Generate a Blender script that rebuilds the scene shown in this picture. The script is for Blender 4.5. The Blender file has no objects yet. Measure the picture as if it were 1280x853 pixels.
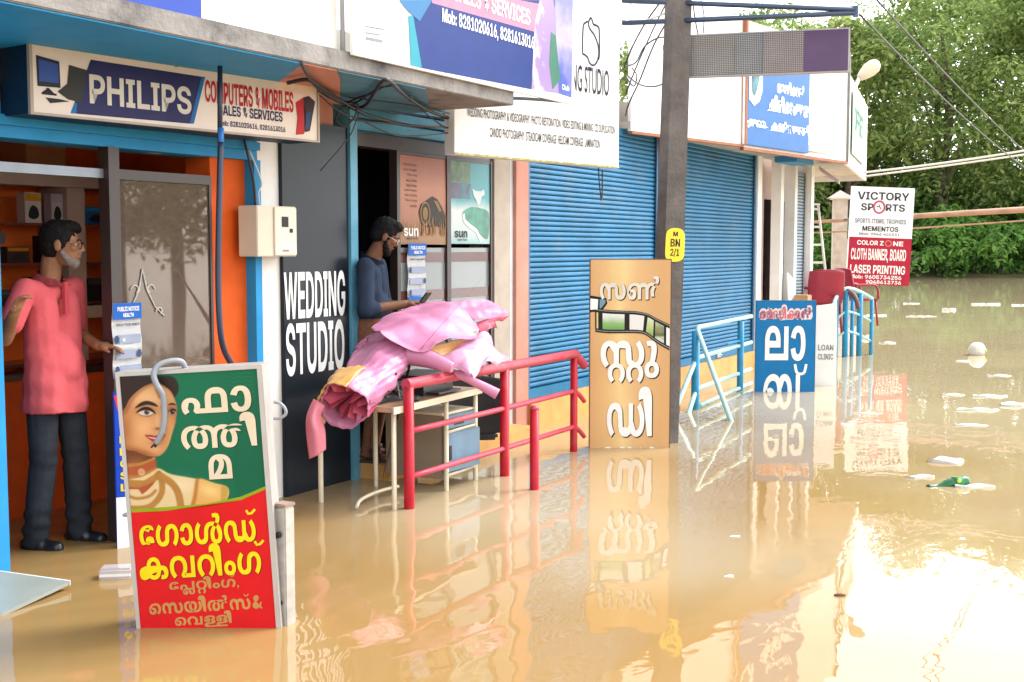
import bpy, bmesh, math, random
from mathutils import Vector, Matrix, Euler

R = math.radians
random.seed(7)
SC = bpy.context.scene
COL = SC.collection

# ------------------------------------------------------------------ camera
cam_d = bpy.data.cameras.new("camera")
cam_d.sensor_width = 36.0
cam_d.lens = 1500.0 / 1280.0 * 36.0
cam_d.clip_start = 0.05
cam_d.clip_end = 2000.0
cam = bpy.data.objects.new("camera", cam_d)
COL.objects.link(cam)
cam.location = (0.0, -5.2, 1.64)
cam.rotation_euler = (R(90 - 4.441), 0.0, R(29.8 - 90))
SC.camera = cam

# ------------------------------------------------------------------ light
SUN_EL, SUN_AZ = 47.0, 126.0          # azimuth measured from +Y clockwise
world = bpy.data.worlds.new("World")
SC.world = world
world.use_nodes = True
wn = world.node_tree.nodes
wl = world.node_tree.links
wn.clear()
wo = wn.new("ShaderNodeOutputWorld")
wb = wn.new("ShaderNodeBackground")
sky = wn.new("ShaderNodeTexSky")
sky.sky_type = 'NISHITA'
sky.sun_disc = False
sky.sun_elevation = R(SUN_EL)
sky.sun_rotation = R(SUN_AZ)
sky.dust_density = 1.2
sky.air_density = 1.0
hsv = wn.new("ShaderNodeHueSaturation")
hsv.inputs["Saturation"].default_value = 0.06
wl.new(sky.outputs[0], hsv.inputs["Color"])
wl.new(hsv.outputs[0], wb.inputs[0])
wb.inputs[1].default_value = 0.15
wl.new(wb.outputs[0], wo.inputs[0])

sd = bpy.data.lights.new("sun", 'SUN')
sd.energy = 0.8
sd.angle = R(25)
sd.color = (1.0, 0.99, 0.97)
sun = bpy.data.objects.new("sun", sd)
COL.objects.link(sun)
az = R(SUN_AZ)
sdir = Vector((math.sin(az) * math.cos(R(SUN_EL)), math.cos(az) * math.cos(R(SUN_EL)), math.sin(R(SUN_EL))))
sun.rotation_euler = sdir.to_track_quat('Z', 'Y').to_euler()

SC.view_settings.view_transform = 'Standard'
SC.view_settings.look = 'None'
SC.view_settings.gamma = 1.0
SC.view_settings.use_curve_mapping = False
SC.view_settings.exposure = 2.05

# ------------------------------------------------------------------ materials
MATS = {}


def mat(name, col, rough=0.6, metal=0.0, var=0.12, scale=6.0, bump=0.0, bscale=40.0, spec=0.5,
        stain=None, stain_amt=0.0, stain_scale=2.0, trans=0.0, ior=1.45, alpha=1.0):
    """Procedural surface: base colour with soft noise variation, optional stains, optional bump."""
    if name in MATS:
        return MATS[name]
    m = bpy.data.materials.new(name)
    m.use_nodes = True
    nt = m.node_tree
    b = nt.nodes["Principled BSDF"]
    c4 = (*col, 1.0)
    b.inputs["Roughness"].default_value = rough
    b.inputs["Metallic"].default_value = metal
    b.inputs["Specular IOR Level"].default_value = spec
    b.inputs["Base Color"].default_value = c4
    if trans:
        b.inputs["Transmission Weight"].default_value = trans
        b.inputs["IOR"].default_value = ior
    if alpha < 1:
        b.inputs["Alpha"].default_value = alpha
    tc = nt.nodes.new("ShaderNodeTexCoord")
    if var > 0:
        n = nt.nodes.new("ShaderNodeTexNoise")
        n.inputs["Scale"].default_value = scale
        n.inputs["Detail"].default_value = 5.0
        nt.links.new(tc.outputs["Object"], n.inputs["Vector"])
        mr = nt.nodes.new("ShaderNodeMapRange")
        mr.inputs["From Min"].default_value = 0.25
        mr.inputs["From Max"].default_value = 0.75
        mr.inputs["To Min"].default_value = 1.0 - var
        mr.inputs["To Max"].default_value = 1.0 + var
        nt.links.new(n.outputs["Fac"], mr.inputs["Value"])
        mx = nt.nodes.new("ShaderNodeMix")
        mx.data_type = 'RGBA'
        mx.blend_type = 'MULTIPLY'
        mx.inputs["Factor"].default_value = 1.0
        mx.inputs["A"].default_value = c4
        nt.links.new(mr.outputs[0], mx.inputs["B"])
        last = mx.outputs["Result"]
        if stain is not None:
            n2 = nt.nodes.new("ShaderNodeTexNoise")
            n2.inputs["Scale"].default_value = stain_scale
            n2.inputs["Detail"].default_value = 8.0
            n2.inputs["Roughness"].default_value = 0.65
            nt.links.new(tc.outputs["Object"], n2.inputs["Vector"])
            m2 = nt.nodes.new("ShaderNodeMapRange")
            m2.inputs["From Min"].default_value = 0.5
            m2.inputs["From Max"].default_value = 0.72
            m2.inputs["To Max"].default_value = stain_amt
            nt.links.new(n2.outputs["Fac"], m2.inputs["Value"])
            x2 = nt.nodes.new("ShaderNodeMix")
            x2.data_type = 'RGBA'
            nt.links.new(m2.outputs[0], x2.inputs["Factor"])
            nt.links.new(last, x2.inputs["A"])
            x2.inputs["B"].default_value = (*stain, 1)
            last = x2.outputs["Result"]
        nt.links.new(last, b.inputs["Base Color"])
    if bump > 0:
        nb = nt.nodes.new("ShaderNodeTexNoise")
        nb.inputs["Scale"].default_value = bscale
        nb.inputs["Detail"].default_value = 6.0
        nt.links.new(tc.outputs["Object"], nb.inputs["Vector"])
        bp = nt.nodes.new("ShaderNodeBump")
        bp.inputs["Strength"].default_value = bump
        bp.inputs["Distance"].default_value = 0.02
        nt.links.new(nb.outputs["Fac"], bp.inputs["Height"])
        nt.links.new(bp.outputs[0], b.inputs["Normal"])
    MATS[name] = m
    return m


def ink(name, col, rough=0.45):
    return mat("ink_" + name, col, rough=rough, var=0.10, scale=7, spec=0.22)


def gradmat(name, stops, axis=2, lo=0.0, hi=1.0, rough=0.4, noise=0.0, nscale=4.0):
    """printed colour gradient along an object axis (artwork on posters)"""
    m = bpy.data.materials.new(name)
    m.use_nodes = True
    nt = m.node_tree
    b = nt.nodes["Principled BSDF"]
    b.inputs["Roughness"].default_value = rough
    tc = nt.nodes.new("ShaderNodeTexCoord")
    sp = nt.nodes.new("ShaderNodeSeparateXYZ")
    nt.links.new(tc.outputs["Object"], sp.inputs[0])
    mr = nt.nodes.new("ShaderNodeMapRange")
    mr.inputs["From Min"].default_value = lo
    mr.inputs["From Max"].default_value = hi
    nt.links.new(sp.outputs[axis], mr.inputs["Value"])
    n = nt.nodes.new("ShaderNodeTexNoise")
    n.inputs["Scale"].default_value = nscale
    n.inputs["Detail"].default_value = 4
    nt.links.new(tc.outputs["Object"], n.inputs["Vector"])
    ma = nt.nodes.new("ShaderNodeMath")
    ma.operation = 'MULTIPLY_ADD'
    ma.inputs[1].default_value = noise
    nt.links.new(n.outputs["Fac"], ma.inputs[0])
    nt.links.new(mr.outputs[0], ma.inputs[2])
    cr = nt.nodes.new("ShaderNodeValToRGB")
    el = cr.color_ramp.elements
    el[0].position, el[0].color = stops[0][0], (*stops[0][1], 1)
    el[1].position, el[1].color = stops[-1][0], (*stops[-1][1], 1)
    for p, c in stops[1:-1]:
        e = el.new(p)
        e.color = (*c, 1)
    nt.links.new(ma.outputs[0], cr.inputs[0])
    nt.links.new(cr.outputs[0], b.inputs["Base Color"])
    return m


# ------------------------------------------------------------------ builders
class MB:
    def __init__(self):
        self.bm = bmesh.new()

    def box(self, x0, x1, y0, y1, z0, z1, bev=0.0):
        t = bmesh.new()
        r = bmesh.ops.create_cube(t, size=1.0)
        for v in t.verts:
            v.co = Vector(((x0 + x1) / 2 + v.co.x * (x1 - x0), (y0 + y1) / 2 + v.co.y * (y1 - y0), (z0 + z1) / 2 + v.co.z * (z1 - z0)))
        if bev > 0:
            bmesh.ops.bevel(t, geom=list(t.edges), offset=bev, segments=2, affect='EDGES')
        self._merge(t)
        return self

    def _merge(self, t, M=None):
        vm = {}
        for v in t.verts:
            vm[v] = self.bm.verts.new(M @ v.co if M else v.co)
        for f in t.faces:
            try:
                nf = self.bm.faces.new([vm[v] for v in f.verts])
                nf.smooth = f.smooth
            except ValueError:
                pass
        t.free()

    def tube(self, pts, r, n=8, cap=True, closed=False):
        pts = [Vector(p) for p in pts]
        rr = r if isinstance(r, (list, tuple)) else [r] * len(pts)
        rings = []
        up = None
        N = len(pts)
        for i, p in enumerate(pts):
            if closed:
                d = pts[(i + 1) % N] - pts[i - 1]
            else:
                d = pts[min(i + 1, N - 1)] - pts[max(i - 1, 0)]
            d.normalize()
            if up is None:
                up = Vector((0, 0, 1)) if abs(d.z) < 0.9 else Vector((1, 0, 0))
            a = d.cross(up)
            if a.length < 1e-5:
                a = d.cross(Vector((0.3, 1, 0.2)))
            a.normalize()
            up = a.cross(d).normalized()
            rings.append([self.bm.verts.new(p + (a * math.cos(2 * math.pi * k / n) + up * math.sin(2 * math.pi * k / n)) * rr[i]) for k in range(n)])
        for i in range(N if closed else N - 1):
            A, B = rings[i], rings[(i + 1) % N]
            for k in range(n):
                f = self.bm.faces.new((A[k], A[(k + 1) % n], B[(k + 1) % n], B[k]))
                f.smooth = True
        if cap and not closed:
            self.bm.faces.new(rings[0][::-1])
            self.bm.faces.new(rings[-1])
        return self

    def lathe(self, prof, n=16, c=(0, 0, 0), axis='Z'):
        """prof: list of (radius, height)"""
        c = Vector(c)
        rings = []
        for r, h in prof:
            ring = []
            for k in range(n):
                a = 2 * math.pi * k / n
                p = (math.cos(a) * max(r, 1e-4), math.sin(a) * max(r, 1e-4), h)
                if axis == 'Y':
                    p = (p[0], p[2], p[1])
                elif axis == 'X':
                    p = (p[2], p[0], p[1])
                ring.append(self.bm.verts.new(c + Vector(p)))
            rings.append(ring)
        for A, B in zip(rings, rings[1:]):
            for k in range(n):
                f = self.bm.faces.new((A[k], A[(k + 1) % n], B[(k + 1) % n], B[k]))
                f.smooth = True
        self.bm.faces.new(rings[0][::-1])
        self.bm.faces.new(rings[-1])
        return self

    def ell(self, c, r, seg=14, rot=None):
        t = bmesh.new()
        bmesh.ops.create_uvsphere(t, u_segments=seg, v_segments=max(6, seg // 2 + 1), radius=1.0)
        for f in t.faces:
            f.smooth = True
        M = Matrix.Translation(Vector(c)) @ (Euler(rot).to_matrix().to_4x4() if rot else Matrix()) @ Matrix.Diagonal((*r, 1))
        self._merge(t, M)
        return self

    def poly(self, pts, y=0.0):
        """flat printed shape in the sign's X-Z plane at depth y"""
        vs = [self.bm.verts.new((p[0], y, p[1])) for p in pts]
        f = self.bm.faces.new(vs)
        bmesh.ops.triangulate(self.bm, faces=[f])
        return self

    def stroke(self, pts, w, y=0.0, closed=False):
        """flat printed line of width w"""
        pts = [Vector((p[0], p[1])) for p in pts]
        n = len(pts)
        L, Rr = [], []
        for i, p in enumerate(pts):
            if closed:
                d = pts[(i + 1) % n] - pts[i - 1]
            else:
                d = pts[min(i + 1, n - 1)] - pts[max(i - 1, 0)]
            if d.length < 1e-9:
                d = Vector((1, 0))
            d.normalize()
            q = Vector((-d.y, d.x)) * (w if not isinstance(w, (list, tuple)) else w[i]) / 2
            L.append(self.bm.verts.new((p.x + q.x, y, p.y + q.y)))
            Rr.append(self.bm.verts.new((p.x - q.x, y, p.y - q.y)))
        for i in range(n if closed else n - 1):
            j = (i + 1) % n
            self.bm.faces.new((L[i], L[j], Rr[j], Rr[i]))
        return self

    def prism(self, pts, axis, a, b):
        """extrude a 2-D outline along an axis from a to b.  axis X: pts=(y,z); Y: (x,z); Z: (x,y)"""
        def P(p, t):
            if axis == 'X':
                return (t, p[0], p[1])
            if axis == 'Y':
                return (p[0], t, p[1])
            return (p[0], p[1], t)
        A = [self.bm.verts.new(P(p, a)) for p in pts]
        B = [self.bm.verts.new(P(p, b)) for p in pts]
        n = len(pts)
        for i in range(n):
            self.bm.faces.new((A[i], A[(i + 1) % n], B[(i + 1) % n], B[i]))
        fs = [self.bm.faces.new(A[::-1]), self.bm.faces.new(B)]
        bmesh.ops.triangulate(self.bm, faces=fs)
        return self

    def hexa(self, p):
        """eight corners: bottom four then top four"""
        v = [self.bm.verts.new(q) for q in p]
        for f in ((3, 2, 1, 0), (4, 5, 6, 7), (0, 1, 5, 4), (1, 2, 6, 5), (2, 3, 7, 6), (3, 0, 4, 7)):
            self.bm.faces.new([v[i] for i in f])
        return self

    def disc(self, c, rx, rz, y=0.0, n=24):
        return self.poly([(c[0] + rx * math.cos(2 * math.pi * k / n), c[1] + rz * math.sin(2 * math.pi * k / n)) for k in range(n)], y)

    def build(self, name, m, parent=None, recalc=True):
        if recalc:
            bmesh.ops.recalc_face_normals(self.bm, faces=list(self.bm.faces))
        me = bpy.data.meshes.new(name)
        self.bm.to_mesh(me)
        self.bm.free()
        me.materials.append(m)
        o = bpy.data.objects.new(name, me)
        COL.objects.link(o)
        if parent:
            o.parent = parent
        return o


def tag(o, label=None, cat=None, group=None, kind=None):
    if label:
        o["label"] = label
    if cat:
        o["category"] = cat
    if group:
        o["group"] = group
    if kind:
        o["kind"] = kind
    return o


def thing(name, label, cat, loc=(0, 0, 0), rot=(0, 0, 0), group=None):
    o = bpy.data.objects.new(name, None)
    o.empty_display_size = 0.1
    COL.objects.link(o)
    o.location = loc
    o.rotation_euler = rot
    return tag(o, label, cat, group)


def copy_tree(o, parent=None):
    c = o.copy()
    COL.objects.link(c)
    if parent:
        c.parent = parent
    for ch in list(o.children):
        copy_tree(ch, c)
    return c


def catmull(pts, n=6, closed=False):
    P = [Vector(p) for p in pts]
    out = []
    N = len(P)
    rng = N if closed else N - 1
    for i in range(rng):
        p0 = P[i - 1] if (closed or i > 0) else P[0]
        p1, p2 = P[i], P[(i + 1) % N]
        p3 = P[(i + 2) % N] if (closed or i + 2 < N) else P[-1]
        for k in range(n):
            t = k / n
            out.append(0.5 * ((2 * p1) + (p2 - p0) * t + (2 * p0 - 5 * p1 + 4 * p2 - p3) * t * t + (3 * p1 - p0 - 3 * p2 + p3) * t ** 3))
    if not closed:
        out.append(P[-1])
    return out


def sm2(pts, n=5, closed=True):
    """smooth a 2-D outline"""
    return [(v.x, v.y) for v in catmull([(p[0], p[1], 0) for p in pts], n, closed)]


def wire(pts, r, name, m, label=None, cat="cable", group=None, parent=None, n=6, smooth=6):
    o = MB().tube(catmull(pts, smooth), r, n).build(name, m, parent)
    if label:
        tag(o, label, cat, group)
    return o


def sag(a, b, s, n=10):
    a, b = Vector(a), Vector(b)
    return [a.lerp(b, i / n) - Vector((0, 0, s * 4 * (i / n) * (1 - i / n))) for i in range(n + 1)]


def _fit(me, box, y, slant=0.0):
    x0, z0, x1, z1 = box
    xs = [v.co.x for v in me.vertices]
    ys = [v.co.y for v in me.vertices]
    ax, bx, ay, by = min(xs), max(xs), min(ys), max(ys)
    for v in me.vertices:
        u = (v.co.x - ax) / max(bx - ax, 1e-6)
        w = (v.co.y - ay) / max(by - ay, 1e-6)
        v.co = (x0 + (x1 - x0) * u + slant * w, y - v.co.z, z0 + (z1 - z0) * w)


def text(parent, body, box, m, y=-0.003, bold=0.0, space=1.0, slant=0.0, name="lettering", thin=False):
    """lettering fitted to a box (x0,z0,x1,z1) on the sign's face"""
    if not thin:
        return glyphs(parent, [' ' if q == ' ' else '_' + q for q in body], box, m, y, 0.0, name, slant)
    cu = bpy.data.curves.new("t", 'FONT')
    cu.body = body
    cu.size = 1.0
    cu.offset = bold
    cu.space_character = space
    cu.resolution_u = 3
    return _curve_to_letters(cu, parent, box, m, y, slant, name)


def _curve_to_letters(cu, parent, box, m, y, slant, name):
    ob = bpy.data.objects.new("t", cu)
    COL.objects.link(ob)
    dg = bpy.context.evaluated_depsgraph_get()
    me = bpy.data.meshes.new_from_object(ob.evaluated_get(dg))
    bpy.data.objects.remove(ob)
    bpy.data.curves.remove(cu)
    _fit(me, box, y, slant)
    me.materials.clear()
    me.materials.append(m)
    me.name = name
    o = bpy.data.objects.new(name, me)
    COL.objects.link(o)
    o.parent = parent
    return o


GLYPHS = {
    'tta': (1993, '397,576 454,573 506,565 554,551 600,533 629,517 705,466 763,400 801,321 813,228 806,155 785,94 750,47 703,14 642,-5 570,-12 498,-5 439,16 391,50 356,98 334,158 327,230 333,289 350,344 378,394 416,439 463,479 544,532 593,551 642,565 692,573 747,576 811,572 864,562 909,546 948,525 982,500 1013,471 1028,440 1071,246 1071,0 915,0 915,251 912,318 903,368 886,405 860,435 815,459 782,467 634,454 591,432 554,402 525,366 502,325 488,280 484,233 487,186 496,151 510,126 630,126 644,150 653,184 656,228 652,278 639,323 619,363 592,398 558,428 519,450 412,469 343,463 289,444 247,416 218,378 201,333 196,281 198,238 207,200 221,165 240,131 265,98 295,65 189,-12 147,27 110,67 79,112 56,162 41,218 37,282 41,334 55,387 79,437 115,482 164,520 227,550 304,569;1255,576 1307,573 1356,566 1403,553 1448,534 1477,517 1553,466 1611,400 1648,321 1660,228 1653,155 1632,94 1598,47 1550,14 1490,-5 1417,-12 1345,-5 1285,16 1237,50 1202,98 1181,158 1174,230 1180,289 1198,344 1226,394 1264,439 1311,479 1401,532 1446,550 1496,564 1551,573 1613,576 1702,569 1775,551 1834,522 1881,484 1915,439 1938,389 1952,336 1956,281 1951,217 1937,161 1914,111 1883,67 1846,26 1802,-12 1698,65 1750,127 1770,160 1785,196 1794,235 1797,279 1792,334 1775,380 1747,417 1710,445 1661,463 1602,469 1482,454 1437,431 1400,400 1370,363 1349,322 1336,278 1331,233 1334,186 1343,151 1357,126 1460,110 1478,126 1491,150 1500,184 1503,228 1499,278 1487,323 1466,363 1439,398 1405,428 1366,450 1208,466 1129,433 1102,403 1084,364 1074,313 1071,244 1071,20 927,20 927,272 975,471 1006,498 1041,523 1082,544 1130,561 1187,572'),
    'pla': (999, '270,364 345,357 405,335 451,303 482,263 501,218 507,171 481,71 474,110 782,110 782,564 938,564 938,0 618,4 589,0 377,0 323,61 353,130 356,161 351,197 335,228 309,248 271,255 244,252 222,243 187,126 197,96 227,44 106,-12 74,29 49,72 34,118 29,170 36,225 59,273 96,311 144,340 203,358;748,-337 706,-334 668,-325 636,-311 609,-291 588,-267 573,-236 563,-196 544,-55 528,-31 385,-11 358,-26 336,-49 319,-80 410,-224 410,-181 385,-155 364,-152 335,-156 308,-168 255,-210 233,-135 270,-107 307,-85 346,-70 387,-66 449,-75 492,-103 518,-146 526,-199 516,-256 487,-299 438,-328 369,-337 294,-324 238,-286 203,-227 191,-150 199,-80 225,-21 265,26 318,60 379,82 446,89 636,24 655,2 670,-24 681,-55 755,-242 782,-236 803,-219 817,-188 821,-142 817,-92 803,-49 783,-10 757,24 855,81 894,35 925,-16 946,-73 953,-137 947,-193 929,-241 900,-282 860,-312 809,-331'),
    'RRa': (751, '377,576 462,570 533,552 592,524 638,487 672,444 696,396 710,345 715,292 710,233 696,179 672,131 642,88 604,49 561,12 454,91 507,148 541,211 550,248 554,290 548,339 531,381 505,415 470,441 427,458 378,463 327,458 283,442 247,417 220,383 203,340 198,291 204,233 222,183 254,137 298,91 189,12 147,49 110,88 80,132 56,180 41,233 37,293 41,344 55,394 80,442 115,486 162,523 220,551 292,570;376,82 450,75 511,52 560,17 596,-26 618,-75 626,-127 619,-192 597,-247 564,-295 522,-337 435,-271 478,-213 490,-178 494,-133 490,-98 479,-68 461,-45 437,-27 408,-17 374,-13 326,-21 288,-45 264,-83 255,-134 259,-176 271,-210 290,-240 315,-271 228,-337 187,-295 153,-248 131,-192 124,-127 131,-75 153,-26 189,17 239,52 301,75'),
    'stta': (1348, '690,576 745,572 792,560 833,540 868,512 906,461 919,430 928,394 947,157 1037,100 1068,104 1096,117 1119,139 1137,172 1149,216 1153,271 1151,311 1144,349 1132,386 1114,423 1090,461 1060,499 1170,576 1212,531 1247,484 1275,436 1295,384 1307,327 1312,265 1293,152 1236,68 1147,16 1031,-2 970,2 917,13 873,32 836,60 816,85 789,145 781,180 771,379 764,407 591,415 582,390 577,356 576,312 576,0 420,0 420,309 291,460 260,445 233,422 213,388 199,345 195,290 197,252 204,215 234,142 258,104 289,65 177,-12 136,34 101,80 73,129 53,180 41,237 37,299 45,374 69,441 108,497 162,539 229,567 309,576 369,571 420,557 465,533 507,498 495,497 534,530 576,555 626,570;499,88 575,81 637,58 686,22 721,-22 742,-72 749,-126 742,-192 720,-247 687,-295 644,-337 558,-271 600,-213 613,-178 617,-133 613,-95 602,-64 584,-39 560,-21 531,-11 497,-7 449,-15 411,-40 386,-79 378,-133 382,-176 394,-210 413,-240 438,-271 351,-337 310,-295 276,-248 254,-192 247,-126 254,-72 275,-22 310,22 360,57 422,81;1037,82 1113,74 1175,52 1224,18 1259,-25 1280,-74 1287,-126 1280,-192 1258,-247 1225,-295 1183,-337 1096,-271 1139,-213 1151,-178 1155,-133 1147,-79 1122,-40 1084,-15 1035,-7 987,-15 949,-40 925,-79 916,-133 920,-176 932,-210 951,-240 976,-271 889,-337 848,-295 814,-248 792,-192 785,-126 792,-74 813,-25 849,18 898,52 960,74'),
    'lla': (1565, '252,445 224,432 182,396 167,276 181,249 202,231 231,226 257,230 275,243 285,262 130,314 57,332 108,376 143,397 182,414 223,426 263,430 317,425 359,410 391,387 414,358 427,323 431,286 426,245 411,208 386,176 348,151 298,134 234,129 179,135 131,152 92,181 61,220 42,268 36,324 41,372 58,418 86,461 127,499 181,531 249,555 331,570 428,576 528,571 609,556 670,533 714,500 739,458 748,408 742,369 724,335 695,307 654,285 603,268 542,256 492,314 492,338 587,415 576,433 554,447 521,457 474,464;758,158 755,123 745,92 709,43 500,0 308,0 306,-90 900,-90 1082,-202 289,-202 232,-200 184,-194 143,-183 109,-168 81,-146 60,-119 47,-86 42,-49 46,-12 58,22 79,51 107,74 288,110 484,110 492,229 492,328 607,310 676,283 723,248 749,207;1026,445 997,432 956,396 941,276 955,249 976,231 1004,226 1031,230 1049,243 1059,262 904,314 831,332 882,376 917,397 956,414 997,426 1037,430 1090,425 1133,410 1165,387 1188,358 1201,323 1205,286 1200,245 1185,208 1159,176 1122,151 1072,134 1007,129 953,135 905,152 865,181 835,220 816,268 810,324 815,372 832,418 860,461 901,499 955,531 1023,555 1105,570 1201,576 1302,571 1382,556 1444,533 1487,500 1513,458 1522,408 1516,369 1498,335 1468,307 1428,285 1377,268 1316,256 1266,314 1266,338 1361,415 1349,433 1327,447 1294,457 1248,464;1532,158 1529,123 1519,92 1503,66 1482,43 1274,0 1071,0 1069,-90 1514,-90 1514,-202 1061,-202 882,-166 852,-144 828,-116 811,-85 805,-49 809,-12 822,22 842,51 870,74 1051,110 1257,110 1266,229 1266,328 1381,310 1450,283 1497,248 1523,207'),
    'kka': (1689, '586,576 675,566 746,538 799,494 835,435 856,364 864,284 855,196 831,122 792,64 738,22 669,-3 587,-12 522,-7 464,9 415,34 376,69 346,113 325,164 312,221 307,284 325,405 380,498 468,556;586,465 530,454 491,418 468,361 460,282 464,229 474,183 491,147 516,120 547,104 585,98 623,104 654,119 679,146 696,182 707,228 711,283 707,338 697,383 679,419 655,445 624,460;235,-12 147,0 82,34 42,89 29,162 34,209 52,249 79,281 112,307 250,346 364,350 1103,350 1293,312 1325,286 1348,254 1362,215 1367,170 1353,94 1313,36 1248,0 1161,-12 1093,-6 1035,14 989,46 955,90 934,147 956,379 984,430 1020,473 1064,509 1115,538 1173,559 1236,571 1304,576 1392,569 1466,551 1527,522 1574,484 1609,439 1634,389 1648,336 1652,281 1647,218 1633,162 1609,112 1578,67 1541,27 1498,-12 1391,65 1464,160 1479,195 1488,235 1491,279 1485,331 1468,376 1439,413 1401,441 1354,458 1297,464 1245,459 1197,445 1156,423 1122,393 1095,355 1069,175 1078,143 1092,121 1154,94 1180,99 1200,112 1212,132 1085,239 315,107 344,120 376,142 440,45'),
    'pha': (1258, '270,364 345,357 405,335 451,303 482,263 501,218 507,171 481,71 470,110 758,110 758,0 377,0 323,61 353,130 356,161 351,197 335,228 309,248 271,255 244,252 222,243 187,126 197,96 227,44 106,-12 74,29 49,72 34,118 29,170 36,225 59,273 96,311 144,340 203,358;915,576 980,571 1038,558 1087,535 1127,505 1161,466 1184,420 1197,361 1201,287 1201,0 629,0 629,280 631,336 637,382 647,420 662,453 681,481 704,506 745,535 794,557 851,571;821,430 806,408 795,379 787,339 785,283 785,110 1045,110 1045,274 1043,334 1036,377 1025,407 1010,430'),
    'aa': (585, '546,284 543,226 533,172 516,121 490,77 454,40 408,12 349,-6 276,-12 213,-8 162,6 120,26 87,52 61,82 19,184 179,210 209,134 226,115 249,102 279,98 313,103 340,121 360,148 374,185 382,230 385,282 382,333 374,378 361,415 341,443 314,460 281,466 254,462 231,449 213,431 182,354 22,382 51,450 72,483 100,513 133,539 175,559 226,571 287,576 356,570 412,552 457,524 491,487 517,444 533,394 543,340'),
    'i': (279, '-21,851 22,849 60,843 94,831 123,816 155,791 179,761 196,725 209,680 216,624 218,554 218,0 61,0 -83,640 -236,622 -237,730 -215,774 -181,807 -136,832 -82,847'),
    'ma': (823, '400,576 487,571 561,556 623,533 674,501 703,473 727,441 745,405 758,362 765,312 768,253 768,0 55,0 55,254 57,311 65,360 78,403 96,441 119,473 148,501 196,533 253,556 320,571;298,460 275,449 226,383 211,267 211,68 170,70 226,120 277,172 320,225 353,279 375,335 382,391;536,368 531,321 517,276 495,231 466,187 430,144 389,100 365,105 612,110 612,251 609,310 600,357 585,395 563,426 533,451 495,471 533,404'),
    'ee': (662, '399,-12 325,-8 256,5 193,27 139,58 95,100 61,151 41,213 34,286 41,356 62,416 97,466 142,506 196,537 259,559 328,571 401,576 476,571 533,555 576,532 604,501 621,466 626,427 621,385 605,351 579,324 545,304 502,293 453,289 395,293 351,307 320,329 299,357 287,389 302,492 440,510 426,385 489,446 475,462 313,466 269,447 234,418 209,381 193,336 188,285 193,233 207,187 231,148 265,119 308,100 423,180 407,169 433,56 295,75 282,177 293,209 315,236 347,258 391,272 450,277 498,273 539,261 573,241 599,214 614,179 620,135 614,97 597,62 567,32 525,8 469,-7'),
    'ga': (987, '672,576 752,567 820,542 875,501 916,446 942,378 950,300 946,239 934,182 914,130 887,81 852,34 809,-12 697,65 728,104 752,142 770,179 782,216 792,293 788,347 776,391 757,424 733,446 704,459 672,464 585,406 574,338 558,140 546,107 530,78 509,52 474,25 430,5 377,-8 315,-12 235,-3 167,22 112,64 71,119 45,187 37,265 41,328 53,384 73,436 101,485 136,531 178,576 288,499 258,461 234,423 204,349 197,311 195,271 199,216 211,172 229,139 253,117 281,104 311,100 401,157 417,369 430,426 452,473 484,512 518,538 558,558 609,571'),
    'chl': (1171, '901,801 961,795 1005,780 1036,756 1055,727 1065,695 1069,664 1061,611 1038,563 1001,517 896,417 866,381 842,342 826,301 816,261 813,221 831,132 847,114 869,102 896,98 931,106 956,128 971,167 976,225 920,397 872,439 789,466 751,468 713,465 679,458 648,445 624,429 597,398 580,359 572,312 554,138 542,106 526,77 505,52 471,25 428,5 376,-8 313,-12 235,-3 167,22 112,64 71,119 45,187 37,265 41,328 53,384 73,436 101,485 136,531 178,576 288,499 258,461 234,423 216,386 204,349 197,311 195,271 199,216 211,172 229,139 253,117 280,104 309,100 398,157 415,348 433,414 461,465 499,506 548,538 605,560 673,572 755,576 801,574 843,568 945,535 1001,502 1048,459 1085,410 1113,355 1129,295 1135,233 1120,130 1075,52 1000,4 894,-12 822,-5 763,16 717,51 684,98 664,156 657,226 661,270 671,313 690,357 720,402 760,448 814,495 833,524 867,554 892,581 909,608 914,638 910,660 899,677 879,687 785,682 758,782'),
    'Da': (1348, '658,-12 604,-8 557,4 516,24 480,51 459,75 443,102 420,169 401,406 311,464 281,459 253,447 229,425 211,392 199,348 195,292 197,253 204,215 234,141 258,103 288,64 178,-13 136,33 101,80 73,128 53,180 41,236 37,298 45,377 71,445 112,500 167,541 236,567 316,576 377,571 430,559 473,539 509,511 530,486 546,457 558,424 577,184 584,156 757,148 766,174 771,208 772,251 772,564 928,564 928,255 1023,99 1057,104 1088,118 1115,142 1136,176 1149,219 1153,273 1151,312 1144,349 1131,386 1114,422 1090,460 1059,498 1171,576 1213,530 1248,484 1275,435 1295,383 1307,327 1312,265 1304,190 1279,123 1240,67 1186,24 1119,-3 1039,-12 979,-7 928,6 883,30 841,65 853,66 814,34 772,9 722,-7'),
    'vir': (0, '-121,597 -189,602 -243,618 -284,643 -313,676 -329,717 -335,763 -322,833 -186,810 -48,810 83,833 95,763 89,717 73,676 44,643 3,618 -51,602'),
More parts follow.
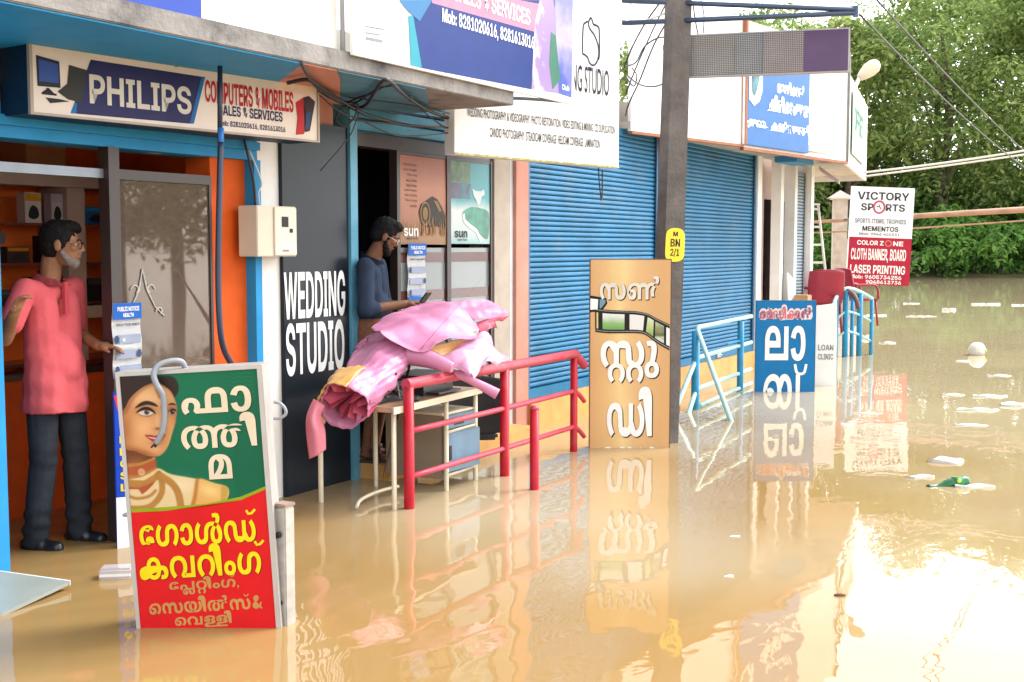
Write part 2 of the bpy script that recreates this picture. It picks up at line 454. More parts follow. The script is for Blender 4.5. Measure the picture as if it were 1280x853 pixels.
    'ka': (1164, '235,-12 147,0 82,34 42,89 29,162 34,209 52,249 79,281 112,307 250,346 364,350 817,350 900,347 965,340 1019,326 1064,302 1093,278 1116,248 1131,210 1136,162 1121,87 1078,32 1011,-1 928,-12 837,0 863,106 944,102 966,115 980,135 930,231 315,107 344,120 376,142 440,45;586,576 675,566 746,538 799,494 835,435 856,364 864,284 855,196 831,122 792,64 738,22 669,-3 587,-12 522,-7 464,9 415,34 376,69 346,113 325,164 312,221 307,284 325,405 380,498 468,556;586,465 530,454 491,418 468,361 460,282 464,229 474,183 491,147 516,120 547,104 585,98 623,104 654,119 679,146 696,182 707,228 711,283 707,338 697,383 679,419 655,445 624,460'),
    'va': (1068, '377,576 461,570 531,551 589,522 635,485 669,441 693,393 707,341 712,289 708,231 696,183 677,140 652,102 587,25 619,110 850,110 850,564 1007,564 1007,0 513,0 461,73 527,161 542,196 551,235 554,279 548,331 531,376 505,413 470,441 427,458 378,464 327,458 283,441 247,414 220,378 203,333 198,281 201,238 209,200 223,164 267,98 298,65 189,-12 147,27 110,68 80,113 56,163 41,219 37,282 41,334 55,387 80,437 115,482 162,520 220,550 292,569'),
    'Ra': (751, '377,576 462,569 533,551 592,522 638,484 672,439 696,389 710,336 715,281 710,219 696,163 672,113 642,68 604,27 561,-12 454,65 526,160 541,196 550,235 554,279 548,331 531,376 505,413 470,440 427,458 378,463 327,458 283,441 247,414 220,378 203,333 198,281 201,238 209,200 223,164 267,98 298,65 189,-12 147,27 110,68 80,113 56,163 41,219 37,282 41,334 55,387 80,437 115,482 162,520 220,550 292,569'),
    'am': (509, '254,-12 189,-6 134,13 89,42 56,81 35,128 29,181 36,235 57,282 91,321 136,350 191,368 253,374 318,368 373,350 418,322 452,283 473,236 481,181 474,126 452,79 418,40 373,12 318,-6;253,267 222,262 196,246 178,219 172,180 178,144 196,117 222,101 255,95 287,100 313,116 331,143 337,181 331,219 313,246 286,262'),
    'e': (800, '270,-12 210,-5 154,14 106,48 69,97 44,162 36,243 43,314 63,378 95,434 140,483 195,522 262,551 338,570 424,576 506,570 577,552 635,525 682,488 718,444 744,394 759,339 764,281 759,218 744,162 721,112 690,67 653,27 610,-12 504,65 577,160 592,195 601,235 604,279 599,331 583,376 556,413 518,441 469,458 409,464 344,456 288,434 242,399 207,354 186,301 179,240 182,190 190,152 204,124 221,106 242,96 327,168 322,200 310,225 288,240 258,245 222,240 189,225 156,200 121,165 107,269 142,298 185,325 236,343 295,350 350,344 395,328 431,302 457,267 472,225 478,175 471,121 453,75 424,38 383,11 332,-6'),
    'sa': (1348, '690,576 745,572 792,560 833,540 868,512 906,461 919,430 928,394 947,157 1037,100 1068,104 1096,117 1119,139 1137,172 1149,216 1153,271 1151,311 1144,349 1132,386 1114,423 1090,461 1060,499 1170,576 1212,531 1247,485 1275,436 1295,384 1307,328 1312,265 1303,187 1277,119 1236,64 1181,22 1113,-3 1033,-12 971,-8 918,5 875,25 840,52 819,78 803,107 782,177 771,379 764,407 591,415 582,390 577,356 576,312 576,0 420,0 420,309 291,460 260,445 233,422 213,388 199,345 195,290 197,252 204,215 234,142 258,104 289,65 177,-12 135,34 100,81 72,129 53,182 41,238 37,299 45,374 69,441 108,497 162,539 229,567 309,576 369,571 420,557 465,533 507,498 495,497 534,530 576,555 626,570'),
    'ya': (1156, '740,-12 686,-10 638,-3 591,10 452,84 409,127 376,175 354,226 340,279 336,334 364,456 376,467 401,504 431,532 467,553 505,566 546,573 587,576 690,561 769,515 818,439 835,333 823,245 789,169 736,106 584,14 532,0 476,-9 417,-12 328,-6 251,13 186,42 132,83 90,133 60,192 41,259 35,333 43,400 64,459 100,508 150,545 215,568 293,576 357,569 415,551 466,518 506,469 383,406 364,432 343,451 319,462 292,465 263,461 238,449 219,429 204,403 195,371 192,333 199,267 220,209 254,161 300,125 357,102 425,95 585,134 614,161 640,196 660,236 672,283 677,334 673,378 664,411 649,436 630,453 560,462 538,451 519,434 505,408 496,375 493,333 497,284 508,239 526,198 551,163 581,134 740,95 801,101 855,120 898,152 931,196 951,251 958,317 955,363 945,409 926,457 896,505 1017,575 1062,513 1093,449 1111,383 1118,316 1113,255 1099,195 1074,140 1036,90 986,48 920,15 839,-5'),
    'chil': (1360, '823,576 938,570 1137,513 1217,460 1276,393 1312,314 1324,224 1309,127 1264,52 1189,4 1082,-12 1011,-5 952,16 906,51 873,98 853,156 846,226 850,270 860,313 880,357 909,402 949,448 1003,495 1022,524 1082,581 1098,608 1103,638 1099,660 1088,677 1068,687 974,682 947,782 1090,801 1150,795 1194,780 1225,756 1244,727 1254,695 1258,664 1250,611 1228,563 1191,517 1085,417 1055,381 1031,342 1015,301 1005,261 1002,221 1010,157 1021,132 1036,114 1058,102 1085,98 1120,106 1145,127 1160,164 1165,218 1161,260 1150,301 1131,339 1107,374 1077,403 1042,426 960,451 873,464 781,464 612,426 562,392 521,345 493,285 484,212 487,175 496,146 510,124 630,126 644,150 653,184 656,228 652,278 639,323 619,363 592,398 558,428 519,450 412,469 343,463 289,444 247,416 218,378 201,333 196,281 198,238 207,200 221,165 240,131 265,98 295,65 189,-12 147,27 110,67 79,112 56,162 41,218 37,282 41,334 55,387 79,437 115,482 164,520 226,550 303,569 396,576 454,573 506,565 554,552 600,534 630,517 706,465 764,400 801,321 813,228 806,155 785,94 751,47 703,14 641,-5 568,-12 497,-5 438,15 390,48 355,94 334,151 327,218 332,278 349,333 377,382 414,426 461,465 517,499 540,517 598,543 663,561 737,572'),
    'chn': (1695, '404,576 488,569 557,551 616,519 669,475 629,496 667,531 712,556 763,571 820,576 884,570 935,554 977,527 1017,492 1021,436 1081,280 1081,0 925,0 925,311 919,389 910,416 732,413 723,387 718,351 716,302 716,0 560,0 560,269 557,333 549,378 534,408 515,431 470,456 401,465 342,458 288,439 243,408 208,364 186,308 179,241 182,188 190,151 204,124 221,106 242,96 327,168 322,201 310,225 288,240 258,245 222,240 189,225 156,200 121,165 107,269 142,298 186,325 238,343 297,350 351,344 396,328 431,302 457,267 472,225 478,175 471,121 453,75 424,38 383,11 331,-6 270,-12 210,-5 154,14 106,48 69,96 44,161 36,243 48,342 85,425 142,490 217,537 306,566;1417,-12 1346,-5 1287,16 1241,51 1208,98 1188,156 1181,226 1184,270 1195,313 1214,357 1243,402 1284,448 1337,495 1357,524 1391,554 1416,581 1432,608 1438,638 1434,660 1423,677 1403,687 1309,682 1282,782 1424,801 1484,795 1529,780 1559,756 1579,727 1589,695 1592,664 1585,611 1563,563 1526,517 1420,417 1389,381 1366,342 1350,301 1340,261 1337,221 1355,132 1371,114 1392,102 1419,98 1454,106 1480,128 1495,167 1500,225 1497,265 1488,306 1474,345 1453,382 1426,413 1392,438 1342,460 1309,466 1195,460 1166,450 1097,373 1088,340 1083,300 1081,249 1081,82 936,82 936,272 982,469 1013,498 1047,524 1087,545 1136,562 1194,572 1264,576 1315,574 1362,568 1405,558 1524,500 1572,457 1609,408 1637,353 1653,294 1659,233 1644,130 1599,52 1524,4'),
    'u': (387, '181,-236 91,-224 24,-185 -19,-126 -33,-53 -26,-2 -6,43 26,79 69,107 120,124 180,130 240,124 292,107 335,80 368,44 388,-1 395,-53 388,-105 368,-150 336,-187 293,-214 241,-231;181,-135 212,-129 237,-114 253,-89 259,-53 254,-18 237,8 212,23 180,29 150,23 125,8 108,-18 103,-54 108,-88 125,-113 150,-129;145,576 205,570 252,552 285,524 308,489 321,448 325,404 320,328 306,256 286,181 261,100 115,114 137,188 153,255 163,318 167,374 163,408 153,437 133,457 47,457 24,562'),
    'la': (947, '886,564 886,0 56,0 56,302 61,374 76,429 100,472 129,508 168,537 215,558 270,571 333,576 397,571 452,558 498,537 536,508 569,467 591,422 604,367 608,300 608,212 212,212 212,110 729,110 729,564;332,465 277,456 240,426 219,382 212,327 452,322 445,384 423,428 386,456'),
    'ba': (1458, '404,576 488,569 557,551 616,519 669,475 695,402 716,264 716,0 560,0 560,270 557,334 549,378 534,408 515,431 470,456 401,465 342,458 288,439 243,408 208,364 186,308 179,241 182,188 190,151 204,124 221,106 242,96 327,168 322,201 310,225 288,240 258,245 222,240 189,225 156,200 121,165 107,269 142,298 186,325 238,343 297,350 351,344 396,328 431,302 457,267 472,225 478,175 471,121 453,75 424,38 383,11 331,-6 270,-12 210,-5 154,14 106,48 69,96 44,161 36,242 48,342 85,425 142,490 217,537 306,566;1397,564 1397,0 899,0 854,62 884,104 907,143 924,180 935,215 942,252 944,290 940,346 926,390 905,423 879,446 847,460 813,464 716,322 716,2 565,2 565,240 619,423 629,497 669,532 714,557 767,571 829,576 909,567 977,539 1031,497 1070,441 1095,374 1103,299 1038,92 1001,110 1241,110 1241,564'),
    'ra': (828, '400,576 493,569 574,549 641,518 696,476 739,425 769,367 787,304 793,236 786,160 764,97 728,49 679,15 618,-5 546,-12 474,-4 417,18 374,53 345,98 327,149 322,206 335,289 374,354 437,396 523,410 580,402 630,380 671,346 703,303 724,255 733,204 674,206 637,275 616,292 591,303 562,307 522,300 494,279 478,246 473,203 528,101 552,98 578,102 600,113 617,132 629,159 637,195 620,364 598,396 566,423 525,445 475,459 415,463 347,458 292,441 250,414 220,378 202,333 196,281 199,238 208,200 222,164 241,131 266,98 296,65 189,-12 147,27 110,68 80,113 56,163 41,219 37,282 42,337 57,390 82,440 120,485 169,522 232,551 309,570'),
    'na': (1005, '318,576 361,574 509,501 495,500 537,534 581,557 632,571 694,576 775,567 842,539 896,497 936,441 960,374 968,299 964,238 952,182 932,129 905,81 870,34 828,-12 716,65 746,104 770,142 788,179 800,215 810,290 805,346 792,390 770,423 743,446 711,460 677,464 580,322 580,0 424,0 424,322 328,464 296,460 265,447 237,424 215,392 200,349 195,295 197,255 204,217 217,179 234,142 258,105 289,65 177,-12 135,34 100,80 73,129 53,180 41,235 37,295 45,371 69,439 110,495 165,539 235,566'),
    'pa': (983, '270,364 345,357 405,335 451,303 482,263 501,218 507,171 481,71 474,110 766,110 766,564 922,564 922,0 377,0 323,61 353,130 356,161 351,197 335,228 309,248 271,255 244,252 222,243 187,126 197,96 227,44 106,-12 74,29 49,72 34,118 29,170 36,225 59,273 96,311 144,340 203,358'),
    'ta': (1145, '570,-12 498,-5 438,16 390,50 355,98 334,158 327,230 333,289 350,344 379,394 417,439 464,479 518,513 554,532 599,550 648,564 703,573 766,576 854,569 927,551 987,522 1033,484 1068,439 1091,389 1104,336 1109,281 1104,217 1090,161 1067,111 1036,67 998,26 955,-12 851,65 903,127 922,160 937,196 947,235 950,279 944,334 928,380 900,417 862,445 814,463 755,469 635,454 590,431 553,400 523,364 502,323 488,278 484,233 487,186 496,151 510,126 630,126 644,150 653,184 656,228 652,278 639,323 619,363 592,398 558,428 519,450 412,469 343,463 289,444 247,416 218,378 201,333 196,281 198,238 207,200 221,165 240,131 265,98 295,65 189,-12 147,27 110,67 79,112 56,162 41,218 37,282 41,334 55,387 79,437 115,482 163,520 226,550 302,569 395,576 453,573 506,565 554,552 600,534 629,517 705,466 763,400 801,321 813,228 806,155 785,94 751,47 703,14 643,-5'),
    'o': (1435, '399,-12 325,-8 256,5 193,27 139,58 95,100 61,151 41,213 34,286 41,356 62,416 97,466 142,506 196,537 259,559 328,571 401,576 476,571 533,555 576,532 604,501 621,466 626,427 621,385 605,351 579,324 545,304 502,293 453,289 395,293 351,307 320,329 299,357 287,389 302,492 440,510 426,385 489,446 475,462 313,466 269,447 234,418 209,381 193,336 188,285 193,233 207,187 231,148 265,119 308,100 423,180 407,169 433,56 295,75 282,177 293,209 315,236 347,258 391,272 450,277 498,273 539,261 573,241 599,214 614,179 620,135 614,97 597,62 567,32 525,8 469,-7;755,210 720,215 691,231 672,257 665,296 672,336 691,362 720,377 755,381 789,377 818,362 837,336 844,296 837,257 818,231 789,215;1397,284 1393,226 1384,172 1367,121 1341,77 1305,40 1258,12 1199,-6 1127,-12 1064,-8 1012,6 971,26 938,52 912,82 893,116 869,184 1029,210 1059,134 1077,115 1099,102 1129,98 1164,103 1191,121 1211,148 1225,185 1233,230 1235,282 1233,333 1225,378 1211,415 1191,443 1165,460 1132,466 1104,462 1082,449 1064,431 1032,354 872,382 923,483 950,513 984,539 1026,559 1077,571 1138,576 1206,570 1262,552 1307,524 1342,487 1367,444 1384,394 1393,340'),
    '_A': (718, '4,0 258,728 459,728 714,0 542,0 430,347 338,664 381,664 332,494 287,347 172,0;168,155 168,279 550,279 550,155'),
    '_B': (645, '53,0 53,728 346,728 419,722 480,704 529,676 564,639 585,593 592,541 588,502 576,467 557,437 530,412 498,394 461,381 503,371 541,354 573,328 598,295 614,253 619,205 611,148 590,98 553,57 503,26 440,7 364,0;205,121 342,121 392,128 429,146 452,175 460,214 457,242 446,266 429,285 406,299 378,308 344,311 205,311;205,426 334,426 364,429 389,437 410,451 425,469 434,491 437,516 430,553 410,582 377,600 334,606 205,606'),
    '_C': (726, '376,-12 282,0 198,34 128,89 75,163 41,255 30,363 41,472 75,564 128,639 198,694 282,728 376,739 438,734 496,720 548,697 593,666 632,627 663,580 685,528 698,469 541,469 533,499 521,526 505,549 463,583 437,594 409,600 378,602 322,595 275,573 237,538 209,490 192,432 186,363 192,295 209,237 237,190 275,154 322,132 378,125 409,127 437,134 462,145 485,160 520,201 533,228 541,257 698,257 685,199 662,146 632,100 593,62 547,30 496,7 438,-7'),
    '_D': (702, '312,0 123,0 123,131 304,131 370,137 423,157 464,191 493,236 510,294 516,364 510,434 493,492 464,537 423,570 370,590 305,597 120,597 120,728 315,728 417,716 505,683 576,630 629,557 661,468 672,364 661,260 629,171 576,98 505,45 416,11;208,728 208,0 53,0 53,728'),
    '_E': (610, '53,0 53,728 579,728 579,595 208,595 208,432 551,432 551,302 208,302 208,133 579,133 579,0'),
    '_F': (584, '53,0 53,728 562,728 562,595 208,595 208,420 539,420 539,292 208,292 208,0'),
    '_G': (736, '377,-12 280,0 195,35 126,91 73,166 41,258 30,363 41,472 75,564 128,639 198,694 281,728 374,739 436,735 493,721 545,699 591,668 630,631 662,587 684,538 696,483 538,483 519,532 485,570 463,584 438,594 410,600 379,602 323,595 276,573 237,538 209,491 192,432 186,363 192,295 209,236 238,189 276,154 325,132 381,125 428,130 469,144 502,166 528,196 544,233 549,274 585,271 393,271 393,389 701,389 701,295 690,209 659,135 610,73 545,27 466,-2'),
    '_H': (719, '53,0 53,728 208,728 208,437 511,437 511,728 666,728 666,0 511,0 511,304 208,304 208,0'),
    '_I': (396, '31,0 31,125 120,125 120,602 31,602 31,728 365,728 365,602 276,602 276,125 365,125 365,0'),
    '_J': (564, '268,-11 168,4 92,49 44,122 28,221 28,271 174,271 174,220 180,177 199,146 228,126 266,120 304,126 333,146 352,177 358,220 358,728 513,728 513,218 497,120 448,48 370,4'),
    '_K': (690, '165,147 165,339 491,728 677,728 370,371 357,371;53,0 53,728 208,728 208,0;506,0 292,326 385,444 685,0'),
    '_L': (559, '53,0 53,728 208,728 208,133 537,133 537,0'),
    '_M': (897, '53,0 53,728 280,728 395,399 469,142 430,142 503,399 616,728 844,728 844,0 692,0 698,627 716,627 631,340 512,0 386,0 265,340 177,627 199,627 205,0'),
    '_N': (727, '53,0 53,728 216,728 444,364 542,191 524,151 518,376 518,728 674,728 674,0 510,0 303,330 173,555 201,572 208,0'),
    '_O': (747, '374,-12 281,0 198,34 128,89 75,163 41,255 30,363 41,472 75,564 128,639 198,694 281,728 374,739 467,728 550,694 619,639 672,564 706,472 718,363 706,255 672,163 619,89 550,34 467,0;374,125 426,132 471,153 509,187 538,234 555,293 561,363 555,434 538,493 509,540 471,575 426,595 374,602 322,595 276,575 238,540 210,493 192,434 186,363 192,293 210,234 238,187 276,153 322,132'),
    '_P': (633, '53,0 53,728 342,728 419,720 484,698 538,663 577,615 602,556 610,487 601,419 577,360 537,312 483,277 417,254 340,247 139,247 139,377 332,377 368,381 399,391 424,407 442,429 454,456 458,487 454,519 442,546 424,568 399,584 368,594 332,598 208,598 208,0'),
    '_R': (652, '53,0 53,728 346,728 423,720 488,698 542,663 581,615 605,556 614,487 605,420 579,362 538,315 483,280 415,259 337,252 146,252 146,376 336,376 372,379 403,390 428,406 446,429 458,456 462,487 458,519 446,546 428,568 403,585 372,595 336,599 208,599 208,0;464,0 299,329 461,329 630,0'),
    '_S': (656, '331,-12 244,-4 171,18 112,54 69,104 43,166 34,239 184,239 189,203 202,172 224,148 254,130 290,119 332,115 370,118 403,126 430,140 451,158 464,180 468,206 464,227 454,246 437,262 413,275 380,287 338,298 262,314 168,344 101,388 61,446 48,517 57,579 83,634 125,678 181,711 248,732 326,739 405,732 472,711 527,677 568,630 594,572 604,504 459,504 447,549 420,583 379,605 327,612 293,609 263,601 238,588 219,570 208,549 204,525 207,504 216,487 233,472 256,459 288,447 396,423 451,409 497,392 536,372 567,348 591,321 608,290 618,255 622,216 613,150 587,94 544,49 486,16 415,-5'),
    '_T': (637, '22,595 22,728 616,728 616,595 396,595 396,0 241,0 241,595'),
    '_U': (704, '352,-12 267,-3 193,22 133,62 89,115 61,180 51,254 51,728 203,728 203,266 208,227 222,192 244,163 274,141 310,127 352,122 395,127 431,141 461,163 483,192 497,227 501,266 501,728 653,728 653,254 644,180 616,115 571,62 511,22 437,-3'),
    '_V': (710, '258,0 4,728 173,728 288,380 382,63 337,63 428,380 539,728 706,728 457,0'),
    '_W': (1001, '199,0 4,728 170,728 253,374 307,99 275,99 334,374 422,728 579,728 725,99 693,99 747,374 830,728 996,728 801,0 628,0 527,391 479,609 521,609 474,391 373,0'),
    '_X': (701, '5,0 306,428 306,313 29,728 205,728 372,462 332,462 503,728 674,728 402,321 402,431 696,0 517,0 339,271 362,271 181,0'),
    '_Y': (694, '274,0 274,270 4,728 182,728 367,393 334,393 513,728 690,728 425,270 425,0'),
    '_Z': (636, '26,0 26,120 343,508 465,647 483,595 37,595 37,728 607,728 607,608 295,223 171,80 153,133 610,133 610,0'),
    '_a': (556, '208,-9 159,-4 116,8 81,30 53,60 36,98 31,145 35,185 47,218 66,244 91,265 121,281 155,292 192,300 187,352 48,352 57,402 79,445 113,479 159,505 215,521 281,527 332,524 377,514 415,500 447,479 473,454 491,424 502,389 506,349 506,0 360,0 360,73 324,29 302,13 275,1 244,-6;250,93 281,96 308,106 330,120 346,139 356,162 360,188 360,239 175,168'),
    '_b': (600, '349,-11 317,-8 287,-1 259,12 235,29 214,52 197,79 197,0 50,0 50,728 199,728 199,445 217,470 238,491 289,518 351,527 412,518 466,493 511,452 544,398 565,333 572,258 566,183 545,117 512,63 467,23 413,-2;310,110 342,114 370,127 392,149 409,178 419,215 422,258 419,302 409,339 392,368 370,389 342,402 310,407 277,402 248,388 224,366 207,337 196,301 192,258 196,216 207,180 224,150 248,128 277,114'),
    '_c': (558, '288,-12 215,-3 152,22 99,63 60,117 36,182 28,257 36,333 60,398 99,452 152,493 215,519 288,527 337,524 383,512 423,494 458,469 487,439 510,404 525,364 532,321 389,321 290,408 258,403 230,389 208,367 191,337 181,301 178,257 181,215 191,178 208,148 230,126 258,113 290,108 388,196 532,196 526,153 511,113 489,77 460,47 425,22 384,4 338,-8'),
    '_d': (600, '251,-11 188,-2 133,23 89,63 55,117 35,183 28,258 35,333 56,398 89,452 134,493 188,518 250,527 311,518 362,491 383,470 401,445 402,728 550,728 550,0 403,0 403,79 386,52 366,29 341,12 314,-1 284,-8;290,110 323,114 352,128 376,150 394,180 405,216 408,258 405,301 394,337 376,366 352,388 323,402 290,407 258,402 231,389 208,368 192,339 181,302 178,258 181,215 192,178 208,149 231,127 258,114'),
    '_e': (564, '287,-12 214,-3 151,23 99,64 60,118 36,184 28,257 36,332 60,397 99,452 150,493 212,519 283,527 337,522 386,508 430,484 467,453 497,414 519,368 533,317 538,261 538,220 80,220 80,314 467,314 399,293 396,328 385,358 369,382 346,400 318,411 286,415 253,411 226,400 203,382 186,358 176,328 173,293 173,227 176,191 187,160 204,134 227,115 257,103 292,99 397,163 533,163 517,114 489,72 450,37 402,11 348,-6'),
    '_f': (376, '356,516 356,399 9,399 9,516;102,0 102,581 107,626 121,662 145,691 178,711 220,723 272,728 356,728 356,611 281,608 264,598 254,581 251,555 251,0'),
    '_g': (600, '296,-211 227,-206 170,-190 124,-165 90,-131 66,-90 53,-43 196,-43 271,-101 296,-102 341,-95 375,-74 396,-39 403,9 403,88 386,61 365,39 341,22 313,10 283,3 251,1 188,9 133,34 89,74 55,127 35,190 28,262 35,335 56,399 89,452 134,493 188,518 250,527 282,524 312,517 339,505 363,489 385,468 402,442 403,516 550,516 550,22 542,-53 518,-112 480,-156 429,-187 367,-205;290,119 323,123 352,137 376,158 394,187 405,223 408,264 405,305 394,341 376,370 352,391 323,405 290,409 258,405 231,392 208,371 192,343 181,307 178,264 181,222 192,186 208,157 231,136 258,123'),
    '_h': (589, '199,285 199,0 50,0 50,728 199,728 199,381 172,381 202,442 242,488 293,517 358,527 410,521 454,503 490,473 516,433 533,383 538,323 538,0 390,0 390,295 384,340 366,372 336,392 297,398 270,395 246,386 226,371 211,349 202,321'),
    '_i': (249, '50,0 50,516 199,516 199,0;124,577 91,583 64,600 46,625 40,656 46,687 64,712 91,729 124,734 157,729 185,712 202,687 208,656 202,625 184,600 157,583'),
    '_l': (276, '142,8 90,33 60,76 50,141 50,728 199,728 199,156 208,123 263,113 263,0'),
    '_m': (887, '50,0 50,516 193,516 193,399 185,399 201,438 223,470 250,495 281,513 314,523 350,527 405,518 452,493 487,452 505,399 490,399 503,436 525,467 552,493 586,511 623,523 664,527 711,521 753,505 788,478 815,442 832,396 837,342 837,0 689,0 689,313 683,353 664,381 637,398 603,404 578,401 557,392 539,378 526,359 518,336 515,309 515,0 372,0 372,317 366,353 349,381 322,398 288,404 265,401 243,392 225,378 211,358 202,333 199,304 199,0'),
    '_n': (589, '199,285 199,0 50,0 50,516 196,516 196,381 172,381 202,442 242,488 293,517 358,527 410,521 454,503 490,473 516,433 533,383 538,323 538,0 390,0 390,295 384,340 366,372 336,392 297,398 270,395 246,386 226,371 211,349 202,321'),
    '_o': (583, '292,-12 218,-3 154,22 101,62 61,116 36,182 28,257 36,333 61,399 101,453 154,494 218,519 292,527 366,519 430,494 482,453 522,399 547,333 555,257 547,182 522,116 482,62 430,22 366,-3;292,109 323,113 351,126 374,148 391,177 402,214 405,257 402,301 391,338 374,368 351,389 323,403 292,407 260,403 232,389 209,368 192,338 181,301 178,257 181,214 192,177 209,148 232,126 260,113'),
    '_p': (600, '50,-204 50,516 197,516 197,446 216,471 237,491 261,506 289,518 351,527 412,518 466,493 511,452 544,398 565,333 572,258 566,183 545,117 512,63 467,23 413,-2 349,-11 317,-8 287,-1 260,11 237,29 217,50 200,77 199,-204;310,110 342,114 370,127 392,149 409,178 419,215 422,258 419,302 409,339 392,368 370,389 342,402 310,407 277,402 248,388 224,366 207,337 196,301 192,258 196,216 207,180 224,150 248,128 277,114'),
    '_r': (377, '50,0 50,516 194,516 194,427 213,468 239,497 275,513 364,518 364,392 273,391 248,381 228,364 212,341 202,312 199,276 199,0'),
    '_s': (524, '267,-13 203,-7 146,8 99,34 62,68 37,111 26,163 172,163 181,134 200,112 228,98 264,93 299,97 326,108 342,124 348,145 344,163 331,177 310,188 282,195 191,213 125,233 77,265 47,309 37,363 44,409 64,449 97,482 141,506 195,521 258,526 322,521 377,505 422,479 456,445 477,402 486,351 348,351 342,379 324,402 297,417 263,422 231,418 206,406 191,390 185,369 189,352 202,338 221,327 247,319 346,300 414,280 461,251 489,211 498,159 491,111 469,69 434,34 388,9 331,-7'),
    '_t': (373, '352,516 352,399 9,399 9,516;98,656 246,656 246,162 249,140 257,126 272,119 352,116 352,0 266,0 191,8 138,34 108,77 98,138'),
    '_u': (589, '230,-11 179,-5 135,13 99,42 72,82 56,133 50,192 50,516 199,516 199,221 205,176 223,144 252,124 291,117 319,120 343,129 362,144 377,166 387,195 390,230 390,516 538,516 538,0 392,0 392,135 417,135 387,74 347,28 295,-1'),
    '_v': (557, '196,0 5,516 161,516 244,264 299,79 263,79 317,264 398,516 552,516 362,0'),
    '_w': (824, '164,0 5,516 161,516 207,339 260,106 240,106 345,516 479,516 584,106 564,106 615,339 661,516 819,516 660,0 506,0 447,202 398,388 426,388 377,202 317,0'),
    '_y': (557, '63,-204 63,-87 204,2 5,516 161,516 300,79 259,79 313,264 398,516 552,516 326,-78 308,-118 287,-150 262,-174 234,-191 200,-201'),
    '_0': (645, '322,-12 237,0 166,34 109,89 68,164 43,256 34,363 43,471 68,564 109,638 166,694 237,728 322,739 408,728 479,694 536,638 577,564 602,471 610,363 602,256 577,164 536,89 479,34 408,0;322,112 365,120 401,142 428,179 448,229 460,291 464,363 460,436 448,498 428,548 401,585 365,608 322,616 279,608 244,585 216,548 197,498 185,436 181,363 185,291 197,229 216,179 244,142 279,120'),
    '_1': (645, '93,0 93,124 574,124 574,0;421,728 421,0 271,0 271,586 100,478 100,613 280,728'),
    '_2': (645, '62,0 62,113 407,417 425,444 435,472 439,504 436,536 425,563 408,585 385,602 357,612 324,616 289,611 259,599 234,579 216,551 205,517 201,476 59,476 67,551 91,615 130,668 183,707 248,731 325,739 396,732 459,711 511,678 550,632 575,577 584,512 579,463 565,419 541,378 509,338 470,298 423,256 272,125 587,124 587,0'),
    '_3': (645, '320,-12 238,-3 169,23 114,63 74,115 50,175 42,241 190,241 194,204 206,172 225,145 251,125 283,113 319,109 354,113 384,124 410,143 428,168 440,197 444,231 440,264 427,292 406,315 379,332 344,342 304,345 204,345 204,438 376,602 83,603 83,728 558,728 558,608 328,393 328,426 410,425 476,409 528,379 565,337 587,285 594,226 586,161 560,103 519,55 464,19 398,-4'),
    '_4': (645, '21,155 21,275 339,728 493,728 179,276 623,275 623,155;383,0 383,454 527,454 527,0'),
    '_5': (645, '322,-11 248,-4 184,18 130,54 88,101 61,158 49,225 195,225 201,193 214,165 233,142 259,124 289,113 323,109 357,113 388,126 412,146 431,173 443,205 447,242 443,279 432,311 413,338 389,359 359,372 325,376 282,371 245,356 217,332 200,301 59,301 81,728 551,728 551,603 218,603 205,436 236,461 271,478 310,489 353,492 400,488 445,474 486,452 522,422 552,385 575,343 589,296 594,246 585,175 560,113 519,61 465,22 399,-3'),
    '_6': (645, '326,-11 250,-3 184,21 129,59 87,110 61,171 52,240 58,299 77,356 109,417 151,484 319,728 485,728 254,398 223,398 291,462 320,471 356,474 423,466 480,444 527,409 563,362 585,305 593,239 584,170 559,109 518,59 465,21 400,-3;322,110 356,114 386,127 411,147 430,173 443,204 447,239 443,273 430,304 411,330 386,350 356,362 322,366 288,362 258,350 233,330 214,304 202,273 198,239 202,204 214,173 233,147 258,127 288,114'),
    '_7': (645, '117,0 421,598 67,599 67,728 577,728 577,601 275,0'),
    '_8': (645, '322,-12 244,-5 176,14 120,46 79,87 52,138 44,196 49,243 66,284 92,319 128,347 171,367 221,378 158,397 109,432 78,481 68,542 76,596 100,644 139,684 190,714 251,733 322,739 393,733 455,714 506,685 545,645 569,597 576,542 566,481 535,432 486,397 424,378 473,367 517,347 552,319 579,284 595,242 601,196 592,138 566,87 524,46 468,14 400,-5;322,100 356,103 386,113 411,130 430,151 441,177 445,206 441,237 429,263 410,285 386,302 356,313 322,316 288,313 259,302 234,285 215,263 203,237 199,206 203,177 215,151 233,130 258,113 288,103;322,430 352,433 378,443 399,457 415,477 425,500 428,528 425,555 415,579 399,598 378,613 352,622 322,625 292,622 266,613 245,598 229,579 219,555 216,528 219,500 229,477 245,457 266,443 292,434'),
    '_9': (645, '319,738 394,730 461,706 516,668 558,618 584,557 593,487 586,429 567,371 536,310 493,243 325,0 159,0 390,330 421,330 377,279 354,266 325,257 289,254 222,261 165,283 117,318 82,365 59,423 52,489 61,558 86,618 127,669 180,706 245,730;323,618 289,614 259,601 233,581 214,555 202,524 198,489 202,454 214,424 233,398 259,378 289,365 323,361 356,365 386,378 412,398 431,424 443,454 447,489 443,524 431,555 412,581 386,601 356,614'),
